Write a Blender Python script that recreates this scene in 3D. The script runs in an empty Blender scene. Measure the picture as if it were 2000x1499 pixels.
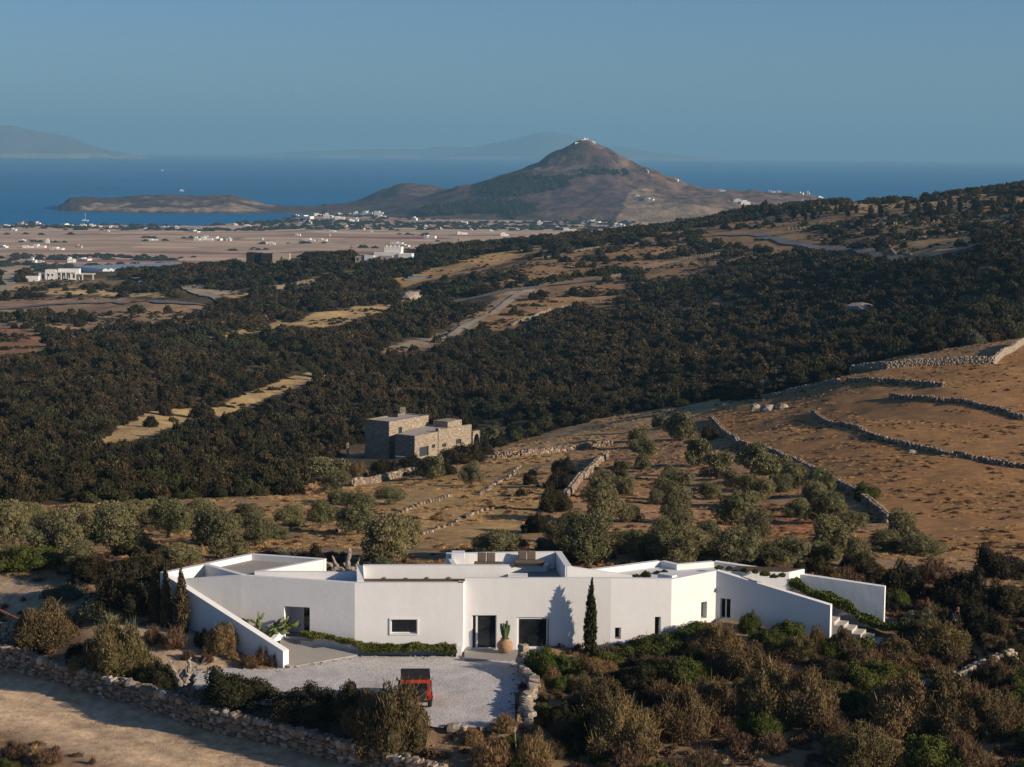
import bpy, bmesh, math, random
import numpy as np
from mathutils import Vector, Matrix, noise as mnoise

random.seed(7); RNG = np.random.default_rng(11)
scene = bpy.context.scene
COL = scene.collection

# ------------------------------------------------------------------ camera
FPX = 4100.0; PITCH = math.radians(6.5); ROLL = math.atan(0.0096)
CAM = np.array([0.0, 0.0, 29.0])
_R0 = np.array([1.0, 0, 0]); _U0 = np.array([0, math.sin(PITCH), math.cos(PITCH)]); FWD = np.array([0, math.cos(PITCH), -math.sin(PITCH)])
RGT = math.cos(ROLL) * _R0 + math.sin(ROLL) * _U0; UPV = -math.sin(ROLL) * _R0 + math.cos(ROLL) * _U0
cd = bpy.data.cameras.new('camera'); cam = bpy.data.objects.new('camera', cd); COL.objects.link(cam)
cd.sensor_width = 36.0; cd.lens = 36.0 * FPX / 2000.0; cd.clip_start = 0.5; cd.clip_end = 200000.0
cam.matrix_world = Matrix(((RGT[0], UPV[0], -FWD[0], CAM[0]), (RGT[1], UPV[1], -FWD[1], CAM[1]), (RGT[2], UPV[2], -FWD[2], CAM[2]), (0, 0, 0, 1)))
scene.camera = cam

# ------------------------------------------------------------------ light
SUN_AZ = math.radians(68.5)      # to the right of the view's reverse direction
SUN_EL = math.radians(18.0)
SUND = Vector((math.sin(SUN_AZ) * math.cos(SUN_EL), -math.cos(SUN_AZ) * math.cos(SUN_EL), math.sin(SUN_EL)))
world = bpy.data.worlds.new('World'); scene.world = world; world.use_nodes = True
wn = world.node_tree; wn.nodes.clear()
sky = wn.nodes.new('ShaderNodeTexSky'); sky.sky_type = 'NISHITA'; sky.sun_disc = False
sky.sun_elevation = SUN_EL; sky.sun_rotation = math.atan2(SUND.x, SUND.y)
sky.altitude = 100; sky.air_density = 0.7; sky.dust_density = 0.5; sky.ozone_density = 5.5
bg = wn.nodes.new('ShaderNodeBackground'); bg.inputs['Strength'].default_value = 0.072
wo = wn.nodes.new('ShaderNodeOutputWorld')
wn.links.new(sky.outputs[0], bg.inputs['Color']); wn.links.new(bg.outputs[0], wo.inputs['Surface'])
sl = bpy.data.lights.new('sun', 'SUN'); so = bpy.data.objects.new('sun', sl); COL.objects.link(so)
sl.energy = 5.0; sl.angle = math.radians(0.5); sl.color = (1.0, 0.84, 0.66)
so.rotation_euler = SUND.to_track_quat('Z', 'Y').to_euler(); so.location = (40, 60, 60)
scene.view_settings.view_transform = 'Standard'; scene.view_settings.look = 'None'
scene.view_settings.gamma = 1.0; scene.view_settings.use_curve_mapping = False
scene.view_settings.exposure = 0.28
scene.render.engine = 'CYCLES'
cy = scene.cycles
cy.max_bounces = 6; cy.diffuse_bounces = 2; cy.glossy_bounces = 2; cy.transmission_bounces = 3; cy.transparent_max_bounces = 8; cy.volume_bounces = 0
cy.use_denoising = True; cy.sample_clamp_indirect = 6.0
cy.volume_step_rate = 10.0; cy.volume_max_steps = 64

SEA_Z = -121.0; RE = 7.4e6

# ------------------------------------------------------------------ pixel <-> place helpers
def ray(px, py):
    return FWD + RGT * ((px - 1000.0) / FPX) - UPV * ((py - 749.5) / FPX)
def PY(px, py, Y):
    d = ray(px, py); return CAM + d * (Y / d[1])
def PZ(px, py, Z):
    d = ray(px, py); return CAM + d * ((Z - CAM[2]) / d[2])
def proj(X, Y, Z):
    X = np.asarray(X, float); Y = np.asarray(Y, float); Z = np.asarray(Z, float) - CAM[2]
    dz = X * FWD[0] + Y * FWD[1] + Z * FWD[2]
    return 1000 + FPX * (X * RGT[0] + Y * RGT[1] + Z * RGT[2]) / dz, 749.5 - FPX * (X * UPV[0] + Y * UPV[1] + Z * UPV[2]) / dz
def inpoly(x, y, poly):
    x = np.asarray(x); y = np.asarray(y); c = np.zeros(x.shape, bool); n = len(poly); j = n - 1
    for i in range(n):
        xi, yi = poly[i]; xj, yj = poly[j]
        if yi != yj:
            c ^= ((yi > y) != (yj > y)) & (x < (xj - xi) * (y - yi) / (yj - yi) + xi)
        j = i
    return c

# value noise
_perm = np.random.default_rng(5).permutation(512); _perm = np.concatenate([_perm, _perm, _perm]); _val = np.random.default_rng(6).random(512)
def vnoise(x, y):
    x = np.asarray(x, float); y = np.asarray(y, float)
    xi = np.floor(x).astype(int); yi = np.floor(y).astype(int); fx = x - xi; fy = y - yi
    fx = fx * fx * (3 - 2 * fx); fy = fy * fy * (3 - 2 * fy)
    def h(a, b): return _val[_perm[(_perm[a & 511] + b) & 511]]
    return (h(xi, yi) * (1 - fx) + h(xi + 1, yi) * fx) * (1 - fy) + (h(xi, yi + 1) * (1 - fx) + h(xi + 1, yi + 1) * fx) * fy
def fbm(x, y, o=4):
    s = 0; a = 0.5; t = 0
    for i in range(o):
        s = s + a * vnoise(x * 2 ** i + 17.3 * i, y * 2 ** i + 9.1 * i); t += a; a *= 0.5
    return s / t

# ------------------------------------------------------------------ materials
MATS = {}
def new_mat(name):
    m = bpy.data.materials.new(name); m.use_nodes = True; n = m.node_tree; n.nodes.clear()
    out = n.nodes.new('ShaderNodeOutputMaterial'); b = n.nodes.new('ShaderNodeBsdfPrincipled')
    n.links.new(b.outputs[0], out.inputs['Surface'])
    b.inputs['Specular IOR Level'].default_value = 0.25
    MATS[name] = m
    return m, n, b
def nd(n, t, **kw):
    x = n.nodes.new(t)
    for k, v in kw.items():
        if k in x.inputs: x.inputs[k].default_value = v
        else: setattr(x, k, v)
    return x
def ramp(n, src, stops):
    r = n.nodes.new('ShaderNodeValToRGB'); e = r.color_ramp.elements
    e[0].position, e[0].color = stops[0][0], (*stops[0][1], 1)
    e[1].position, e[1].color = stops[-1][0], (*stops[-1][1], 1)
    for p, c in stops[1:-1]:
        k = e.new(p); k.color = (*c, 1)
    n.links.new(src, r.inputs[0]); return r.outputs[0]
def mix(n, fac, a, b, mode='MIX'):
    m = n.nodes.new('ShaderNodeMix'); m.data_type = 'RGBA'; m.blend_type = mode
    for sock, v in ((m.inputs[0], fac), (m.inputs[6], a), (m.inputs[7], b)):
        if hasattr(v, 'is_linked'): n.links.new(v, sock)
        elif isinstance(v, (int, float)): sock.default_value = v
        else: sock.default_value = (*v, 1)
    return m.outputs[2]
def noise_node(n, scale, detail=4, vec=None, rough=0.6):
    t = nd(n, 'ShaderNodeTexNoise', Scale=scale, Detail=detail, Roughness=rough)
    if vec is not None: n.links.new(vec, t.inputs['Vector'])
    return t.outputs['Fac']
def wpos(n):
    return n.nodes.new('ShaderNodeNewGeometry').outputs['Position']
def opos(n):
    return n.nodes.new('ShaderNodeTexCoord').outputs['Object']
def bump(n, b, h, strength=0.3, dist=0.05):
    k = nd(n, 'ShaderNodeBump', Strength=strength, Distance=dist); n.links.new(h, k.inputs['Height']); n.links.new(k.outputs[0], b.inputs['Normal'])
def simple_mat(name, col, rough=0.7, var=0.15, scale=3.0, metallic=0.0, spec=0.25, bmp=0.0, bscale=20.0, bdist=0.02):
    """flat colour with a little noise wear"""
    m, n, b = new_mat(name); p = opos(n)
    f = noise_node(n, scale, 5, p)
    c = ramp(n, f, [(0.25, tuple(x * (1 - var) for x in col)), (0.75, tuple(min(1, x * (1 + var)) for x in col))])
    n.links.new(c, b.inputs['Base Color']); b.inputs['Roughness'].default_value = rough; b.inputs['Metallic'].default_value = metallic
    b.inputs['Specular IOR Level'].default_value = spec
    if bmp: bump(n, b, noise_node(n, bscale, 4, p), bmp, bdist)
    return m

# ------------------------------------------------------------------ object helpers
def mesh_obj(name, verts, faces, mat=None, parent=None, smooth=False, edges=()):
    me = bpy.data.meshes.new(name); me.from_pydata([tuple(v) for v in verts], list(edges), [tuple(f) for f in faces]); me.update()
    if mat is not None:
        for m in (mat if isinstance(mat, (list, tuple)) else [mat]): me.materials.append(MATS[m] if isinstance(m, str) else m)
    if smooth: me.polygons.foreach_set('use_smooth', [True] * len(me.polygons))
    o = bpy.data.objects.new(name, me); COL.objects.link(o)
    if parent is not None: o.parent = parent
    return o
def np_mesh(name, V, quads=None, tris=None, mat=None, smooth=False, cols=None):
    """fast mesh from numpy arrays"""
    me = bpy.data.meshes.new(name); nv = len(V)
    me.vertices.add(nv); me.vertices.foreach_set('co', np.asarray(V, np.float32).ravel())
    nq = 0 if quads is None else len(quads); nt = 0 if tris is None else len(tris)
    loops = np.concatenate(([] if quads is None else [np.asarray(quads, np.int32).ravel()]) + ([] if tris is None else [np.asarray(tris, np.int32).ravel()]))
    me.loops.add(len(loops)); me.loops.foreach_set('vertex_index', loops)
    me.polygons.add(nq + nt)
    st = np.concatenate([np.arange(nq) * 4, nq * 4 + np.arange(nt) * 3]).astype(np.int32)
    me.polygons.foreach_set('loop_start', st)
    if smooth: me.polygons.foreach_set('use_smooth', np.ones(nq + nt, bool))
    me.update(calc_edges=True); me.validate()
    if cols is not None:
        a = me.color_attributes.new('tint', 'FLOAT_COLOR', 'POINT')
        a.data.foreach_set('color', np.concatenate([np.asarray(cols, np.float32), np.ones((nv, 1), np.float32)], 1).ravel())
    if mat is not None: me.materials.append(MATS[mat] if isinstance(mat, str) else mat)
    return me
def link_mesh(name, me, parent=None, loc=(0, 0, 0), rz=0.0, sc=None):
    o = bpy.data.objects.new(name, me); COL.objects.link(o); o.location = loc; o.rotation_euler = (0, 0, rz)
    if sc is not None: o.scale = sc if hasattr(sc, '__len__') else (sc, sc, sc)
    if parent is not None: o.parent = parent
    return o
def tag(o, label=None, cat=None, group=None, kind=None):
    if label: o['label'] = label
    if cat: o['category'] = cat
    if group: o['group'] = group
    if kind: o['kind'] = kind
    return o
def empty(name, loc=(0, 0, 0), rz=0.0):
    o = bpy.data.objects.new(name, None); COL.objects.link(o); o.location = loc; o.rotation_euler = (0, 0, rz); o.empty_display_size = 0.3
    return o
def copy_tree(o, parent=None):
    c = o.copy(); COL.objects.link(c); c.parent = parent
    for ch in list(o.children): copy_tree(ch, c)
    return c
_U = ['', 'first', 'second', 'third', 'fourth', 'fifth', 'sixth', 'seventh', 'eighth', 'ninth', 'tenth', 'eleventh', 'twelfth', 'thirteenth', 'fourteenth', 'fifteenth', 'sixteenth', 'seventeenth', 'eighteenth', 'nineteenth']
_TN = ['', '', 'twenty', 'thirty', 'forty', 'fifty', 'sixty', 'seventy', 'eighty']; _TT = ['', '', 'twentieth', 'thirtieth', 'fortieth', 'fiftieth', 'sixtieth', 'seventieth', 'eightieth']
def nth(i): return _U[i] if i < 20 else (_TT[i // 10] if i % 10 == 0 else _TN[i // 10] + '-' + _U[i % 10])
def struct(o, label=None):
    o['kind'] = 'structure'
    if label: o['label'] = label
    return o
def grid_quads(nr, nc):
    i = np.arange(nr - 1)[:, None] * nc + np.arange(nc - 1)[None, :]
    return np.stack([i, i + 1, i + 1 + nc, i + nc], -1).reshape(-1, 4)
class MB:
    """collects boxes / prisms / tubes into one mesh"""
    def __init__(s): s.v = []; s.f = []; s.mi = []
    def add(s, vs, fs, mi=0):
        b = len(s.v); s.v += [tuple(map(float, v)) for v in vs]; s.f += [tuple(i + b for i in f) for f in fs]; s.mi += [mi] * len(fs); return s
    def box(s, x0, x1, y0, y1, z0, z1, mi=0):
        return s.add([(x0, y0, z0), (x1, y0, z0), (x1, y1, z0), (x0, y1, z0), (x0, y0, z1), (x1, y0, z1), (x1, y1, z1), (x0, y1, z1)],
                     [(0, 3, 2, 1), (4, 5, 6, 7), (0, 1, 5, 4), (1, 2, 6, 5), (2, 3, 7, 6), (3, 0, 4, 7)], mi)
    def prism(s, poly, zb, zt, mi=0):
        """vertical prism over a plan polygon (ccw); zb, zt number or list per corner"""
        n = len(poly); zb = zb if hasattr(zb, '__len__') else [zb] * n; zt = zt if hasattr(zt, '__len__') else [zt] * n
        a = sum(poly[i][0] * poly[(i + 1) % n][1] - poly[(i + 1) % n][0] * poly[i][1] for i in range(n))
        if a < 0: poly = poly[::-1]; zb = zb[::-1]; zt = zt[::-1]
        vs = [(p[0], p[1], z) for p, z in zip(poly, zb)] + [(p[0], p[1], z) for p, z in zip(poly, zt)]
        fs = [tuple(range(n))[::-1], tuple(range(n, 2 * n))] + [(i, (i + 1) % n, n + (i + 1) % n, n + i) for i in range(n)]
        return s.add(vs, fs, mi)
    def tube(s, pts, rad, seg=8, mi=0, cap=True):
        pts = [Vector(p) for p in pts]; rad = rad if hasattr(rad, '__len__') else [rad] * len(pts); rings = []
        b = len(s.v)
        for i, p in enumerate(pts):
            d = (pts[min(i + 1, len(pts) - 1)] - pts[max(i - 1, 0)])
            d = d.normalized() if d.length > 1e-9 else Vector((0, 0, 1))
            a = d.orthogonal().normalized() if i == 0 else (pa - d * pa.dot(d)).normalized()
            pa = a; c = d.cross(a)
            for k in range(seg):
                t = 2 * math.pi * k / seg; q = p + (a * math.cos(t) + c * math.sin(t)) * rad[i]; s.v.append(tuple(q))
        for i in range(len(pts) - 1):
            for k in range(seg):
                k2 = (k + 1) % seg
                s.f.append((b + i * seg + k, b + i * seg + k2, b + (i + 1) * seg + k2, b + (i + 1) * seg + k)); s.mi.append(mi)
        if cap:
            s.f.append(tuple(b + k for k in range(seg))[::-1]); s.mi.append(mi)
            s.f.append(tuple(b + (len(pts) - 1) * seg + k for k in range(seg))); s.mi.append(mi)
        return s
    def lathe(s, prof, seg=24, c=(0, 0, 0), mi=0):
        b = len(s.v)
        for r, z in prof:
            for k in range(seg):
                t = 2 * math.pi * k / seg; s.v.append((c[0] + r * math.cos(t), c[1] + r * math.sin(t), c[2] + z))
        for i in range(len(prof) - 1):
            for k in range(seg):
                k2 = (k + 1) % seg; s.f.append((b + i * seg + k, b + i * seg + k2, b + (i + 1) * seg + k2, b + (i + 1) * seg + k)); s.mi.append(mi)
        return s
    def build(s, name, mat, parent=None, smooth=False, bevel=0.0):
        me = bpy.data.meshes.new(name); me.from_pydata(s.v, [], s.f); me.update()
        for m in (mat if isinstance(mat, (list, tuple)) else [mat]): me.materials.append(MATS[m])
        if len(set(s.mi)) > 1: me.polygons.foreach_set('material_index', s.mi)
        if bevel:
            bm = bmesh.new(); bm.from_mesh(me); bmesh.ops.remove_doubles(bm, verts=bm.verts, dist=1e-4)
            bmesh.ops.bevel(bm, geom=list(bm.edges), offset=bevel, segments=2, affect='EDGES', profile=0.5); bm.to_mesh(me); bm.free()
        if smooth: me.polygons.foreach_set('use_smooth', [True] * len(me.polygons))
        o = bpy.data.objects.new(name, me); COL.objects.link(o)
        if parent is not None: o.parent = parent
        return o
# ------------------------------------------------------------------ terrain heights
# foot of the road wall (near face), from its picture line
WBP = [(-150, 1268, -0.85), (0, 1307, -1.1), (96, 1337, -1.2), (192, 1364, -1.28), (270, 1388, -1.35), (345, 1415, -1.42), (420, 1439, -1.5), (510, 1460, -1.58), (600, 1481, -1.66), (700, 1507, -1.75), (800, 1533, -1.85), (880, 1552, -1.95)]
WB = [PZ(*a) for a in WBP]
def _cp():
    pts = []
    def y(px, py, Y): pts.append(tuple(PY(px, py, Y)))
    def w(X, Y, Z): pts.append((X, Y, Z))
    # near: court, road, garden
    for X, Y in ((0, 106), (-6, 108.5), (-12, 112), (-6, 113), (0, 112), (-12, 115), (-16, 114)): w(X, Y, -0.09)
    for k_, (a, e) in enumerate(zip(WB[:-1], WB[1:])):
        q = (a + e) / 2; w(q[0] - 0.3, q[1] - 0.6, q[2]); w(q[0] - 3.0, q[1] - 4.7, q[2] - 0.25); w(q[0] - 6.0, q[1] - 9.0, q[2] - 0.9); w(q[0] + 1.1, q[1] + 1.7, q[2] + 0.75)
    w(-20.5, 118.2, 1.25); w(-16.1, 116.3, 0.58); w(-14, 115.3, 0.02); w(-24.5, 117.4, 0.5); w(-28, 122, 1.2); w(-33, 128, 2.3); w(-21, 126, 2.6); w(-40, 124, 1.6)
    w(2, 104, -0.9); w(4, 108, -0.6); w(4, 114, -0.1); w(9, 116, 0.5); w(13, 119.0, 0.95); w(18.5, 118.0, 0.55); w(21, 117.6, 0.4); w(23, 119.0, 0.45); w(12, 112, 0.1)
    w(16, 106, -0.7); w(10, 104, -1.2); w(6, 98, -1.9); w(20, 99, -1.7); w(28, 106, -0.5); w(30, 114, 0.1); w(22, 112, 0.0); w(27, 120, 0.55); w(24.5, 122, 0.9); w(26, 126, 0.9); w(34, 124, 1.0); w(6, 84, -3.4); w(22, 84, -3.0)
    # behind the house
    w(3, 117.3, -0.12); w(5.8, 117.8, -0.05); w(7.6, 118.3, 0.25); w(9.4, 118.6, 0.6); w(11.5, 119.8, 1.0); w(14, 119.6, 0.9); w(16.5, 118.7, 0.68); w(3, 111, -0.3); w(6, 113, -0.05)
    w(-12, 128, 2.9); w(-2, 128, 3.1); w(8, 128, 3.0); w(15, 127, 2.6); w(22, 128, 1.6)
    y(60, 1090, 150); y(250, 1062, 156); y(450, 1075, 152); y(560, 1050, 165); y(760, 1075, 146); y(1000, 1075, 146); y(1250, 1070, 150); y(1550, 1085, 148); y(1800, 1100, 148); y(1950, 1120, 146)
    y(700, 1000, 186); y(850, 1010, 180); y(560, 985, 190); y(300, 1000, 185); y(50, 1000, 185); y(1100, 1000, 188); y(1400, 1000, 195); y(1600, 1010, 188); y(1900, 1000, 190)
    y(900, 950, 228); y(640, 950, 250); y(1150, 940, 232); y(1350, 930, 240); y(1500, 920, 240); y(1700, 920, 224); y(1950, 900, 232)
    y(950, 900, 290); y(770, 905, 345); y(900, 895, 345); y(1000, 868, 335); y(1200, 890, 275); y(1325, 862, 310); y(1700, 840, 270); y(1950, 820, 280)
    y(1400, 815, 330); y(1500, 790, 340); y(1700, 750, 335); y(1950, 730, 335); y(1990, 690, 365); y(1650, 735, 350)
    y(1200, 815, 390); y(1400, 775, 410)
    # scrub slopes
    y(100, 930, 245); y(400, 930, 255); y(550, 930, 275); y(100, 850, 340); y(400, 850, 350); y(600, 850, 390); y(100, 760, 460); y(400, 760, 480); y(700, 770, 480)
    y(100, 690, 580); y(300, 660, 650); y(600, 680, 620); y(900, 790, 460); y(1150, 770, 480); y(900, 700, 570); y(1200, 700, 570); y(1500, 720, 470); y(1800, 680, 450); y(2000, 650, 420)
    y(60, 620, 780); y(300, 600, 800); y(600, 600, 780); y(900, 600, 760); y(1200, 600, 740); y(1500, 620, 620); y(1800, 590, 560); y(2000, 560, 540)
    y(60, 560, 1010); y(150, 535, 1080); y(330, 541, 1040); y(600, 530, 980); y(800, 545, 900); y(1000, 530, 900); y(1250, 520, 900); y(1500, 520, 830); y(1700, 515, 720); y(1850, 490, 680); y(2000, 460, 680)
    y(300, 530, 1150); y(420, 524, 1090); y(510, 512, 1060); y(700, 508, 1020); y(880, 500, 1020); y(1050, 482, 1050); y(1200, 458, 1120); y(1350, 445, 1130); y(1500, 440, 1080); y(1700, 440, 980); y(1900, 440, 880); y(1990, 432, 860)
    y(1450, 412, 1230); y(1600, 402, 1230); y(1750, 392, 1230); y(1900, 378, 1230); y(2000, 366, 1230); y(2200, 345, 1230); y(1400, 430, 1220)
    # beyond the crest the land falls to the plain
    for X, Z in ((-600, -72), (-350, -72), (-150, -70), (50, -62), (200, -45), (330, -20), (600, 5)): w(X, 1480, Z)
    y(-250, 560, 1010); y(-250, 690, 580); y(-250, 850, 340); y(-250, 1000, 185); w(-60, 130, 2.5); w(-60, 108, -1.5)
    y(2350, 430, 800); y(2350, 560, 520); y(2350, 700, 360); y(2350, 900, 232); w(50, 140, 1.5); w(45, 118, 0.8); w(45, 100, -1.0); w(70, 128, 1.5)
    w(450, 700, 12); w(-450, 700, -45)
    return np.array(pts)
CP = _cp()
def _uw(X, Y): return np.stack([6.0 * X / Y, 4.5 * np.log(Y)], -1)
def _tps_fit(CP):
    q = _uw(CP[:, 0], CP[:, 1]); n = len(q)
    d = np.linalg.norm(q[:, None] - q[None], axis=-1); K = np.where(d > 0, d * d * np.log(np.maximum(d, 1e-9)), 0)
    K += np.eye(n) * 6e-3
    Pm = np.concatenate([np.ones((n, 1)), q], 1); A = np.zeros((n + 3, n + 3)); A[:n, :n] = K; A[:n, n:] = Pm; A[n:, :n] = Pm.T
    return q, np.linalg.solve(A, np.concatenate([CP[:, 2], np.zeros(3)]))
TQ, TW = _tps_fit(CP)
HOUSE_PLAN = [(-19.2, 119.6), (-15.4, 119.4), (-8.8, 118.5), (-2.6, 118.5), (-2.4, 118.8), (5.8, 118.9), (9.2, 119.7), (12.1, 121.2), (12.2, 123.2), (9.2, 123.4), (3.5, 124.2), (-3.5, 124.2), (-3.5, 121.5), (-11, 121.5), (-11.4, 122.8), (-15.9, 124.2)]
COURT = [tuple(PZ(x, y, 0.0)[:2]) for x, y in ((900, 1281), (1012, 1284), (1012, 1300), (1024, 1322), (1012, 1352), (1008, 1386), (1005, 1421), (860, 1421), (700, 1408), (560, 1385), (450, 1368), (375, 1345), (378, 1312), (440, 1304), (500, 1307), (553, 1304), (567, 1303), (698, 1281), (800, 1282))]
APRON = [(-3.2, 119.0), (2.0, 119.0), (2.2, 115.5), (1.4, 112), (-3, 114), (-9, 118.9), (-14.5, 119.5), (-13.2, 117.0), (-9, 113), (-3.2, 114)]
ROADC = [(q[0] - 1.75, q[1] - 2.75) for q in WB] + [(14, 84), (24, 75)]   # dirt road centre line
def dist_line(X, Y, L):
    best = np.full(np.shape(X), 1e9)
    for (x0, y0), (x1, y1) in zip(L[:-1], L[1:]):
        dx, dy = x1 - x0, y1 - y0; t = np.clip(((X - x0) * dx + (Y - y0) * dy) / (dx * dx + dy * dy), 0, 1)
        best = np.minimum(best, np.hypot(X - x0 - t * dx, Y - y0 - t * dy))
    return best
def sstep(a, b, x):
    t = np.clip((x - a) / (b - a), 0, 1); return t * t * (3 - 2 * t)
def Zat(X, Y, rough=True):
    X = np.atleast_1d(np.asarray(X, float)); Y = np.atleast_1d(np.asarray(Y, float)); sh = X.shape
    X = X.ravel(); Y = Y.ravel(); out = np.empty(len(X))
    for i in range(0, len(X), 40000):
        x = X[i:i + 40000]; y = Y[i:i + 40000]; q = _uw(x, y)
        d2 = (q[:, None, 0] - TQ[None, :, 0]) ** 2 + (q[:, None, 1] - TQ[None, :, 1]) ** 2
        K = 0.5 * d2 * np.log(np.maximum(d2, 1e-16))
        out[i:i + 40000] = K @ TW[:len(TQ)] + TW[-3] + q @ TW[-2:]
    if rough:
        far = sstep(140, 500, Y)
        out = out + (fbm(X / 35, Y / 35) - 0.5) * (4.5 * far) + (fbm(X / 6, Y / 6, 3) - 0.5) * (0.5 * sstep(125, 200, Y) + 0.12) + (fbm(X / 1.3 + 5, Y / 1.3, 2) - 0.5) * 0.10
        near = Y < 135
        if near.any():
            x = X[near]; y = Y[near]; z = out[near]
            ih = inpoly(x, y, HOUSE_PLAN); z[ih] = -0.8
            ic = inpoly(x, y, COURT) | inpoly(x, y, APRON) | inpoly(x, y, [(-14, 119.4), (-13, 116.6), (-8, 115.5), (2, 115.5), (2, 119), (-2.7, 118.9), (-8.8, 118.9)]); z[ic] = -0.14
            dr = dist_line(x, y, ROADC); k = 1 - sstep(2.2, 3.2, dr); z -= 0.05 * k
            out[near] = z
    return out.reshape(sh)
def z1(x, y): return float(Zat(x, y)[0])
_ymarch = np.concatenate([np.arange(92, 160, 0.25), 160 * np.exp(np.arange(0, math.log(1450 / 160), 0.0025))])
def G(px, py, y0=0.0):
    """where the ray through a picture point meets the ground"""
    d = ray(px, py); t = _ymarch / d[1]; zr = CAM[2] + d[2] * t; xr = d[0] * t
    m = (zr < Zat(xr, _ymarch)) & (_ymarch > y0); i = int(np.argmax(m)) if m.any() else len(t) - 1
    return np.array([xr[i], _ymarch[i], float(Zat(xr[i], _ymarch[i])[0])])

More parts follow.
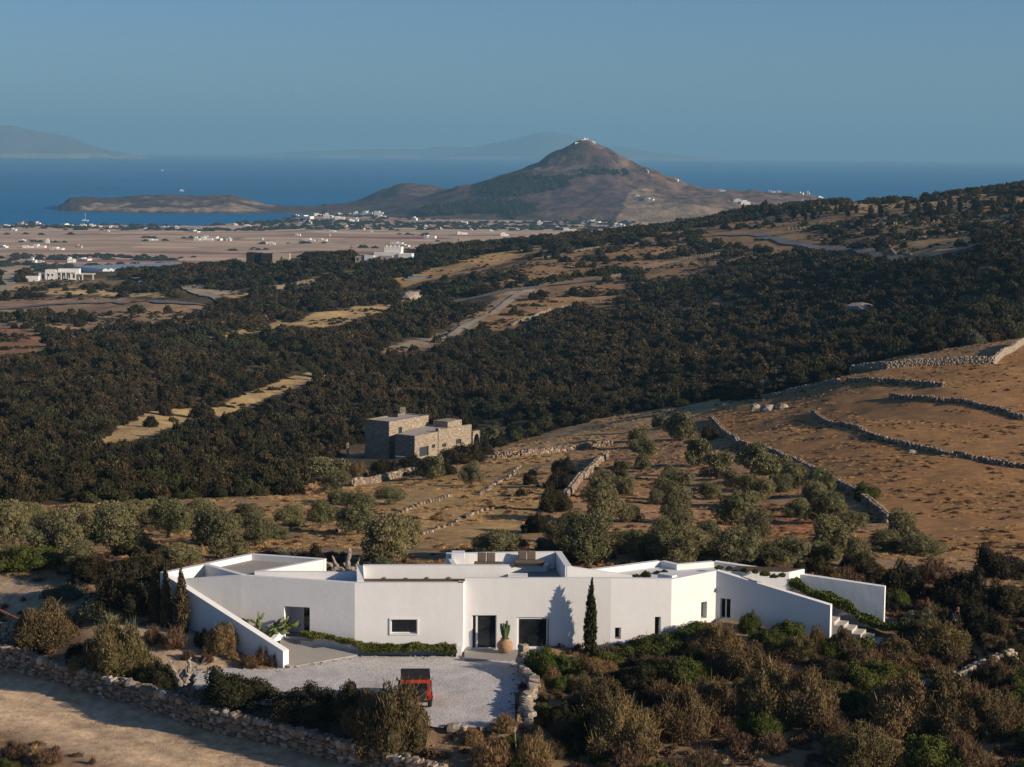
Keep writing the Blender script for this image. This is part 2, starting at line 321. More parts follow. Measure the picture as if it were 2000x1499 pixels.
# ------------------------------------------------------------------ ground colours by region (picture outline, depth range, colour)
TAN = (0.25, 0.155, 0.075); GOLD = (0.55, 0.39, 0.185); SOIL = (0.20, 0.115, 0.06); SCRUB = (0.10, 0.074, 0.045); DUST = (0.46, 0.36, 0.25); STONEY = (0.21, 0.155, 0.10)
REGIONS = [   # outline, depth range, colour, scrub density in thickets and in gaps
    ([(-400, 1120), (0, 992), (560, 968), (620, 935), (980, 872), (1190, 812), (1400, 790), (1480, 778), (1640, 742), (1660, 712), (1990, 660), (2600, 560), (2600, 1499), (-400, 1499)], 100, 420, (0.38, 0.245, 0.13), 0, 0),
    ([(1385, 815), (1480, 790), (1640, 742), (1665, 715), (1985, 690), (2500, 600), (2500, 1080), (1800, 1080), (1720, 1010), (1660, 960), (1560, 905), (1440, 870)], 150, 420, (0.385, 0.215, 0.092), 0, 0),
    ([(960, 892), (1130, 830), (1420, 778), (1390, 800), (1300, 830), (1200, 850), (1150, 872)], 240, 440, (0.44, 0.305, 0.16), 0, 0),
    ([(660, 1110), (700, 990), (800, 930), (960, 890), (1120, 885), (1080, 960), (1000, 1060), (940, 1110)], 120, 330, (0.48, 0.32, 0.15), 0, 0),
    ([(1180, 870), (1330, 830), (1420, 880), (1560, 950), (1700, 1010), (1700, 1100), (1100, 1110), (1130, 960)], 120, 340, (0.40, 0.245, 0.14), 0, 0),
    ([(1480, 990), (1600, 985), (1640, 1060), (1500, 1075)], 130, 300, (0.34, 0.155, 0.08), 0, 0),
    ([(840, 560), (980, 530), (1150, 505), (1300, 480), (1420, 470), (1500, 500), (1300, 560), (1150, 590), (1000, 560)], 500, 1150, (0.26, 0.165, 0.09), 0.45, 0.15),
    ([(1060, 600), (1240, 585), (1440, 575), (1500, 590), (1300, 612), (1150, 625)], 450, 900, (0.26, 0.165, 0.085), 0.5, 0.15),
    ([(560, 545), (690, 530), (720, 540), (600, 560)], 600, 1150, (0.24, 0.16, 0.085), 0.5, 0.25),
    ([(0, 700), (120, 672), (330, 650), (250, 690), (100, 715)], 450, 900, (0.20, 0.16, 0.075), 0.7, 0.3),
    ([(-300, 520), (60, 535), (70, 590), (-300, 600)], 600, 1200, (0.27, 0.19, 0.10), 0.45, 0.1),
    ([(60, 540), (230, 545), (330, 560), (300, 566), (60, 560)], 700, 1200, (0.28, 0.20, 0.11), 0.3, 0.05),
    ([(1210, 470), (1300, 455), (1560, 415), (2400, 400), (2400, 470), (1900, 462), (1500, 505), (1250, 560), (1000, 600), (900, 540)], 560, 1400, (0.32, 0.20, 0.105), 0.27, 0.04),
    ([(180, 868), (240, 825), (330, 800), (410, 792), (430, 800), (330, 838), (300, 852), (210, 866)], 250, 600, GOLD, 0.02, 0.02),
    ([(400, 806), (480, 770), (560, 738), (610, 722), (690, 714), (600, 748), (500, 790), (430, 815)], 250, 700, GOLD, 0.02, 0.02),
    ([(360, 672), (450, 650), (560, 622), (570, 630), (460, 660), (390, 676)], 400, 900, GOLD, 0.02, 0.02),
    ([(555, 636), (620, 612), (760, 590), (775, 602), (700, 622), (640, 640)], 400, 1000, GOLD, 0.02, 0.02),
    ([(-300, 590), (120, 582), (330, 588), (430, 600), (330, 648), (100, 672), (-300, 710)], 450, 1000, (0.36, 0.24, 0.15), 0.6, 0.05),
    ([(-300, 640), (40, 640), (105, 668), (60, 690), (-300, 700)], 450, 1000, (0.34, 0.185, 0.105), 0.02, 0.02),
    ([(60, 566), (140, 562), (240, 571), (340, 574), (330, 582), (200, 580), (100, 575)], 600, 1150, GOLD, 0.02, 0.02),
    ([(20, 552), (60, 555), (62, 566), (20, 566)], 600, 1150, GOLD, 0.02, 0.02),
    ([(330, 555), (420, 560), (470, 570), (440, 580), (360, 570)], 600, 1150, DUST, 0.02, 0.02),
    ([(440, 575), (520, 570), (510, 580), (450, 586)], 600, 1150, GOLD, 0.02, 0.02),
    ([(530, 560), (615, 552), (610, 562), (545, 568)], 600, 1150, GOLD, 0.02, 0.02),
    ([(770, 548), (900, 508), (1060, 482), (1100, 478), (1020, 505), (900, 535), (790, 562)], 600, 1250, (0.46, 0.30, 0.14), 0.02, 0.02),
    ([(735, 692), (800, 664), (870, 655), (880, 640), (1000, 566), (1060, 560), (1010, 590), (910, 650), (840, 684)], 400, 1100, (0.36, 0.275, 0.19), 0.02, 0.02),
    ([(780, 580), (825, 565), (830, 582), (790, 590)], 500, 1100, (0.58, 0.46, 0.34), 0.02, 0.02),
    ([(930, 618), (1000, 590), (1220, 575), (1230, 590), (1080, 606), (990, 640), (960, 645)], 450, 1000, (0.40, 0.245, 0.12), 0.02, 0.02),
    ([(1720, 492), (1780, 470), (1910, 462), (1925, 476), (1830, 500), (1760, 498)], 550, 1100, (0.48, 0.32, 0.16), 0.02, 0.02),
    ([(1540, 412), (1640, 398), (1700, 392), (2000, 372), (2400, 355), (2400, 405), (2000, 405), (1700, 416)], 900, 1400, (0.46, 0.30, 0.15), 0.25, 0.03),
    ([(1700, 420), (2400, 405), (2400, 440), (1900, 440), (1720, 445)], 700, 1300, (0.40, 0.255, 0.13), 0.25, 0.04),
]
def ground_colour(X, Y, Z):
    px, py = proj(X, Y, Z)
    n1 = fbm(X / 14, Y / 14, 4); n2 = fbm(X / 3.1 + 40, Y / 3.1, 3)
    c = np.array(SCRUB) * np.ones((len(X), 3))
    c = c * (0.75 + 0.6 * n1[:, None])
    jx = (n2 - 0.5) * 14 + (n1 - 0.5) * 20; jy = (n2 - 0.5) * 5 + (n1 - 0.5) * 8
    for poly, y0, y1, col, _a, _b in REGIONS:
        m = (Y > y0) & (Y < y1)
        m[m] = inpoly(px[m] + jx[m], py[m] + jy[m], poly)
        c[m] = np.array(col) * (0.72 + 0.56 * n1[m])[:, None]
    near = Y < 150
    g = np.array((0.31, 0.215, 0.135)) * (0.7 + 0.6 * n1[:, None]); c[near] = g[near]
    dr = dist_line(X, Y, ROADC); k = (1 - sstep(2.7, 3.7, dr + (n2 - 0.5) * 1.2)) * (Y < 160)
    rut = 1 + 0.12 * np.exp(-((dr - 0.95) / 0.35) ** 2) - 0.10 * np.exp(-(dr / 0.4) ** 2) - 0.18 * sstep(1.7, 2.8, dr)
    c = c * (1 - k[:, None]) + (np.array((0.64, 0.475, 0.315)) * (rut * (0.8 + 0.4 * n1) * (0.9 + 0.2 * n2))[:, None]) * k[:, None]
    # the sandy drive beside the gravel court
    dd = dist_line(X, Y, [tuple(PZ(x, y, z)[:2]) for x, y, z in ((-40, 1160, 1.5), (60, 1180, 1.2), (200, 1225, 0.6), (300, 1268, 0.0), (370, 1310, -0.3))]); k = (1 - sstep(1.2, 2.6, dd + (n2 - 0.5) * 1.5)) * (Y < 160)
    c = c * (1 - k[:, None]) + np.array((0.56, 0.43, 0.30)) * k[:, None]
    return c

m, n, b = new_mat('ground')
p = wpos(n)
at = nd(n, 'ShaderNodeAttribute', attribute_name='tint')
f1 = noise_node(n, 1.6, 6, p, 0.7); f2 = noise_node(n, 0.35, 5, p, 0.65)
c1 = mix(n, 1.0, at.outputs['Color'], ramp(n, f1, [(0.30, (0.62, 0.60, 0.58)), (0.52, (1, 1, 1)), (0.72, (1.32, 1.30, 1.22))]), 'MULTIPLY')
c2 = mix(n, 1.0, c1, ramp(n, f2, [(0.33, (0.78, 0.76, 0.74)), (0.6, (1.08, 1.05, 1.0))]), 'MULTIPLY')
n.links.new(c2, b.inputs['Base Color']); b.inputs['Roughness'].default_value = 0.95; b.inputs['Specular IOR Level'].default_value = 0.1
bump(n, b, noise_node(n, 4.0, 6, p, 0.75), 0.55, 0.12)

def build_terrain():
    rows = [72.0]
    while rows[-1] < 1480:
        y = rows[-1]; rows.append(y + (1.2 if y < 92 else max(0.36, 0.0042 * y)))
    t = np.linspace(-1, 1, 381); tx = 0.30 * t + 0.12 * t ** 3 * np.abs(t)
    Yg, T = np.meshgrid(np.array(rows), tx, indexing='ij'); X = (Yg * T).ravel(); Y = Yg.ravel()
    Z = Zat(X, Y)
    me = np_mesh('terrain', np.stack([X, Y, Z], 1), quads=grid_quads(len(rows), len(tx)), mat='ground', smooth=True, cols=ground_colour(X, Y, Z))
    struct(link_mesh('terrain', me), 'dry Aegean hillside of tan fields and scrub')
build_terrain()

# ------------------------------------------------------------------ plain, hills, islands, sea
COAST = np.array([(-1500, 3900), (-600, 3700), (-100, 3640), (0, 3640), (60, 3760), (110, 3690), (170, 3720), (300, 3720), (400, 3760), (480, 3880), (545, 4040), (575, 4250), (620, 4420), (900, 4500), (3500, 4600)], float)
def plain_z(X, Y):
    px = 1000 + FPX * X / Y; Yc = np.interp(px, COAST[:, 0], COAST[:, 1]) + (fbm(X / 120, Y / 120, 3) - 0.5) * 110
    s = Yc - Y
    z = SEA_Z + np.where(s > 0, 1.2 + 14 * (1 - np.exp(-s / 900.0)), np.maximum(s * 0.06, -8) + 1.2 * np.exp(s / 15))
    k = 1 - sstep(1250, 2000, Y)
    return z + k * 22 + (fbm(X / 180, Y / 260, 4) - 0.5) * 5 * sstep(0, 300, s)
m, n, b = new_mat('plain')
p = wpos(n); mp = nd(n, 'ShaderNodeMapping'); n.links.new(p, mp.inputs[0]); mp.inputs['Scale'].default_value = (0.0055, 0.016, 0); mp.inputs['Rotation'].default_value = (0, 0, 0.12)
wv = noise_node(n, 0.006, 3, p)
vo = nd(n, 'ShaderNodeTexVoronoi', Scale=1.0, Randomness=0.85); n.links.new(mp.outputs[0], vo.inputs['Vector'])
sep = n.nodes.new('ShaderNodeSeparateColor'); n.links.new(vo.outputs['Color'], sep.inputs[0])
fields = ramp(n, sep.outputs[0], [(0.05, (0.50, 0.335, 0.225)), (0.3, (0.74, 0.52, 0.345)), (0.5, (0.58, 0.39, 0.265)), (0.72, (0.80, 0.59, 0.40)), (0.88, (0.50, 0.36, 0.24)), (0.985, (0.36, 0.16, 0.12))])
mps = nd(n, 'ShaderNodeMapping'); n.links.new(p, mps.inputs[0]); mps.inputs['Scale'].default_value = (0.004, 0.05, 0)
fields = mix(n, 1.0, fields, ramp(n, noise_node(n, 1.0, 5, mps.outputs[0], 0.7), [(0.36, (0.62, 0.55, 0.52)), (0.5, (1, 1, 1)), (0.66, (1.12, 1.1, 1.05))]), 'MULTIPLY')
ve = nd(n, 'ShaderNodeTexVoronoi', Scale=1.0, Randomness=0.85, feature='DISTANCE_TO_EDGE'); n.links.new(mp.outputs[0], ve.inputs['Vector'])
at = nd(n, 'ShaderNodeAttribute', attribute_name='tint')
mp2 = nd(n, 'ShaderNodeMapping'); n.links.new(p, mp2.inputs[0]); mp2.inputs['Scale'].default_value = (0.008, 0.03, 0)
sc = ramp(n, noise_node(n, 1.0, 6, mp2.outputs[0], 0.68), [(0.54, (0, 0, 0)), (0.60, (1, 1, 1))])
edge = ramp(n, ve.outputs['Distance'], [(0.02, (1, 1, 1)), (0.05, (0, 0, 0))])
g1 = mix(n, 1.0, sc, at.outputs['Color'], 'MULTIPLY')
g2 = mix(n, 0.28, g1, edge, 'ADD')
sg = n.nodes.new('ShaderNodeSeparateColor'); n.links.new(g2, sg.inputs[0])
scrubc = ramp(n, noise_node(n, 0.02, 4, p), [(0.35, (0.055, 0.062, 0.035)), (0.65, (0.10, 0.095, 0.055))])
n.links.new(mix(n, sg.outputs[0], fields, scrubc), b.inputs['Base Color']); b.inputs['Roughness'].default_value = 0.95; b.inputs['Specular IOR Level'].default_value = 0.05
def build_plain():
    rows = 1230 * np.exp(np.linspace(0, math.log(6200 / 1230), 190)); t = np.linspace(-1, 1, 240); tx = 0.32 * t + 0.3 * t ** 3
    Yg, T = np.meshgrid(rows, tx, indexing='ij'); X = (Yg * T).ravel(); Y = Yg.ravel(); Z = plain_z(X, Y)
    # how much scrub and garden cover: open stubble in the middle belt, dense near the villages
    px, py = proj(X, Y, Z); a = 0.04 + 0.85 * (1 - sstep(446, 460, py)); a = np.where(py > 505, 0.5, a); a = np.where(Y > 4050, 2.5, a)
    me = np_mesh('plain', np.stack([X, Y, Z], 1), quads=grid_quads(len(rows), len(tx)), mat='plain', smooth=True, cols=np.repeat(a[:, None], 3, 1))
    struct(link_mesh('plain', me), 'flat coastal plain of stubble fields')
build_plain()

def sil_bump(X, Y, sil, Yr, wfun, base, pw=1.15):
    """height of a hill whose skyline (picture outline) lies at depth Yr"""
    sil = np.array(sil, float); Xs = []; Zs = []
    for px, py in sil:
        q = PY(px, py, Yr); Xs.append(q[0]); Zs.append(q[2])
    top = np.interp(X / Y * Yr, Xs, Zs, left=base - 30, right=base - 30)
    h = np.maximum(top - base, 0); w = wfun(h)
    t = np.abs(Y - Yr) / w
    return base + np.where(top > base, h * np.maximum(1 - t, 0) ** pw, -25.0) - np.where(t > 1, (t - 1) * 12, 0)
MAIN = [(480, 447), (560, 436), (620, 428), (700, 413), (780, 396), (850, 380), (880, 372), (940, 357), (1000, 338), (1045, 325), (1080, 304), (1110, 285), (1124, 278), (1155, 277), (1185, 290), (1220, 312), (1268, 331), (1300, 345), (1340, 360), (1380, 372), (1420, 378), (1480, 379), (1560, 381), (1600, 388), (1650, 402), (1800, 430)]
SMALL = [(540, 424), (575, 413), (600, 409), (650, 402), (700, 391), (740, 375), (780, 360), (803, 357), (825, 361), (860, 366), (900, 368), (960, 372), (1000, 390)]
HEAD = [(112, 410), (120, 400), (136, 387), (160, 384), (200, 386), (280, 382), (400, 383), (450, 381), (470, 387), (500, 395), (520, 400), (560, 403), (600, 404), (660, 403), (720, 402)]
m, n, b = new_mat('hillside')
p = wpos(n); at = nd(n, 'ShaderNodeAttribute', attribute_name='tint')
f1 = noise_node(n, 0.035, 7, p, 0.72)
n.links.new(mix(n, 1.0, at.outputs['Color'], ramp(n, f1, [(0.34, (0.38, 0.38, 0.42)), (0.5, (1, 1, 1)), (0.68, (1.75, 1.6, 1.4))]), 'MULTIPLY'), b.inputs['Base Color'])
b.inputs['Roughness'].default_value = 0.95; b.inputs['Specular IOR Level'].default_value = 0.05
bump(n, b, noise_node(n, 0.06, 7, p, 0.7), 0.8, 5.0)
def build_hills():
    xs = np.linspace(-800, 1250, 380); ys = np.concatenate([np.linspace(3500, 5000, 210), np.linspace(5020, 5900, 40)]); Yg, Xg = np.meshgrid(ys, xs, indexing='ij'); X = Xg.ravel(); Y = Yg.ravel()
    base = SEA_Z + 12
    warp = (fbm(X / 160, Y / 160, 3) - 0.5)
    pk = PY(1140, 277, 4400); hs = np.array([PY(a, e, 4400) for a, e in MAIN]); lf = hs[hs[:, 0] <= pk[0] + 16][::-1]; rt = hs[hs[:, 0] >= pk[0] - 16]
    dx = X - pk[0]; dy = (Y - 4400); r_ = np.hypot(dx, dy * np.where(dy < 0, 1.12, 0.9)); r_ = r_ * (1 + 0.16 * (fbm(X / 150, Y / 150, 3) - 0.5) * np.clip(np.abs(dy) / 120, 0, 1))
    zl = np.interp(r_, np.maximum(pk[0] - lf[:, 0], 0), lf[:, 2]); zr = np.interp(r_, np.maximum(rt[:, 0] - pk[0], 0), rt[:, 2])
    ca = dx / np.maximum(np.hypot(dx, dy), 1); wr = np.clip(0.5 + 0.5 * ca * 1.15, 0, 1); wr = wr * wr * (3 - 2 * wr)
    zc = zl * (1 - wr) + zr * wr - 45 * np.clip((np.abs(dy) - 420) / 500, 0, 2)
    z = np.maximum(zc, sil_bump(X, Y, SMALL, 4800, lambda h: 260 + 2.2 * h, base - 8))
    hh = np.clip((z - base) / 60, 0, 1)
    z = z + warp * 12 * hh * np.clip(np.abs(Y - 4400) / 80, 0, 1) + (fbm(X / 38, Y / 38, 4) - 0.5) * 21 * hh * np.clip(np.hypot(dx, dy) / 60, 0.15, 1) + 5 * np.maximum(1 - np.hypot(dx, dy) / 30, 0)
    px, py = proj(X, Y, z)
    nz = fbm(X / 70, Y / 70, 4); n2 = fbm(X / 22 + 9, Y / 22, 3)
    c = np.array((0.100, 0.066, 0.062)) * np.ones((len(X), 3)) * (0.75 + 0.5 * nz[:, None])
    low = sstep(0.62, 0.4, nz) * 0 + (py > 395) * (nz > 0.52); c[low > 0] = np.array((0.125, 0.082, 0.064))
    rock = (py < 335) & (n2 > 0.55) & (Y < 4400); c[rock] = (0.17, 0.122, 0.10)
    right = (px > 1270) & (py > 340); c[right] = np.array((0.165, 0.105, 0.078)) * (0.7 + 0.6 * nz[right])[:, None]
    fld = inpoly(px + (n2 - .5) * 12, py + (n2 - .5) * 6, [(1235, 370), (1275, 368), (1300, 395), (1400, 405), (1520, 440), (1250, 445), (1200, 440)]); c[fld] = np.array((0.27, 0.19, 0.125)) * (0.75 + 0.5 * nz[fld])[:, None]
    me = np_mesh('hill', np.stack([X, Y, z], 1), quads=grid_quads(len(ys), len(xs)), mat='hillside', smooth=True, cols=c)
    struct(link_mesh('hill', me), 'steep conical hill with a chapel on its peak')
    global HILL; HILL = (xs, ys, z.reshape(len(ys), len(xs)))
    xs = np.linspace(-1150, -320, 240); ys = np.linspace(4440, 5150, 90); Yg, Xg = np.meshgrid(ys, xs, indexing='ij'); X = Xg.ravel(); Y = Yg.ravel()
    z = sil_bump(X, Y, HEAD, 4700, lambda h: 150 + 2.3 * h + 60 * fbm(X / 60, X * 0 + 3, 3), SEA_Z - 1, 0.62)
    nz = fbm(X / 45, Y / 45, 4); z += (nz - 0.5) * 9 * np.clip((z - SEA_Z) / 20, 0, 1)
    c = np.array((0.10, 0.066, 0.056)) * (0.75 + 0.5 * nz[:, None]); cl = (z < SEA_Z + 6 + 14 * (nz - 0.4) * 4) & (Y < 4700) & (X < -530); c[X >= -530] *= 0.85; c[cl] = np.array((0.30, 0.215, 0.155)) * (0.6 + 0.7 * fbm(X[cl] / 15, Y[cl] / 15, 3))[:, None]
    c[z < SEA_Z + 2.5] = (0.10, 0.075, 0.06)
    me = np_mesh('headland', np.stack([X, Y, z], 1), quads=grid_quads(len(ys), len(xs)), mat='hillside', smooth=True, cols=c)
    struct(link_mesh('headland', me), 'low rocky headland reaching into the bay')
    for D, sil, lab, seed in ((22000, [(-700, 262), (-500, 240), (-250, 232), (-80, 238), (0, 246), (30, 249), (60, 256), (100, 260), (130, 263), (160, 274), (190, 286), (220, 295), (255, 300), (285, 305), (300, 312)], 'hazy island with a sloping end on the horizon', 3),
                              (30000, [(440, 312), (500, 301), (600, 297), (700, 292), (800, 291), (900, 289), (955, 281), (1010, 269), (1050, 262), (1080, 259), (1120, 264), (1150, 274), (1190, 287), (1240, 290), (1280, 297), (1330, 304), (1420, 313), (1480, 320)], 'faint long island behind the conical hill', 8)):
        a = PY(sil[0][0], 300, D)[0]; e = PY(sil[-1][0], 300, D)[0]
        xs = np.linspace(a, e, 260); ys = np.linspace(D - 1500, D + 1800, 60); Yg, Xg = np.meshgrid(ys, xs, indexing='ij'); X = Xg.ravel(); Y = Yg.ravel()
        s0 = SEA_Z - D * D / 2 / RE
        z = sil_bump(X, Y, sil, D, lambda h: 350 + 3.5 * h, s0 - 4, 1.0)
        nz = fbm(X / 500 + seed, Y / 500, 5); z += (nz - 0.5) * 70 * np.clip((z - s0) / 150, 0, 1)
        c = np.array((0.15, 0.115, 0.09)) * (0.7 + 0.6 * nz[:, None]); c[(z < s0 + 45) & (nz > 0.45)] = (0.33, 0.24, 0.18)
        me = np_mesh('distant_island', np.stack([X, Y, z], 1), quads=grid_quads(len(ys), len(xs)), mat='hillside', smooth=True, cols=c)
        struct(link_mesh('distant_island', me), lab)
build_hills()

m, n, b = new_mat('sea_water')
p = wpos(n); f = noise_node(n, 0.0011, 5, p)
mpw = nd(n, 'ShaderNodeMapping'); n.links.new(p, mpw.inputs[0]); mpw.inputs['Scale'].default_value = (0.00035, 0.0016, 1); mpw.inputs['Rotation'].default_value = (0, 0, 0.3)
f = noise_node(n, 1.0, 6, mpw.outputs[0], 0.65)
n.links.new(ramp(n, f, [(0.3, (0.001, 0.115, 0.30)), (0.7, (0.003, 0.165, 0.38))]), b.inputs['Base Color'])
b.inputs['Roughness'].default_value = 0.55; b.inputs['IOR'].default_value = 1.33; b.inputs['Specular IOR Level'].default_value = 0.08
mp = nd(n, 'ShaderNodeMapping'); n.links.new(p, mp.inputs[0]); mp.inputs['Scale'].default_value = (0.02, 0.05, 1)
bump(n, b, noise_node(n, 1.0, 5, mp.outputs[0], 0.7), 0.6, 3.0)
def build_sea():
    rows = np.concatenate([np.linspace(2500, 6000, 30), 6000 * np.exp(np.linspace(0.02, math.log(52000 / 6000.0), 90))]); tx = np.linspace(-0.75, 0.75, 121)
    Yg, T = np.meshgrid(rows, tx, indexing='ij'); X = (Yg * T).ravel(); Y = Yg.ravel(); Z = SEA_Z - Y ** 2 / (2 * RE)
    me = np_mesh('sea', np.stack([X, Y, Z], 1), quads=grid_quads(len(rows), len(tx)), mat='sea_water', smooth=True)
    struct(link_mesh('sea', me), 'calm blue sea')
build_sea()

def build_haze():
    m = bpy.data.materials.new('haze'); m.use_nodes = True; n = m.node_tree; n.nodes.clear()
    out = n.nodes.new('ShaderNodeOutputMaterial'); v = n.nodes.new('ShaderNodeVolumePrincipled')
    v.inputs['Color'].default_value = (0.30, 0.62, 0.87, 1); v.inputs['Density'].default_value = 6.8e-5; v.inputs['Anisotropy'].default_value = 0.0
    for k in ('Density Attribute', 'Color Attribute', 'Temperature Attribute'):
        if k in v.inputs: v.inputs[k].default_value = ''
    n.links.new(v.outputs[0], out.inputs['Volume'])
    try: m.cycles.homogeneous_volume = True
    except Exception: pass
    MATS['haze'] = m
    o = MB().box(-48000, 48000, -1500, 60000, -460, 470).build('haze', 'haze')
    tag(o, 'thin blue haze over the land and sea', 'haze', kind='stuff')
build_haze()
# ------------------------------------------------------------------ the white house
def plaster(name, col, dirt):
    m, n, b = new_mat(name); p = wpos(n)
    f = noise_node(n, 0.5, 5, p, 0.6); g = noise_node(n, 9.0, 4, p)
    c = ramp(n, f, [(0.3, tuple(x * (1 - dirt) for x in col)), (0.65, col)])
    mp = nd(n, 'ShaderNodeMapping'); n.links.new(p, mp.inputs[0]); mp.inputs['Scale'].default_value = (2.2, 2.2, 0.18)
    st = ramp(n, noise_node(n, 1.0, 5, mp.outputs[0]), [(0.30, (0.97, 0.965, 0.955)), (0.5, (1, 1, 1))])
    n.links.new(mix(n, 1.0, c, st, 'MULTIPLY'), b.inputs['Base Color']); b.inputs['Roughness'].default_value = 0.85
    wv = nd(n, 'ShaderNodeMath', operation='ADD'); n.links.new(g, wv.inputs[0]); mw = nd(n, 'ShaderNodeMath', operation='MULTIPLY'); mw.inputs[1].default_value = 3.0; n.links.new(noise_node(n, 1.3, 3, p), mw.inputs[0]); n.links.new(mw.outputs[0], wv.inputs[1])
    bump(n, b, wv.outputs[0], 0.3, 0.014)
plaster('white_plaster', (0.78, 0.772, 0.755), 0.06)
simple_mat('white_frame', (0.78, 0.77, 0.74), 0.5, 0.04, 2.0)
simple_mat('concrete', (0.34, 0.315, 0.285), 0.85, 0.12, 0.9, bmp=0.2, bscale=14)
simple_mat('step_stone', (0.50, 0.46, 0.41), 0.85, 0.08, 2.0, bmp=0.15)
simple_mat('roof_soil', (0.10, 0.065, 0.045), 0.95, 0.35, 3.0, bmp=0.8, bscale=8)
m, n, b = new_mat('window_glass')
n.links.new(ramp(n, noise_node(n, 0.8, 3, opos(n)), [(0.4, (0.006, 0.008, 0.011)), (0.62, (0.022, 0.026, 0.03))]), b.inputs['Base Color']); b.inputs['Roughness'].default_value = 0.04; b.inputs['Specular IOR Level'].default_value = 0.5
simple_mat('dark_wood', (0.06, 0.042, 0.03), 0.7, 0.3, 6.0)
simple_mat('taupe_fabric', (0.15, 0.12, 0.095), 0.95, 0.12, 5.0, bmp=0.2, bscale=60, bdist=0.005)
simple_mat('teak', (0.20, 0.135, 0.085), 0.7, 0.2, 8.0)
simple_mat('terracotta', (0.36, 0.225, 0.13), 0.85, 0.2, 4.0, bmp=0.25, bscale=25)
simple_mat('soil', (0.05, 0.035, 0.025), 0.95, 0.3, 9.0)
simple_mat('cactus', (0.075, 0.125, 0.045), 0.6, 0.35, 5.0)
simple_mat('pear_pad', (0.13, 0.17, 0.05), 0.6, 0.35, 2.2)
simple_mat('pear_fruit', (0.35, 0.13, 0.04), 0.6, 0.3, 5.0)

T = 4.2; T1 = 4.19; TF = 4.07; TC = 4.23
def v2(p): return np.array([p[0], p[1]], float)
F1 = v2(PZ(470, 1124, T1)); F2 = v2(PZ(693, 1139, TF)); F3 = v2(PZ(905, 1139, TF)); F3b = v2(PZ(908, 1130, TC)); F4 = v2(PZ(1194, 1130, TC)); _f5 = PY(1312, 1132, 119.35); F5 = v2(_f5); T5 = float(_f5[2]); F6 = v2(PZ(1399, 1115, T)); F7 = PY(1622, 1183, 118.95)
F0 = PY(360, 1132, 119.6)
L0 = PZ(313, 1118, T); L1 = PZ(483, 1082, T); L2 = PZ(633, 1093, T)
W1e = PZ(553, 1303, 0.0); W1t = PY(553, 1272, W1e[1])[2]
house = empty('white_house', (-3, 120, 0)); house.matrix_world = Matrix.Translation((-3, 120, 0))
tag(house, 'long low white house with angled walls, roof terraces and side stair', 'house')
def on(o, parent=house):
    """parent a world-placed object"""
    o.parent = parent; o.matrix_parent_inverse = parent.matrix_world.inverted() if parent.parent is None else (parent.matrix_parent_inverse.inverted() @ Matrix.Identity(4) if False else world_of(parent).inverted())
    return o
def world_of(o):
    m = o.matrix_basis
    if o.parent is not None: m = world_of(o.parent) @ o.matrix_parent_inverse @ m
    return m
def on(o, parent=house):
    o.parent = parent; o.matrix_parent_inverse = world_of(parent).inverted(); return o
def plane_uz(px, py, p0, p1):
    p0 = v2(p0); p1 = v2(p1); d = (p1 - p0) / np.linalg.norm(p1 - p0); nrm = np.array([-d[1], d[0]])
    r = ray(px, py); t = ((p0 - CAM[:2]) @ nrm) / (r[:2] @ nrm); q = CAM + r * t
    return float((q[:2] - p0) @ d), float(q[2])
def wall(p0, p1, zb, zt, th=0.35, openings=(), mat='white_plaster', name='wall', parent=house):
    """upright slab; front face on p0-p1 (left to right seen from the front), zb / zt number or (left, right)"""
    p0 = v2(p0); p1 = v2(p1); L = float(np.linalg.norm(p1 - p0)); d = (p1 - p0) / L; nv = np.array([-d[1], d[0]])
    zb = zb if hasattr(zb, '__len__') else (zb, zb); zt = zt if hasattr(zt, '__len__') else (zt, zt)
    us = sorted({0.0, L, *[o[0] for o in openings], *[o[1] for o in openings]}); lv = sorted({o[2] for o in openings} | {o[3] for o in openings})
    nu = len(us); nz = len(lv) + 2; V = []; 
    for s in (0, 1):
        for iz in range(nz):
            for u in us:
                k = u / L; z = zb[0] + (zb[1] - zb[0]) * k if iz == 0 else (zt[0] + (zt[1] - zt[0]) * k if iz == nz - 1 else lv[iz - 1])
                q = p0 + d * u + nv * (th * s); V.append((q[0], q[1], z))
    def idx(s, iz, iu): return s * nz * nu + iz * nu + iu
    def solid(iz, iu):
        if not (0 <= iz < nz - 1 and 0 <= iu < nu - 1): return False
        for (a, b_, c, e) in openings:
            lo = -1e9 if iz == 0 else lv[iz - 1]; hi = 1e9 if iz == nz - 2 else lv[iz]
            if us[iu] >= a - 1e-6 and us[iu + 1] <= b_ + 1e-6 and lo >= c - 1e-6 and hi <= e + 1e-6: return False
        return True
    Fc = []
    for iz in range(nz - 1):
        for iu in range(nu - 1):
            if not solid(iz, iu): continue
            Fc.append((idx(0, iz, iu), idx(0, iz, iu + 1), idx(0, iz + 1, iu + 1), idx(0, iz + 1, iu)))
            Fc.append((idx(1, iz, iu + 1), idx(1, iz, iu), idx(1, iz + 1, iu), idx(1, iz + 1, iu + 1)))
            if not solid(iz, iu - 1): Fc.append((idx(1, iz, iu), idx(0, iz, iu), idx(0, iz + 1, iu), idx(1, iz + 1, iu)))
            if not solid(iz, iu + 1): Fc.append((idx(0, iz, iu + 1), idx(1, iz, iu + 1), idx(1, iz + 1, iu + 1), idx(0, iz + 1, iu + 1)))
            if not solid(iz - 1, iu): Fc.append((idx(1, iz, iu), idx(1, iz, iu + 1), idx(0, iz, iu + 1), idx(0, iz, iu)))
            if not solid(iz + 1, iu): Fc.append((idx(0, iz + 1, iu), idx(0, iz + 1, iu + 1), idx(1, iz + 1, iu + 1), idx(1, iz + 1, iu)))
    return on(mesh_obj(name, V, Fc, mat), parent)
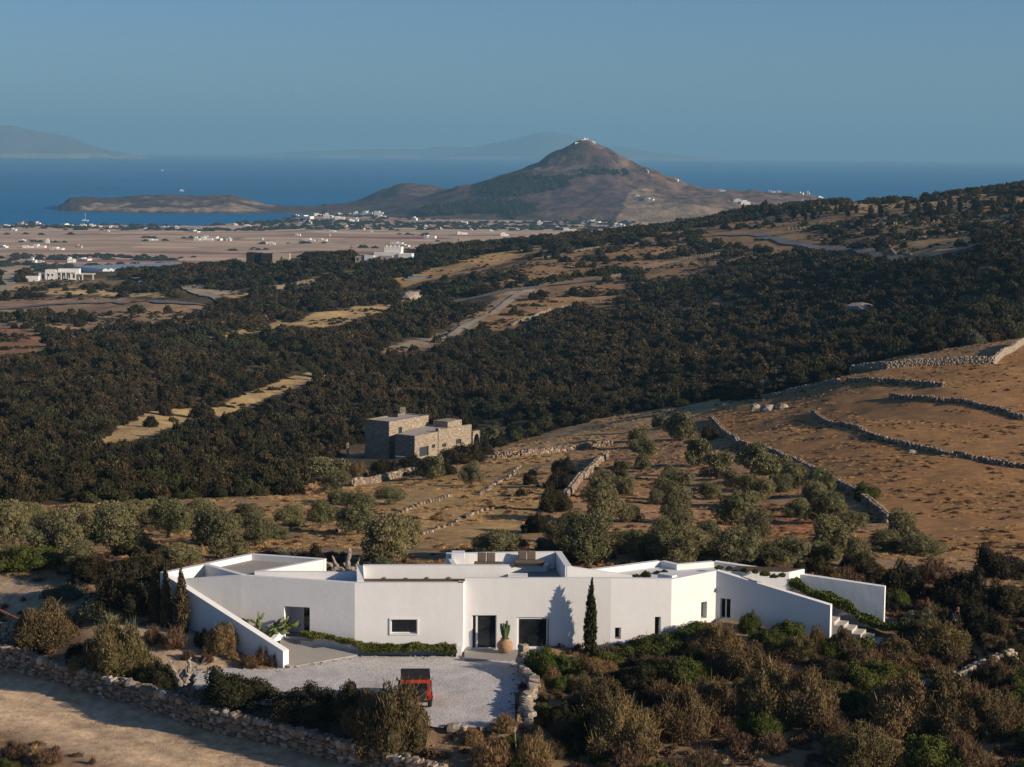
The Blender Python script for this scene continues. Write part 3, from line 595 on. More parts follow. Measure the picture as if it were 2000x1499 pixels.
def local_box(mb, p0, p1, u0, u1, n0, n1, z0, z1):
    p0 = v2(p0); p1 = v2(p1); d = (p1 - p0) / np.linalg.norm(p1 - p0); nv = np.array([-d[1], d[0]])
    mb.prism([tuple(p0 + d * u + nv * k) for u, k in ((u0, n0), (u1, n0), (u1, n1), (u0, n1))], z0, z1)
def window(p0, p1, o, depth=0.16, fr=0.07, mull=(), name='window', proud=0.0):
    """frame and pane set into an opening"""
    u0, u1, z0, z1 = o; g = MB()
    local_box(g, p0, p1, u0 + 0.004, u0 + fr, depth, depth + 0.08, z0 + 0.004, z1 - 0.004); local_box(g, p0, p1, u1 - fr, u1 - 0.004, depth, depth + 0.08, z0 + 0.004, z1 - 0.004)
    local_box(g, p0, p1, u0 + fr, u1 - fr, depth, depth + 0.08, z1 - fr, z1 - 0.004); local_box(g, p0, p1, u0 + fr, u1 - fr, depth, depth + 0.08, z0 + 0.004, z0 + fr)
    for a, w in mull: local_box(g, p0, p1, a, a + w, depth - 0.03, depth + 0.079, z0 + fr, z1 - fr)
    f = on(g.build('frame' if name != 'frame' else name, 'white_frame'))
    w = MB(); local_box(w, p0, p1, u0 + 0.01, u1 - 0.01, depth + 0.03, depth + 0.05, z0 + 0.01, z1 - 0.01)
    pane = on(w.build(name, 'window_glass')); on(f, pane)
    return pane
def rect(p0, p1, x0, y0, x1, y1):
    a = plane_uz(x0, y1, p0, p1); b_ = plane_uz(x1, y0, p0, p1); return (a[0], b_[0], a[1], b_[1])

# front, left to right
wall(F0, F1, -1.0, (F0[2], T1))
o = rect(F1, F2, 555, 1187, 605, 1246); DOORO = o
wall(F1, F2, -1.0, (T1, TF), 0.32, [o])
fo = rect(F2, F3, 763, 1210, 815, 1238)
wall(F2, F3, -1.0, TF, 0.35, [fo]); window(F2, F3, fo, 0.14, 0.06)
g = MB()
for (a, b_, c, e) in ((fo[0] - 0.07, fo[0], fo[2] - 0.07, fo[3] + 0.07), (fo[1], fo[1] + 0.07, fo[2] - 0.07, fo[3] + 0.07), (fo[0], fo[1], fo[3], fo[3] + 0.07), (fo[0], fo[1], fo[2] - 0.07, fo[2])): local_box(g, F2, F3, a, b_, -0.05, -0.001, c, e)
on(g.build('window_surround', 'white_frame'))
wall(F3, F3b, -1.0, TF, 0.35)
do = rect(F3b, F4, 921.5, 1202, 970, 1273); do = (do[0], do[1], 0.09, do[3]); wo_ = rect(F3b, F4, 1009, 1206, 1076, 1273); wo_ = (wo_[0], wo_[1], 0.09, wo_[3])
wall(F3b, F4, -1.0, TC, 0.35, [do, wo_])
door = window(F3b, F4, do, 0.15, 0.05, [(do[0] + 0.22, 0.11)], 'door')
window(F3b, F4, wo_, 0.10, 0.12, [(wo_[1] - 0.24, 0.06)])
w45 = [rect(F4, F5, 1201, 1226, 1213, 1249), rect(F4, F5, 1278.5, 1205, 1291, 1246)]
wall(F4, F5, -1.0, (TC, T5), 0.4, w45)
for q in w45: window(F4, F5, q, 0.3, 0.05)
w56 = [rect(F5, F6, 1369, 1175, 1381, 1209)]
wall(F5, F6, -1.0, (T5, T), 0.4, w56); window(F5, F6, w56[0], 0.3, 0.05)
w67 = [rect(F6, F7, 1406, 1170, 1428, 1208)]
wall(F6, F7, -1.0, (T, F7[2]), 0.45, w67, name='stair_wall'); window(F6, F7, w67[0], 0.12, 0.06, [((w67[0][0] + w67[0][1]) / 2 - 0.03, 0.06)])
# entrance recess behind the left opening
d12 = (F2 - F1) / np.linalg.norm(F2 - F1)
g = MB(); u0, u1, z0, z1_ = DOORO
local_box(g, F1, F2, u0 - 0.5, u0 - 0.02, 0.33, 2.0, z0 - 0.1, z1_ + 0.1); local_box(g, F1, F2, u1 + 0.02, u1 + 0.3, 0.33, 2.0, z0 - 0.1, z1_ + 0.1)
local_box(g, F1, F2, u0 - 0.02, u1 + 0.02, 0.33, 2.0, z1_ + 0.01, z1_ + 0.25)
on(g.build('entrance_reveal', 'white_plaster'))
g = MB(); local_box(g, F1, F2, u0 - 0.02, u0 + 0.75, 1.6, 1.75, z0 - 0.1, z1_); on(g.build('wall', 'white_plaster'))
g = MB(); local_box(g, F1, F2, u0 + 0.75, u1 + 0.02, 1.5, 1.56, z0 - 0.1, z1_); ed = on(g.build('door', 'window_glass'))
g = MB(); local_box(g, F1, F2, u0 - 0.3, u1 + 0.2, -0.01, 2.0, z0 - 0.12, z0 - 0.01); on(g.build('floor', 'concrete'))
g = MB(); k0 = F1 + d12 * (u0 + 0.02); nv = np.array([-d12[1], d12[0]]); a = k0 - nv * 0.02; e = k0 - nv * 0.85 - d12 * 0.5
g.prism([tuple(a), tuple(a - d12 * 0.28), tuple(e - d12 * 0.28), tuple(e)], [z0 - 0.1] * 4, [z0 + 0.55, z0 + 0.55, z0 - 0.06, z0 - 0.06]); on(g.build('kerb', 'white_plaster'))
# left ramp wall and the left patio
dW = v2(W1e) - v2(L0); dW /= np.linalg.norm(dW)
wall(v2(L0), v2(W1e), -1.0, (T, W1t), 0.48, name='ramp_wall')
wall(v2(L1), v2(L0), -1.0, T, -0.001 + 0.40 * 0 + 0.4, name='wall') if False else None
def parapet(a, b_, zb, zt, th=0.38, name='parapet'): return wall(v2(a), v2(b_), zb, zt, th, name=name)
# outer left parapet: its lit inner face looks right
dl = v2(L1) - v2(L0); dl /= np.linalg.norm(dl); nl = np.array([dl[1], -dl[0]])
g = MB(); g.prism([tuple(v2(L0) - dl * 0.02), tuple(v2(L1)), tuple(v2(L1) + nl * 0.36), tuple(v2(L0) + nl * 0.36)], -1.0, T - 0.003); on(g.build('parapet', 'white_plaster'))
D0 = PZ(392, 1101, T)
parapet(D0, F1 + np.array([0.02, 0.05]), -1.0, T - 0.006, 0.36)
g = MB(); q1 = v2(L1) + nl * 0.36; g.prism([tuple(q1), tuple(v2(L2)), tuple(v2(L2) + np.array([0.1, 0.36])), tuple(v2(L1) + np.array([0, 0.3]))], -1.0, T - 0.009); on(g.build('parapet', 'white_plaster'))
S0 = PZ(497, 1117, T + 0.05); S1 = PZ(698, 1118.5, T + 0.05)
parapet(S0, S1, 3.4, T + 0.05, 0.34)
P2 = PZ(633, 1093, T - 0.012)
parapet(v2(S0) + np.array([0.3, 0.36]), v2(P2) + np.array([0.0, -0.02]), 3.4, T - 0.012, 0.3)
g = MB(); g.prism([tuple(F1 + np.array([0.1, 0.3])), tuple(v2(S0) + np.array([0.1, 0.3])), tuple(v2(L2) + np.array([-0.1, 0.1])), tuple(v2(L1) + np.array([0.2, -0.1])), tuple(v2(D0) + np.array([0.2, 0.1]))], 3.5, 3.86); on(g.build('patio_floor', 'concrete'))
g = MB(); g.prism([tuple(v2(F0) + np.array([0.1, 0.3])), tuple(F1 + np.array([-0.05, 0.3])), tuple(v2(D0) + np.array([0.3, -0.1])), tuple(v2(L0) + np.array([0.8, 0.4]))], 2.2, 2.9); on(g.build('ramp_floor', 'concrete'))
# roof over the middle and the right
g = MB(); g.prism([tuple(F1 + np.array([0.5, 0.25])), tuple(F2 + np.array([0, 0.3])), tuple(F3 + np.array([0.1, 0.3])), tuple(F3b + np.array([0.1, 0.3])), tuple(v2(PZ(890, 1100, 4.0))), tuple(v2(S1) + np.array([0, 1.2])), tuple(v2(S0) + np.array([0.2, 0.2]))], 3.5, 3.84); on(g.build('roof', 'white_plaster'))
N0 = PZ(709, 1105, 4.75); N1 = PZ(995, 1105, 4.75)
parapet(N0, N1, 3.6, 4.75, 0.36)
g = MB(); a = v2(N0) + np.array([0.0, -0.004]); e = F2 + np.array([0.50, 0.36]); g.prism([tuple(a + np.array([-0.4, 0.36])), tuple(e + np.array([-0.4, 0])), tuple(e), tuple(a + np.array([0.0, 0.0]))], 3.6, [4.75, 4.14, 4.14, 4.75]); on(g.build('parapet', 'white_plaster'))
g = MB(); g.prism([tuple(e + np.array([0.01, 0.0])), tuple(F3 + np.array([-0.45, 0.36])), tuple(F3b + np.array([-0.45, 0.4])), tuple(v2(N1) + np.array([0.0, -0.01])), tuple(a + np.array([0.01, -0.01]))], 3.5, 3.98); on(g.build('green_roof_bed', 'roof_soil'))
BK0 = PZ(872, 1082, 4.8); BK1 = PZ(1084, 1079, 4.8); M0 = PZ(1104, 1106.5, 4.8); M1 = np.array([7.1, F4[1] + 1.0, T])
parapet(BK0, BK1, 3.0, 4.8, 0.38)
g = MB(); g.prism([tuple(v2(BK1) + np.array([0, 0.38])), tuple(v2(M0)), tuple(v2(M0) + np.array([0.38, 0.06])), tuple(v2(BK1) + np.array([0.40, 0.36]))], 3.0, 4.797); on(g.build('parapet', 'white_plaster'))
parapet(v2(M0) + np.array([0.1, -0.004]), M1, 3.0, (4.794, T - 0.02), 0.3)
g = MB(); g.prism([tuple(v2(BK0) + np.array([0, 0.02])), tuple(v2(BK0) + np.array([0.30, 0.02])), tuple(v2(PZ(893, 1106, 4.7))), tuple(v2(PZ(884, 1106, 4.7)))], 3.0, 4.70); on(g.build('parapet', 'white_plaster'))
g = MB(); g.prism([tuple(F3b + np.array([0.05, 0.35])), tuple(F4 + np.array([-0.2, 0.35])), tuple(v2(M0) + np.array([0.1, 0.1])), tuple(v2(BK1) + np.array([0.1, 0.02])), tuple(v2(BK0) + np.array([0.1, 0.02]))], 3.2, 3.80); on(g.build('deck_floor', 'concrete'))
cb = PZ(882, 1081, 5.05); g = MB(); g.box(cb[0], cb[0] + 0.76, cb[1], cb[1] + 0.85, 3.5, 5.05); on(g.build('chimney', 'white_plaster'))
bb0 = v2(BK0) + np.array([0.9, -0.9]); bb1 = v2(BK1) + np.array([-0.55, -0.85]); g = MB(); g.prism([tuple(bb0), tuple(bb1), tuple(v2(BK1) + np.array([-0.3, 0.0])), tuple(v2(BK0) + np.array([0.9, 0.0]))], 3.7, 4.16); on(g.build('built_in_bench', 'white_plaster'))
wb = PZ(992, 1124, 4.28); g = MB(); g.box(wb[0], wb[0] + 1.15, wb[1] - 0.05, wb[1] + 0.75, 3.7, 4.26); on(g.build('white_block', 'white_plaster'))
Q = [PZ(1172, 1112.5, T), PZ(1290, 1096, T), PZ(1322, 1103, T), PZ(1395, 1097, T), PY(1728, 1147, 121.0)]
parapet(v2(Q[0]) + np.array([-0.4, -0.1]), Q[1], 3.0, T - 0.004, 0.36); parapet(Q[1], Q[2], 3.0, T - 0.008, 0.36); parapet(Q[2], Q[3], 3.0, T - 0.012, 0.36); parapet(Q[3], Q[4], -1.0, (T - 0.016, Q[4][2]), 0.45, 'garden_wall')
g = MB(); g.prism([tuple(F4 + np.array([-0.2, 0.38])), tuple(F5 + np.array([0, 0.42])), tuple(F6 + np.array([-0.1, 0.42])), tuple(v2(Q[3]) + np.array([0, -0.02])), tuple(v2(Q[2]) + np.array([0, -0.02])), tuple(v2(Q[1]) + np.array([0, -0.02])), tuple(v2(Q[0])), tuple(v2(M0) + np.array([0.4, 0.3]))], 3.4, 3.86); on(g.build('roof', 'white_plaster'))
g = MB(); k = F5 + np.array([-0.75, 1.0]); g.prism([tuple(k), tuple(F5 + np.array([0.05, 0.41])), tuple(F5 + np.array([0.35, 0.62])), tuple(k + np.array([0.35, 0.25]))], 3.5, T + 0.02); on(g.build('parapet', 'white_plaster'))
# planter on the roof above the stair
_e = v2(F7) - v2(F6); _e /= np.linalg.norm(_e); _n = np.array([-_e[1], _e[0]])
pl = [v2(F6) + _e * a + _n * b_ for a, b_ in ((0.2, 0.62), (3.9, 2.0), (4.5, 3.3), (0.5, 2.5))]
c_ = sum(v2(x) for x in pl) / 4
g = MB(); g.prism([tuple(v2(x)) for x in pl], 3.0, 4.06); on(g.build('planter', 'white_plaster'))
g = MB(); g.prism([tuple(c_ + (v2(x) - c_) * 0.93) for x in pl], 3.9, 4.09); on(g.build('planter_soil', 'roof_soil'))
# stairs behind the sloping wall
eS = v2(F7) - v2(F6); eS /= np.linalg.norm(eS); nS = np.array([-eS[1], eS[0]])
for i in range(17):
    s1 = 2.75 - 0.52 * i; zt_ = 0.69 + 0.197 * i; q = v2(F7) + nS * 0.46
    g = MB(); g.prism([tuple(q + eS * (s1 - 0.56)), tuple(q + eS * s1), tuple(q + eS * s1 + nS * 1.5), tuple(q + eS * (s1 - 0.56) + nS * 1.5)], zt_ - 0.19 - (0.6 if i else 0.1), zt_)
    on(g.build('step', 'step_stone'))
# paving in front
g = MB(); l0 = F3b + np.array([0.0, -0.003]); g.prism([tuple(l0), tuple(l0 + np.array([0.06, -2.3])), tuple(l0 + np.array([3.5, -2.3])), tuple(l0 + np.array([3.6, 0.1]))], -0.7, 0.06); on(g.build('landing', 'concrete'))
g = MB(); g.box(F3[0] - 0.36, F3[0] - 0.06, F3[1] - 0.75, F3[1] - 0.02, -0.7, 0.42); on(g.build('bollard_block', 'white_plaster'))
pz = [(553, 1300, 0.06), (567, 1302.5, 0.03), (698, 1281, 0.03), (634, 1263.5, 0.34), (613, 1266, 0.34), (578, 1255, 0.55), (592, 1246, 0.62), (545, 1242, 0.6)]
pp = [PZ(*a) for a in pz]
_A = np.array([[x[0], x[1], 1.0] for x in pp]); _c = np.linalg.lstsq(_A, np.array([a[2] for a in pz]), rcond=None)[0]
g = MB(); g.prism([tuple(v2(x)) for x in pp], -0.9, [float(v_) for v_ in _A @ _c])
struct(g.build('concrete_path', 'concrete'), 'grey concrete path to the side entrance')

# white gravel court
m, n, b = new_mat('gravel')
p = wpos(n); vo = nd(n, 'ShaderNodeTexVoronoi', Scale=21.0); n.links.new(p, vo.inputs['Vector'])
sp = n.nodes.new('ShaderNodeSeparateColor'); n.links.new(vo.outputs['Color'], sp.inputs[0])
cc = ramp(n, sp.outputs[0], [(0.0, (0.42, 0.40, 0.385)), (0.4, (0.62, 0.59, 0.565)), (1.0, (0.76, 0.735, 0.705))])
f = ramp(n, noise_node(n, 0.5, 4, p), [(0.3, (0.82, 0.80, 0.78)), (0.65, (1.05, 1.04, 1.03))])
n.links.new(mix(n, 1.0, cc, f, 'MULTIPLY'), b.inputs['Base Color']); b.inputs['Roughness'].default_value = 0.9
bump(n, b, vo.outputs['Distance'], 0.75, 0.04)
def build_court():
    xs = np.arange(-20, 3, 0.16); ys = np.arange(102, 119.5, 0.16); X, Y = np.meshgrid(xs, ys); inn = inpoly(X, Y, COURT)
    Z = -0.02 + (fbm(X / 1.1, Y / 1.1, 3) - 0.5) * 0.07 + (fbm(X / 0.25, Y / 0.25, 2) - 0.5) * 0.035
    q = grid_quads(len(ys), len(xs)); keep = inn.ravel()[q].all(1); q = q[keep]
    used = np.unique(q); mp = np.zeros(X.size, int); mp[used] = np.arange(len(used))
    me = np_mesh('gravel_court', np.stack([X.ravel()[used], Y.ravel()[used], Z.ravel()[used]], 1), quads=mp[q], mat='gravel', smooth=True)
    struct(link_mesh('gravel_court', me), 'pale gravel court in front of the house')
build_court()

# ------------------------------------------------------------------ roof furniture and pots
def lounge(px, py, w, zt, label):
    c = PZ(px, py, zt); r = empty('daybed', (c[0], c[1], 4.16)); r.rotation_euler[2] = math.radians(-2)
    tag(r, label, 'daybed', 'daybeds on the roof terrace')
    L = w; g = MB().box(-L / 2, L / 2, 0, 0.75, 0.12, 0.19); g.build('base', 'dark_wood', r)
    MB().box(-L / 2 + 0.03, L / 2 - 0.03, 0.02, 0.73, 0.193, 0.33).build('mattress', 'taupe_fabric', r, bevel=0.03)
    for sx in (-1, 1):
        for sy in (0.08, 0.66): MB().box(sx * (L / 2 - 0.14) - 0.04, sx * (L / 2 - 0.14) + 0.04, sy - 0.04, sy + 0.04, 0.0, 0.12).build('leg', 'dark_wood', r)
    for k in (-1, 1):
        cu = MB().box(-0.26, 0.26, -0.08, 0.08, 0, 0.54).build('cushion', 'taupe_fabric', r, bevel=0.05)
        cu.location = (-0.14 + k * 0.27, 0.60, 0.33); cu.rotation_euler = (math.radians(-12), 0, math.radians(k * 2))
        bm = bmesh.new(); bm.from_mesh(cu.data)
        for v in bm.verts:
            a = 1 - abs(v.co.x / 0.26) ** 2; e_ = 1 - abs((v.co.z - 0.27) / 0.27) ** 2; v.co.y *= 0.45 + 0.75 * max(a, 0) * max(e_, 0)
            v.co.x *= 1 - 0.07 * (1 - abs((v.co.z - 0.27) / 0.27)); 
        bm.to_mesh(cu.data); bm.free()
    return r
lounge(953.5, 1107.5, 1.75, 4.3, 'dark daybed with two cushions nearer the white chimney block')
lounge(1033, 1103.5, 1.80, 4.3, 'dark daybed with two cushions behind the small wooden table')
tb = PZ(1038, 1112, 3.8); r = empty('side_table', (tb[0], tb[1], 3.8)); tag(r, 'small wooden side table on the roof terrace', 'table')
MB().box(-0.36, 0.36, -0.24, 0.24, 0.40, 0.45).build('table_top', 'teak', r)
for sx in (-0.31, 0.31):
    for sy in (-0.19, 0.19): MB().box(sx - 0.03, sx + 0.03, sy - 0.03, sy + 0.03, 0, 0.40).build('leg', 'teak', r)
# pot with cactus beside the door
pc = PZ(986, 1275, 0.06); pc[2] = 0.06
g = MB().lathe([(0.001, 0.0), (0.20, 0.0), (0.25, 0.03), (0.40, 0.18), (0.475, 0.38), (0.46, 0.52), (0.37, 0.66), (0.26, 0.72), (0.245, 0.76), (0.275, 0.80), (0.265, 0.82), (0.22, 0.81), (0.20, 0.72)], 32, mi=0)
pot = g.build('terracotta_jar', 'terracotta', smooth=True); pot.location = pc; tag(pot, 'round terracotta jar beside the glass door', 'jar')
g = MB().lathe([(0.001, 0.742), (0.205, 0.74)], 24); g.build('soil', 'soil', pot)
ct = empty('cactus', (pc[0], pc[1], 0.80)); tag(ct, 'tall columnar cactus growing in the terracotta jar', 'cactus')
def column_cactus(pts, rad):
    """ribbed stem"""
    g = MB(); pts = [Vector(p_) for p_ in pts]; seg = 12; b0 = len(g.v)
    for i, p_ in enumerate(pts):
        k = i / (len(pts) - 1); rr = rad * (0.75 + 0.6 * k - 0.45 * k ** 5)
        for s in range(seg):
            t = 2 * math.pi * s / seg; rs = rr * (1.0 if s % 2 else 0.68); g.v.append((p_.x + rs * math.cos(t), p_.y + rs * math.sin(t), p_.z))
    for i in range(len(pts) - 1):
        for s in range(seg): g.f.append((i * seg + s, i * seg + (s + 1) % seg, (i + 1) * seg + (s + 1) % seg, (i + 1) * seg + s)); g.mi.append(0)
    g.f.append(tuple(range((len(pts) - 1) * seg, len(pts) * seg))); g.mi.append(0)
    g.build('stem', 'cactus', ct)
for dx, dy, h, lean in ((-0.16, 0, 0.95, -0.16), (-0.06, -0.07, 0.98, -0.05), (0.02, 0.08, 0.92, 0.0), (0.07, -0.02, 1.12, 0.08), (0.15, 0.04, 0.86, 0.17), (-0.02, -0.1, 0.7, 0.0)):
    column_cactus([(dx * 0.45 + lean * math.sin(1.5 * k / 5), dy * 0.7, h * k / 5) for k in range(6)], 0.078)
# prickly pear by the entrance
def prickly_pear(loc):
    r = empty('prickly_pear', loc); r.scale = (1.45, 1.0, 1.25); tag(r, 'prickly pear cactus with flat green pads by the side entrance', 'cactus'); rnd = random.Random(4)
    seg = 10; pv = []; pf = []
    for k in range(seg):
        t = 2 * math.pi * k / seg; pv.append((0.5 * math.sin(t) * (0.82 + 0.18 * math.cos(t)) * 1.0, 0, 0.5 - 0.5 * math.cos(t)))
    V = [(x, -0.07, z) for x, _, z in pv] + [(x, 0.07, z) for x, _, z in pv] + [(0, -0.11, 0.55), (0, 0.11, 0.55)]
    Fs = [(k, (k + 1) % seg, seg + (k + 1) % seg, seg + k) for k in range(seg)] + [((k + 1) % seg, k, 2 * seg) for k in range(seg)] + [(seg + k, seg + (k + 1) % seg, 2 * seg + 1) for k in range(seg)]
    me = bpy.data.meshes.new('pad'); me.from_pydata(V, [], Fs); me.update(); me.materials.append(MATS['pear_pad']); me.polygons.foreach_set('use_smooth', [True] * len(me.polygons))
    mf = bpy.data.meshes.new('fruit'); gg = MB().lathe([(0.001, 0), (0.03, 0.01), (0.035, 0.05), (0.02, 0.08), (0.001, 0.08)], 8); mf.from_pydata(gg.v, [], gg.f); mf.update(); mf.materials.append(MATS['pear_fruit'])
    def pad(M, size, depth):
        o = link_mesh('pad', me, r); o.matrix_local = M @ Matrix.Diagonal((size * 0.62, size * 0.62, size, 1))
        tip = M @ Matrix.Translation((0, 0, size * 0.95))
        if depth < 3:
            for k in range(rnd.choice([1, 2, 2, 3]) if depth else 2):
                a = rnd.uniform(-55, 55); off = M @ Matrix.Translation((size * 0.30 * math.sin(math.radians(a)), 0, size * (0.55 + 0.4 * math.cos(math.radians(a)))))
                pad(off @ Matrix.Rotation(math.radians(a), 4, 'Y') @ Matrix.Rotation(math.radians(rnd.uniform(-70, 70)), 4, 'Z') @ Matrix.Rotation(math.radians(rnd.uniform(-22, 22)), 4, 'X'), size * rnd.uniform(0.78, 0.98), depth + 1)
        elif rnd.random() < 0.4:
            f = link_mesh('fruit', mf, r); f.matrix_local = tip
    for x, y, a in ((-0.62, 0.1, -18), (-0.2, 0, -10), (0.15, 0.15, 8), (0.45, -0.05, 20), (0.0, -0.2, 2)):
        pad(Matrix.Translation((x, y, -0.06)) @ Matrix.Rotation(math.radians(a), 4, 'Y') @ Matrix.Rotation(math.radians(rnd.uniform(-60, 60)), 4, 'Z'), 0.46, 0)
q = PY(519, 1245, 118.3); prickly_pear((q[0], q[1], 0.35))
# ------------------------------------------------------------------ foliage
def leaf_mat(name, stops, rough=0.8, trans=0.0, inst=0.35):
    """colour from the leaf tint, varied from plant to plant"""
    m, n, b = new_mat(name); at = nd(n, 'ShaderNodeAttribute', attribute_name='tint')
    sp = n.nodes.new('ShaderNodeSeparateColor'); n.links.new(at.outputs['Color'], sp.inputs[0])
    c = ramp(n, sp.outputs[0], stops)
    oi = n.nodes.new('ShaderNodeObjectInfo')
    c = mix(n, 1.0, c, ramp(n, oi.outputs['Random'], [(0.0, (1 - inst, 1 - inst * 0.85, 1 - inst)), (0.25, (1, 1, 1)), (0.45, (1 - inst * 0.4, 1 - inst * 0.05, 1 - inst * 0.5)), (0.6, (1 + inst, 1 + inst * 0.75, 1 + inst * 0.5)), (0.8, (1 - inst * 0.6, 1 - inst * 0.6, 1 - inst * 0.6)), (1.0, (1 + inst * 0.5, 1 + inst * 0.55, 1 + inst * 0.2))]), 'MULTIPLY')
    n.links.new(c, b.inputs['Base Color']); b.inputs['Roughness'].default_value = rough; b.inputs['Specular IOR Level'].default_value = 0.15
    return m
leaf_mat('juniper_leaf', [(0.0, (0.060, 0.046, 0.022)), (0.35, (0.125, 0.088, 0.041)), (0.7, (0.185, 0.127, 0.06)), (1.0, (0.26, 0.18, 0.092))])
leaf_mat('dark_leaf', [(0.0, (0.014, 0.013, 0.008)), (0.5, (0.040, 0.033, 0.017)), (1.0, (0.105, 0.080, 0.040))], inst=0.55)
leaf_mat('green_leaf', [(0.0, (0.035, 0.045, 0.010)), (0.5, (0.085, 0.098, 0.020)), (1.0, (0.15, 0.155, 0.035))])
leaf_mat('olive_leaf', [(0.0, (0.075, 0.072, 0.032)), (0.5, (0.16, 0.145, 0.07)), (1.0, (0.27, 0.24, 0.13))], inst=0.25)
leaf_mat('grey_leaf', [(0.0, (0.075, 0.080, 0.055)), (0.5, (0.12, 0.122, 0.085)), (1.0, (0.18, 0.175, 0.12))])
leaf_mat('dry_leaf', [(0.0, (0.13, 0.075, 0.035)), (0.5, (0.22, 0.135, 0.065)), (1.0, (0.32, 0.21, 0.11))])
leaf_mat('red_leaf', [(0.0, (0.08, 0.045, 0.028)), (0.5, (0.13, 0.075, 0.045)), (1.0, (0.19, 0.115, 0.07))])
leaf_mat('cypress_leaf', [(0.0, (0.022, 0.028, 0.012)), (0.5, (0.042, 0.048, 0.018)), (1.0, (0.075, 0.075, 0.03))])
leaf_mat('brown_cypress_leaf', [(0.0, (0.055, 0.038, 0.02)), (0.5, (0.11, 0.075, 0.04)), (1.0, (0.20, 0.135, 0.075))])
leaf_mat('straw', [(0.0, (0.34, 0.20, 0.085)), (0.5, (0.50, 0.31, 0.14)), (1.0, (0.66, 0.45, 0.23))])
leaf_mat('pine_leaf', [(0.0, (0.022, 0.034, 0.018)), (1.0, (0.05, 0.062, 0.03))])
simple_mat('bark', (0.10, 0.075, 0.055), 0.95, 0.35, 5.0, bmp=0.6, bscale=18)
simple_mat('grey_wood', (0.30, 0.255, 0.215), 0.9, 0.35, 3.0, bmp=0.8, bscale=7, bdist=0.05)

_ico = None
def ico(sub=2):
    bm = bmesh.new(); bmesh.ops.create_icosphere(bm, subdivisions=sub, radius=1.0); V = np.array([v.co[:] for v in bm.verts]); F = np.array([[v.index for v in f.verts] for f in bm.faces]); bm.free(); return V, F
ICO1 = ico(1); ICO2 = ico(2)
def foliage(name, lobes, n, size, mat, seed, aspect=0.45, out=0.8, up=0.5, rnd=0.6, quad=True, core=0.72, tint=(0.5, 0.22), shell=(0.78, 1.06), clip=None, twigs=0):
    """crown: leaf sprays spread over and through overlapping lobes, with a rough dark heart"""
    r = np.random.default_rng(seed); lobes = np.array(lobes, float)
    area = (lobes[:, 3] * lobes[:, 4] + lobes[:, 3] * lobes[:, 5] + lobes[:, 4] * lobes[:, 5]); pr = area / area.sum()
    N = int(n * 1.5); li = r.choice(len(lobes), N, p=pr); d = r.normal(size=(N, 3)); d /= np.linalg.norm(d, axis=1)[:, None]
    rad = r.uniform(shell[0], shell[1], N); c = lobes[li, :3]; s = lobes[li, 3:6]; P = c + d * s * rad[:, None]
    nrm = d / s; nrm /= np.linalg.norm(nrm, axis=1)[:, None]
    keep = np.ones(N, bool)
    for k in range(len(lobes)):
        q = (P - lobes[k, :3]) / lobes[k, 3:6]; keep &= ~((np.linalg.norm(q, axis=1) < 0.66) & (li != k))
    keep &= P[:, 2] > (0.0 if clip is None else clip)
    P = P[keep][:n]; nrm = nrm[keep][:n]; li = li[keep][:n]; N = len(P)
    lt = r.normal(0, 0.10, len(lobes))
    a = nrm * out + np.array([0, 0, up]) + r.normal(size=(N, 3)) * rnd; a /= np.linalg.norm(a, axis=1)[:, None]
    w = np.cross(a, r.normal(size=(N, 3))); w /= np.linalg.norm(w, axis=1)[:, None]
    L = size * r.uniform(0.6, 1.5, N)[:, None]; W = L * aspect
    t = np.clip(r.normal(tint[0], tint[1], N) + lt[li], 0, 1)
    if twigs:
        tw = r.choice(N, twigs, replace=False); L[tw] = size * r.uniform(2.5, 5.5, twigs)[:, None]; W[tw] = L[tw] * 0.045; P[tw] = P[tw] + a[tw] * L[tw] * 0.3; t[tw] = r.uniform(0.7, 1.0, twigs)
    if quad:
        V = np.stack([P - a * L * 0.35, P + w * W * 0.5 + a * L * 0.1, P + a * L * 0.65, P - w * W * 0.5 + a * L * 0.1], 1).reshape(-1, 3)
        Q = np.arange(4 * N).reshape(N, 4); Tt = np.repeat(t, 4); tris = None
    else:
        V = np.stack([P + w * W * 0.5 - a * L * 0.3, P - w * W * 0.5 - a * L * 0.3, P + a * L * 0.7], 1).reshape(-1, 3); Q = None; tris = np.arange(3 * N).reshape(N, 3); Tt = np.repeat(t, 3)
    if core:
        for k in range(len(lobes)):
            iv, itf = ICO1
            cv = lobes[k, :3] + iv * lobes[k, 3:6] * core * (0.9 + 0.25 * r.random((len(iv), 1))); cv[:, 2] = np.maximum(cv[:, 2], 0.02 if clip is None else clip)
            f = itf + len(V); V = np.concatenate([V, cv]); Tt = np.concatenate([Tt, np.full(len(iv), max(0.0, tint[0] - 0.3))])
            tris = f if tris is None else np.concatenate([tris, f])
    return np_mesh(name, V, quads=Q, tris=tris, mat=mat, cols=np.repeat(Tt[:, None], 3, 1))

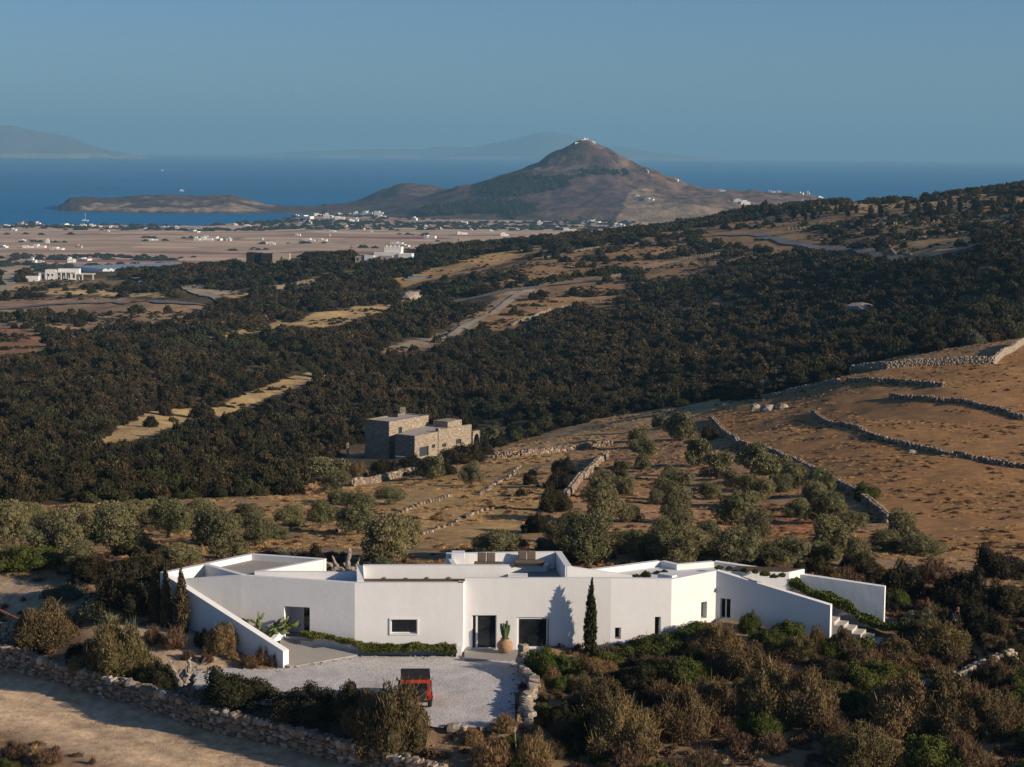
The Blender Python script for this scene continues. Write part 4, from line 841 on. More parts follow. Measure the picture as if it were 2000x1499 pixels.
def dome_lobes(rs, k=9, flat=0.75, spread=0.62, big=0.55):
    """a bush: one body and several bulges, base on the ground, radius 1"""
    out = [(0, 0, flat * 0.42, 0.72, 0.72, flat * 0.55)]
    for i in range(k):
        a = 2 * math.pi * i / k + rs.uniform(-0.3, 0.3); q = rs.uniform(0.3, spread); h = rs.uniform(0.15, 0.62) * flat; s = rs.uniform(0.7, 1.1) * big
        out.append((q * math.cos(a), q * math.sin(a), h, s * 0.72, s * 0.72, s * 0.68 * flat + 0.06))
    for i in range(5):
        a = rs.uniform(0, 6.28); q = rs.uniform(0.1, 0.55); w = rs.uniform(0.12, 0.26); out.append((q * math.cos(a), q * math.sin(a), flat * rs.uniform(0.7, 1.0), w, w, rs.uniform(0.22, 0.42) * flat + 0.05))
    for i in range(3):
        a = rs.uniform(0, 6.28); q = rs.uniform(0.75, 0.95); w = rs.uniform(0.12, 0.22); out.append((q * math.cos(a), q * math.sin(a), flat * rs.uniform(0.1, 0.4), w, w, w * 0.9))
    return out
def olive_lobes(rs, k=11):
    """loose spreading crown, skirts hanging low on some sides"""
    out = []
    for i in range(k):
        a = rs.uniform(0, 6.28); q = rs.uniform(0.1, 0.78); low = rs.random() < 0.35; h = rs.uniform(0.22, 0.6) if low else rs.uniform(0.6, 1.2) * (1 - 0.25 * q); s = rs.uniform(0.18, 0.36)
        out.append((q * math.cos(a), q * math.sin(a), h, s * rs.uniform(0.9, 1.3), s * rs.uniform(0.9, 1.3), s * rs.uniform(0.7, 1.0)))
    out.append((0, 0, 0.85, 0.5, 0.5, 0.42)); out.append((rs.uniform(-.2, .2), rs.uniform(-.2, .2), 0.5, 0.42, 0.42, 0.35))
    return out
rs = random.Random(3)
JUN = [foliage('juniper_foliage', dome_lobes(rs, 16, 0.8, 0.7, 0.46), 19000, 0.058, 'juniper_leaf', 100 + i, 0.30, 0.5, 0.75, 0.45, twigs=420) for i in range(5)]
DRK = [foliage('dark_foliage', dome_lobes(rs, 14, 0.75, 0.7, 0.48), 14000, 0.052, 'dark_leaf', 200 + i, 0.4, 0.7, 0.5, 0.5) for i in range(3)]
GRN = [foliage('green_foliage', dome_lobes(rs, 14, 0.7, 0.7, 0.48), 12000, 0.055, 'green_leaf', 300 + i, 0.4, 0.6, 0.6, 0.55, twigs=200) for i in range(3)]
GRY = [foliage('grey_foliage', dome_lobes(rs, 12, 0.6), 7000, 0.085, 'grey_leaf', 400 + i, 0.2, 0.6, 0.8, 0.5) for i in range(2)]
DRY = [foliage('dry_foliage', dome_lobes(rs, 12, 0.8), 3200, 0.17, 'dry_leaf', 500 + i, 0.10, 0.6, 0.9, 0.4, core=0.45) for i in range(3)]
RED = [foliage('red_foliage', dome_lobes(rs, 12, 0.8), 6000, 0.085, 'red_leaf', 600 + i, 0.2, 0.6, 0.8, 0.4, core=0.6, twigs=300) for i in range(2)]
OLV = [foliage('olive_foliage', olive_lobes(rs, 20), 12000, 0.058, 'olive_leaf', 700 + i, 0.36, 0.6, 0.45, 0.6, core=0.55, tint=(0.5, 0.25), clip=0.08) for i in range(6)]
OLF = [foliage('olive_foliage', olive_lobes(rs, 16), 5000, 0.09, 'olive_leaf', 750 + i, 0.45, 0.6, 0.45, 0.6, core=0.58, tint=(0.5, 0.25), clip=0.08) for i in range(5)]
_sm = ['dark_leaf'] * 5 + ['scrub_brown', 'scrub_green', 'dark_leaf']
leaf_mat('scrub_brown', [(0.0, (0.030, 0.022, 0.012)), (0.5, (0.075, 0.054, 0.028)), (1.0, (0.15, 0.11, 0.06))], inst=0.4)
leaf_mat('scrub_green', [(0.0, (0.025, 0.027, 0.012)), (0.5, (0.062, 0.060, 0.026)), (1.0, (0.125, 0.11, 0.052))], inst=0.4)
SCR = [foliage('scrub_foliage', dome_lobes(rs, 6 + i % 4, 0.7 + 0.08 * (i % 4), 0.62, 0.5), 1700, 0.125, _sm[i], 800 + i, 0.42, 0.6, 0.6, 0.5, core=0.68, tint=(0.48, 0.2)) for i in range(8)]
SCF = [foliage('scrub_foliage', dome_lobes(rs, 6, 0.75, 0.55, 0.5), 800, 0.17, ['dark_leaf', 'dark_leaf', 'scrub_brown', 'scrub_green', 'dark_leaf'][i], 850 + i, 0.5, 0.6, 0.6, 0.5, core=0.7, tint=(0.48, 0.2)) for i in range(5)]
def trunk_mesh(name, rs, h=0.75, forks=4, rad=0.075, mat='bark'):
    g = MB(); 
    g.tube([(0, 0, -0.15), (0.02, 0.01, 0.1), (rs.uniform(-.06, .06), rs.uniform(-.06, .06), h * 0.42)], [rad * 1.5, rad * 1.1, rad * 0.85], 7)
    base = Vector(g.v[-1]) if False else Vector((0, 0, h * 0.40))
    for i in range(forks):
        a = 2 * math.pi * i / forks + rs.uniform(-0.5, 0.5); q = rs.uniform(0.28, 0.55)
        g.tube([base, base + Vector((math.cos(a) * q * 0.45, math.sin(a) * q * 0.45, h * 0.3)), base + Vector((math.cos(a) * q, math.sin(a) * q, h * 0.72))], [rad * 0.7, rad * 0.5, rad * 0.2], 6)
    me = bpy.data.meshes.new(name); me.from_pydata(g.v, [], g.f); me.update(); me.materials.append(MATS[mat]); return me
TRK = [trunk_mesh('trunk', rs) for i in range(4)]
STM = [trunk_mesh('stem', rs, 0.55, 5, 0.04) for i in range(3)]

SHARED = {}
def plant(name, crown_me, stem_me, loc, w, h, label, cat, group=None, crown='crown', stem='trunk', crown_h=1.0, ref_h=1.4):
    """w = crown width, h = height in metres; unit meshes have radius 1"""
    r = empty(name, loc, random.uniform(0, 6.28)); tag(r, label, cat, group)
    s = w / 2.0; sz = h / ref_h
    c = link_mesh(crown, crown_me, r, sc=(s * random.uniform(0.9, 1.1), s, sz))
    if stem_me is not None: link_mesh(stem, stem_me, r, sc=(s, s, sz))
    return r
PXM = lambda Y: FPX / (Y * 1.02)      # pixels per metre at depth Y

def near_bush(px, py, wpx, hpx, kind, label, cat='shrub', group=None, name=None, i=[0]):
    g_ = G(px, py); s = PXM(g_[1]); i[0] += 1
    ms = dict(j=JUN, d=DRK, g=GRN, y=GRY, o=DRY, r=RED)[kind]
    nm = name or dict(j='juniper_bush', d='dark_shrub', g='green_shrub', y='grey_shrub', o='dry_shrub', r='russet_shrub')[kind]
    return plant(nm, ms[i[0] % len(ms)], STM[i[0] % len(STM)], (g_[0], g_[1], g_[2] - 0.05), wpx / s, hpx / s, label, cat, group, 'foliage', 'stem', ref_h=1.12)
# ------------------------------------------------------------------ garden plants (picture place of the foot, width, height)
NB = [
 # left of the house
 (95, 1262, 155, 92, 'j', 'large olive-brown juniper near the gate post by the stone wall'),
 (225, 1325, 175, 122, 'j', 'big juniper behind the road wall, left of the dead tree'),
 (305, 1348, 110, 62, 'd', 'dark shrub spilling against the road wall beside the big juniper'),
 (165, 1300, 100, 56, 'd', 'dark low shrub between the two left junipers'),
 (245, 1195, 145, 112, 'd', 'tall dark juniper left of the three slim cypresses'),
 (180, 1130, 120, 60, 'd', 'dark juniper behind the dry pale shrub by the drive'),
 (210, 1205, 150, 55, 'y', 'low blue-grey shrub beside the sandy drive'),
 (130, 1165, 110, 38, 'y', 'pale dry cushion shrub beside the sandy drive'),
 (60, 1105, 150, 50, 'g', 'bright green shrub at the far end of the sandy drive'),
 (285, 1130, 110, 70, 'd', 'dark bush against the back of the left patio'),
 (430, 1272, 92, 62, 'j', 'small rounded juniper with a bare stem beside the ramp wall'),
 (492, 1268, 62, 44, 'd', 'dark green shrub against the shaded ramp wall'),
 (395, 1262, 50, 42, 'd', 'dark shrub at the foot of the ramp wall near the cypresses'),
 (340, 1268, 60, 44, 'r', 'russet shrub in front of the third cypress'),
 (300, 1262, 50, 40, 'r', 'russet shrub in front of the middle cypress'),
 (368, 1290, 34, 20, 'r', 'low brown cushion plant, left one of the pair beside the drive'),
 (404, 1296, 38, 22, 'r', 'low brown cushion plant, right one of the pair beside the drive'),
 (512, 1296, 46, 40, 'o', 'rusty dry shrub near the low end of the ramp wall'),
 (540, 1302, 34, 34, 'r', 'dark russet shrub against the low end of the ramp wall'),
 (487, 1304, 44, 28, 'r', 'brown shrub at the edge of the gravel by the ramp wall'),
 (455, 1290, 30, 24, 'o', 'small dry shrub under the rounded juniper'),
 (60, 1282, 70, 36, 'd', 'dark shrub behind the road wall near the gate post'),
 # between road wall and court
 (455, 1388, 180, 70, 'd', 'broad dark shrub right of the dead tree'),
 (600, 1412, 170, 66, 'd', 'dark shrub in shade left of the big round bush'),
 (690, 1436, 130, 96, 'd', 'dark shrub merging with the left side of the big round bush'),
 (758, 1470, 195, 160, 'j', 'biggest round bush in front of the red jeep'),
 (722, 1462, 110, 120, 'j', 'brown bush on the left flank of the big round bush'),
 (925, 1452, 50, 36, 'o', 'dry tuft at the front edge of the gravel court'),
 (985, 1450, 60, 40, 'o', 'dry tuft beside the low stones of the court'),
 (965, 1497, 110, 60, 'o', 'leggy dry bush with pale leaves at the bottom edge'),
 (1040, 1500, 90, 80, 'o', 'tall straw-coloured dry bush right of the leaning stick'),
 (1090, 1420, 70, 60, 'd', 'dark shrub at the near end of the court wall'),
 (1085, 1478, 60, 36, 'j', 'small brown juniper at the bottom behind the dry bush'),
 # right of the court
 (1058, 1322, 95, 78, 'g', 'green bush in front of the large window'),
 (1108, 1325, 70, 60, 'g', 'green bush right of the window bush'),
 (1075, 1338, 44, 40, 'o', 'orange dry grass clump beside the court wall top'),
 (1050, 1362, 42, 40, 'o', 'fine straw tuft leaning on the court wall'),
 (1095, 1350, 60, 40, 'g', 'green shrub behind the straw tuft'),
 (1160, 1345, 60, 36, 'y', 'pair of silvery cushions, larger one below the front cypress'),
 (1130, 1330, 56, 34, 'o', 'dry brown clump below the front cypress'),
 (1200, 1300, 120, 44, 'g', 'green hummock under the small square window'),
 (1290, 1275, 130, 48, 'g', 'green hummock under the tall slit window'),
 (1360, 1250, 110, 46, 'g', 'green hummock where the lit wall meets the stair wall'),
 (1400, 1275, 120, 60, 'j', 'brown shrub below the window of the stair wall'),
 (1465, 1235, 50, 52, 'g', 'upright yellow-green shrub against the stair wall'),
 (1540, 1245, 64, 46, 'g', 'feathery bright green shrub against the stair wall'),
 (1500, 1262, 80, 44, 'g', 'green shrub between the upright and the feathery shrubs'),
 (1595, 1262, 40, 46, 'o', 'dry grass clump at the end of the stair wall'),
 (1560, 1290, 110, 50, 'j', 'brown shrub below the end of the stair wall'),
 (1650, 1288, 80, 66, 'j', 'brown bush at the foot of the stairs'),
 (1450, 1320, 140, 70, 'j', 'brown juniper in the middle of the slope below the stair wall'),
 (1330, 1330, 130, 60, 'g', 'green mound below the slit window'),
 (1250, 1345, 110, 60, 'd', 'dark mound left of the green mound'),
 (1180, 1410, 150, 90, 'j', 'brown juniper right of the near end of the court wall'),
 (1215, 1475, 190, 130, 'j', 'very large brown juniper at the bottom, right of the dry bush'),
 (1130, 1470, 90, 80, 'd', 'dark juniper beside the very large brown one'),
 (1330, 1440, 130, 110, 'j', 'brown juniper right of the very large one'),
 (1400, 1400, 120, 90, 'j', 'rounded juniper above the stony clearing'),
 (1500, 1400, 170, 110, 'j', 'wide brown juniper in the middle right'),
 (1580, 1410, 150, 110, 'j', 'wide dark-brown juniper next to the middle right one'),
 (1620, 1340, 120, 60, 'd', 'dark shrub in shade below the stair foot'),
 (1700, 1345, 130, 70, 'g', 'green shadowed shrub behind the broken wall'),
 (1745, 1300, 120, 60, 'j', 'brown bush right of the stair foot'),
 (1830, 1270, 160, 66, 'j', 'broad brown bush below the crouching gardener'),
 (1800, 1225, 110, 46, 'y', 'pale feathery shrub beside the crouching gardener'),
 (1920, 1250, 110, 70, 'd', 'dark bush right of the crouching gardener'),
 (1970, 1290, 80, 50, 'd', 'dark bush behind the pale stone wall'),
 (1760, 1420, 170, 110, 'j', 'spiky juniper below the pale stone wall'),
 (1850, 1420, 190, 120, 'j', 'large juniper in front of the pale stone wall'),
 (1950, 1430, 140, 90, 'j', 'fine-twigged juniper at the right edge'),
 (1700, 1500, 180, 90, 'j', 'juniper at the bottom edge right of the stony clearing'),
 (1810, 1500, 150, 80, 'g', 'greener juniper at the bottom edge'),
 (1900, 1505, 110, 60, 'j', 'small juniper in the bottom corner'),
 (1440, 1465, 80, 40, 'r', 'russet shrub beside the stony clearing'),
 (1510, 1470, 70, 40, 'r', 'russet shrub right of the stony clearing'),
 (1375, 1500, 80, 40, 'r', 'russet shrub at the bottom of the stony clearing'),
 (1960, 1335, 70, 34, 'r', 'dry russet shrub at the end of the pale stone wall'),
 # roadside bottom left
 (30, 1480, 80, 34, 'r', 'brown roadside shrub in the bottom left corner'),
 (90, 1495, 90, 34, 'r', 'brown roadside shrub next to the corner'),
 (20, 1502, 60, 24, 'g', 'small green roadside plant in the corner'),
 # behind the house
 (330, 1135, 90, 48, 'd', 'dark bush behind the left end of the ramp wall'),
 (610, 1118, 82, 62, 'd', 'round dark green bush behind the left patio'),
 (560, 1118, 100, 60, 'y', 'silvery bush behind the left patio'),
 (735, 1112, 80, 46, 'y', 'small silvery bush behind the planted roof'),
 (1760, 1165, 120, 80, 'd', 'dark bush behind the end of the garden wall'),
 (1870, 1190, 140, 90, 'd', 'dark juniper behind the crouching gardener'),
 (1960, 1200, 110, 80, 'd', 'dark juniper with a bare branch near the right edge'),
 (1680, 1130, 120, 60, 'd', 'dark bush above the garden wall'),
 (1950, 1130, 130, 70, 'd', 'dark bush on the slope above the gardener'),
 (1820, 1140, 110, 55, 'r', 'russet bush on the slope above the garden wall'),
]
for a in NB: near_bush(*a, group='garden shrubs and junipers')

# cypresses
def cypress_lobes(rs, h):
    out = []
    for k in range(10):
        t = k / 9; out.append((rs.uniform(-0.03, 0.03), rs.uniform(-0.03, 0.03), h * (0.04 + 0.92 * t), 0.30 * (0.55 + 0.75 * math.sin(math.pi * min(1, 0.25 + 0.72 * t))) * (1 - 0.55 * t ** 3), 0.30 * (0.55 + 0.75 * math.sin(math.pi * min(1, 0.25 + 0.72 * t))) * (1 - 0.55 * t ** 3), h * 0.09))
    return out
def cypress(px, py, hpx, wpx, mat, label, seed, Y=None):
    g_ = G(px, py) if Y is None else np.array([PY(px, py, Y)[0], Y, z1(PY(px, py, Y)[0], Y)]); s = PXM(g_[1]); h = hpx / s; rs_ = random.Random(seed)
    r = empty('cypress_tree', (g_[0], g_[1], g_[2] - 0.03)); tag(r, label, 'tree', 'cypress trees beside the house')
    k = (wpx / s) / 0.74
    me = foliage('crown', [(x * k, y * k, z, a * k, b_ * k, c) for x, y, z, a, b_, c in cypress_lobes(rs_, h)], 2400, 0.20, mat, seed, 0.3, 0.35, 1.0, 0.25, core=0.75, tint=(0.5, 0.25))
    link_mesh('crown', me, r)
    MB().tube([(0, 0, -0.2), (0, 0, h * 0.5)], [0.07, 0.03], 7).build('trunk', 'bark', r)
cypress(1153, 1277, 145, 24, 'cypress_leaf', 'slim green cypress against the front wall of the house', 31, Y=117.95)
cypress(302, 1225, 120, 22, 'brown_cypress_leaf', 'leftmost of three slim cypresses by the ramp wall', 32, Y=118.6)
cypress(325, 1232, 118, 22, 'brown_cypress_leaf', 'middle one of three slim cypresses by the ramp wall', 33, Y=118.3)
cypress(355, 1238, 124, 28, 'brown_cypress_leaf', 'rightmost and widest of three slim cypresses by the ramp wall', 34, Y=117.7)

# ground cover beds
def bed(name, poly, n, zfun, hgt, mat, label, seed, size=0.2, kind='stuff', asp=0.4):
    """low mat of foliage over a plan polygon"""
    r = np.random.default_rng(seed); p = np.array(poly); lo = p.min(0); hi = p.max(0); X = r.uniform(lo[0], hi[0], n * 4); Y = r.uniform(lo[1], hi[1], n * 4); k = inpoly(X, Y, poly); X = X[k][:n]; Y = Y[k][:n]; N = len(X)
    hum = fbm(X / 0.9, Y / 0.9, 3); Z = zfun(X, Y) + hgt * (0.25 + 0.9 * hum) * r.uniform(0.55, 1.0, N)
    a = np.stack([np.full(N, 0.1), np.full(N, -0.25), np.full(N, 0.9)], 1) + r.normal(size=(N, 3)) * 0.5; a /= np.linalg.norm(a, axis=1)[:, None]
    w = np.cross(a, r.normal(size=(N, 3))); w /= np.linalg.norm(w, axis=1)[:, None]; L = size * r.uniform(0.6, 1.5, N)[:, None]; W = L * asp; P = np.stack([X, Y, Z], 1)
    V = np.stack([P - a * L * 0.6, P + w * W * 0.5, P + a * L * 0.4, P - w * W * 0.5], 1).reshape(-1, 3)
    t = np.repeat(np.clip(r.normal(0.5, 0.2, N) + (hum - 0.5) * 0.5, 0, 1), 4)
    me = np_mesh(name, V, quads=np.arange(4 * N).reshape(N, 4), mat=mat, cols=np.repeat(t[:, None], 3, 1))
    o = link_mesh(name, me); tag(o, label, 'ground cover' if kind == 'stuff' else 'hedge', kind=kind)
    return o
hp = [tuple(PZ(x, y, z)[:2]) for x, y, z in ((584, 1254, 0.52), (613, 1267.5, 0.32), (634, 1265, 0.32), (702, 1282.5, 0.0), (800, 1284, 0.0), (893, 1284, 0.0))] + [(F3[0] - 0.4, F3[1] - 0.03), (F2[0], F2[1] - 0.03), tuple(F1 + d12 * (DOORO[1] + 0.2) - np.array([0, 0.03]))]
bed('hedge', hp, 12000, lambda X, Y: 0.02 + 0.55 * sstep(-7.6, -11.2, X), 0.72, 'green_leaf', 'low clipped green hedge between the path and front wall', 41, 0.13, kind='thing', asp=0.3)
st0 = v2(F7) + nS * 1.98
sp_ = [tuple(st0 + eS * 2.9), tuple(st0 - eS * 4.2), tuple(v2(Q[3]) * 0.55 + v2(Q[4]) * 0.45 - np.array([0, 0.1])), tuple(v2(Q[4]) + np.array([0.1, -0.1])), tuple(v2(Q[4]) + np.array([1.2, -1.2]))]
def zslope(X, Y):
    s = (X - F7[0]) * eS[0] + (Y - F7[1]) * eS[1]; return 0.75 + np.clip((2.6 - s) * 0.37, 0, 3.1)
bed('stair_ground_cover', sp_, 15000, zslope, 1.0, 'green_leaf', 'green creeping plants on the bank beside the stairs', 42, 0.2)
lp = [tuple(v2(F7) + eS * 0.3 - nS * 0.3), tuple(v2(F7) + eS * 2.6 + nS * 0.4), tuple(v2(F7) + eS * 2.4 - nS * 1.2), tuple(v2(F7) - eS * 0.2 - nS * 1.4)]
bed('low_ground_cover', lp, 1600, lambda X, Y: Zat(X, Y), 0.6, 'green_leaf', 'green creeping plants below the stairs', 43, 0.2)
def roof_plants(pts, mat, lab, ms):
    for i, (px, py, w, h, zz) in enumerate(pts):
        q = PZ(px, py, zz); s = PXM(q[1]); plant('roof_plant', ms[i % len(ms)], None, (q[0], q[1], zz - 0.03), w / s, h / s, lab, 'plant', 'small plants on the roof beds', 'foliage', ref_h=1.12)
roof_plants([(x, 1128 + (i % 3), 13, 6, 3.98) for i, x in enumerate(range(722, 900, 14))], 'red_leaf', 'small dry plant in the long planted roof strip', RED + DRY[:1])
roof_plants([(1243, 1128, 22, 9, 3.87), (1262, 1126, 24, 16, 3.87), (1283, 1121, 18, 9, 3.87), (1298, 1117, 14, 7, 3.87)], '', 'small green plant on the right roof', GRN)
roof_plants([(1404, 1111, 22, 10, 4.08), (1424, 1112, 18, 9, 4.08), (1456, 1117, 20, 13, 4.08), (1476, 1119, 16, 11, 4.08), (1494, 1124, 22, 14, 4.08), (1512, 1128, 20, 10, 4.08), (1528, 1126, 18, 11, 4.08)], '', 'green plant in the planter above the stairs', GRN)

# ------------------------------------------------------------------ olive trees
OL = [  # crown centre x, foot y, width, height, label
 (28, 1068, 105, 110, 'olive tree at the left edge of the left grove'), (115, 1088, 120, 112, 'dense olive tree above the bright green shrub'), (225, 1085, 150, 118, 'largest pale olive tree of the left grove'),
 (165, 1050, 90, 80, 'olive tree behind the largest one of the left grove'), (330, 1052, 100, 90, 'olive tree between the two biggest ones of the left grove'), (428, 1092, 115, 118, 'big rounded olive tree behind the left patio'),
 (500, 1066, 66, 74, 'olive tree with a clear dark trunk behind the left patio'), (345, 1112, 110, 62, 'low olive tree behind the ramp wall'), (160, 1112, 100, 62, 'low olive tree at the front of the left grove'),
 (568, 1034, 66, 56, 'small olive tree with a forked trunk on the dry grass'), (627, 1032, 62, 62, 'open olive tree with spreading trunk on the dry grass'), (60, 1030, 90, 60, 'olive tree at the back of the left grove'),
 (390, 1022, 84, 56, 'olive tree at the back behind the rounded one'), (260, 1018, 100, 50, 'olive tree at the back behind the largest one'), (480, 1020, 70, 44, 'small olive tree at the back of the grass'),
 (760, 1104, 142, 122, 'large olive tree behind the planted roof'), (700, 1046, 90, 68, 'olive tree left of the terraces'), (705, 998, 80, 42, 'olive tree at the upper end of the terraces'), (760, 985, 70, 40, 'olive tree beside the garden wall of the stone house'),
 (970, 1094, 112, 74, 'rounded olive tree behind the daybeds'), (1150, 1104, 150, 122, 'broad olive tree behind the right side of the roof terrace'), (1065, 1090, 60, 46, 'pale small olive tree behind the roof terrace'),
 (635, 938, 96, 52, 'pale olive tree below the stone house'), (650, 960, 70, 46, 'olive tree in front of the pale garden wall'), (845, 938, 68, 56, 'olive tree in front of the stone house'), (922, 948, 46, 56, 'small olive tree with a thin trunk by the terraces'), (958, 870, 48, 44, 'grey olive tree right of the stone house arch'),
]
GR = [(1248, 857, 54), (1255, 876, 46), (1212, 920, 52), (1253, 907, 44), (1289, 825, 40), (1330, 835, 64), (1361, 884, 66), (1401, 911, 58), (1307, 925, 40), (1311, 947, 86), (1325, 992, 78), (1185, 947, 58), (1181, 985, 90), (1469, 897, 66), (1505, 915, 70), (1550, 930, 62), (1600, 942, 72), (1433, 942, 60), (1469, 960, 80), (1442, 994, 90), (1478, 1032, 82), (1590, 972, 70), (1613, 994, 72), (1662, 1023, 56), (1617, 1046, 92), (1757, 1034, 82), (1316, 1026, 70), (1293, 1042, 60), (1248, 1066, 72), (1325, 1070, 92), (1433, 1068, 106), (1532, 1084, 100), (1676, 1084, 82), (1385, 1040, 56), (1120, 1030, 80)]
k = 0
for (x, y, w, h, lab) in OL:
    g_ = G(x, y); s = PXM(g_[1]); ms = OLV if g_[1] < 235 else OLF; k += 1
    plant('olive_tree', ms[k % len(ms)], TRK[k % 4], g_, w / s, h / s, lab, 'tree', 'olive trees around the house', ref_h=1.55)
ORD = ['first', 'second', 'third', 'fourth', 'fifth', 'sixth', 'seventh', 'eighth', 'ninth', 'tenth', 'eleventh', 'twelfth', 'thirteenth', 'fourteenth', 'fifteenth', 'sixteenth', 'seventeenth', 'eighteenth', 'nineteenth', 'twentieth']
GR.sort(key=lambda a: -a[1]); GR = [sorted(GR[i:i + 7]) for i in range(0, len(GR), 7)]; GR = [(a[0], a[1], a[2], 'olive tree, %s from left in the %s row up of the grove' % (ORD[j], ORD[i])) for i, row in enumerate(GR) for j, a in enumerate(row)]
for (x, yc, w, lab) in GR:
    w = w * random.uniform(0.95, 1.25); h = w * 0.86; g_ = G(x, yc + h * 0.42); s = PXM(g_[1]); ms = OLV if g_[1] < 215 else OLF; k += 1
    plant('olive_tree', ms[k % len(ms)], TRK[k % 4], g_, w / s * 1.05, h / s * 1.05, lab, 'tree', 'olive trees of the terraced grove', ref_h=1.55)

OLX = [90, 300, 280, 400, 20, 200, 450, 540, 650, 660, 800, 1090, 1230, 1210, 1290, 1380, 1480, 1600, 1640, 1730, 1560, 1530, 1220, 1280, 1390, 1800]
for j, (x, y, w, h) in enumerate(((90, 1040, 70, 50), (300, 1035, 70, 52), (280, 1085, 80, 50), (400, 1065, 60, 48), (20, 1100, 80, 46), (200, 1035, 70, 40), (450, 1040, 60, 46), (540, 1055, 60, 40), (650, 1020, 60, 40), (660, 985, 70, 36), (800, 1045, 60, 36), (1090, 1060, 70, 50), (1230, 1020, 60, 46), (1210, 1075, 70, 50), (1290, 1085, 80, 52), (1380, 1085, 80, 52), (1480, 1090, 90, 52), (1600, 1098, 80, 50), (1640, 1070, 70, 46), (1730, 1075, 80, 50), (1560, 1010, 60, 44), (1530, 960, 60, 40), (1220, 965, 50, 40), (1280, 985, 46, 36), (1390, 975, 50, 40), (1800, 1085, 90, 50))):
    g_ = G(x, y); s = PXM(g_[1]); ms = OLV if g_[1] < 215 else OLF
    plant('olive_shrub', ms[j % len(ms)], TRK[j % 4], (g_[0], g_[1], g_[2] - 0.35), w / s * 1.1, h / s * 1.15, 'low bushy olive, %s from left of the low ones filling the groves' % nth(1 + sorted(range(26), key=lambda q: OLX[q]).index(j)), 'tree', 'low bushy olives between the trees', ref_h=1.55)

# ------------------------------------------------------------------ scrub on the slopes
def scrub_points():
    r = np.random.default_rng(21); P = []
    y = 188.0
    while y < 1330:
        s = 2.35 * (y / 320.0) ** 0.78; n_ = int(0.56 * y / s); X = (np.arange(n_) + r.uniform(0.05, 0.95, n_)) * s - 0.28 * y; Yv = y + r.uniform(0, 1, n_) * s; P.append(np.stack([X, Yv, np.full(n_, s)], 1)); y += s
    P = np.concatenate(P); X, Y, S = P.T; Z = Zat(X, Y); px, py = proj(X, Y, Z)
    n1 = fbm(X / 22, Y / 22, 4); n2 = fbm(X / 7 + 3, Y / 7, 3); dens = 0.22 + 0.74 * sstep(0.26, 0.47, n1)
    jx = (n2 - 0.5) * 14; jy = (n2 - 0.5) * 6
    w = S * np.clip(np.exp(r.normal(0.02, 0.38, len(X))), 0.45, 2.1); h = np.clip(w * r.uniform(0.42, 0.85, len(X)), 0.5, 3.4); up = 0.75 * h * PXM(Y)
    for i, (poly, y0, y1, col, hi, lo) in enumerate(REGIONS):
        mm = (Y > y0) & (Y < y1) & (inpoly(px + jx, py + jy, poly) | (inpoly(px + jx, py + jy - up, poly) if i > 5 and hi < 0.1 else False))
        dens[mm] = np.where(n1[mm] > 0.53, hi, lo)
    for poly in NOSCRUB: dens[inpoly(px, py, poly)] = 0
    k = r.random(len(X)) < dens
    return X[k], Y[k], Z[k] - 0.08, w[k], h[k]
NOSCRUB = [[(180, 490), (445, 490), (440, 520), (180, 528)], [(700, 868), (930, 842), (960, 900), (820, 925), (600, 960), (600, 915)], [(55, 515), (230, 515), (240, 560), (55, 562)], [(690, 482), (815, 482), (815, 514), (690, 514)], [(470, 490), (600, 490), (600, 518), (470, 518)], [(0, 520), (40, 520), (30, 565), (0, 575)], [(1375, 452), (1550, 447), (1570, 470), (1790, 505), (1790, 522), (1480, 484), (1375, 472)], [(-60, 590), (420, 582), (430, 606), (-60, 618)], [(880, 590), (1160, 540), (1165, 556), (885, 604)]]
SX, SY, SZ, SW, SH = scrub_points()
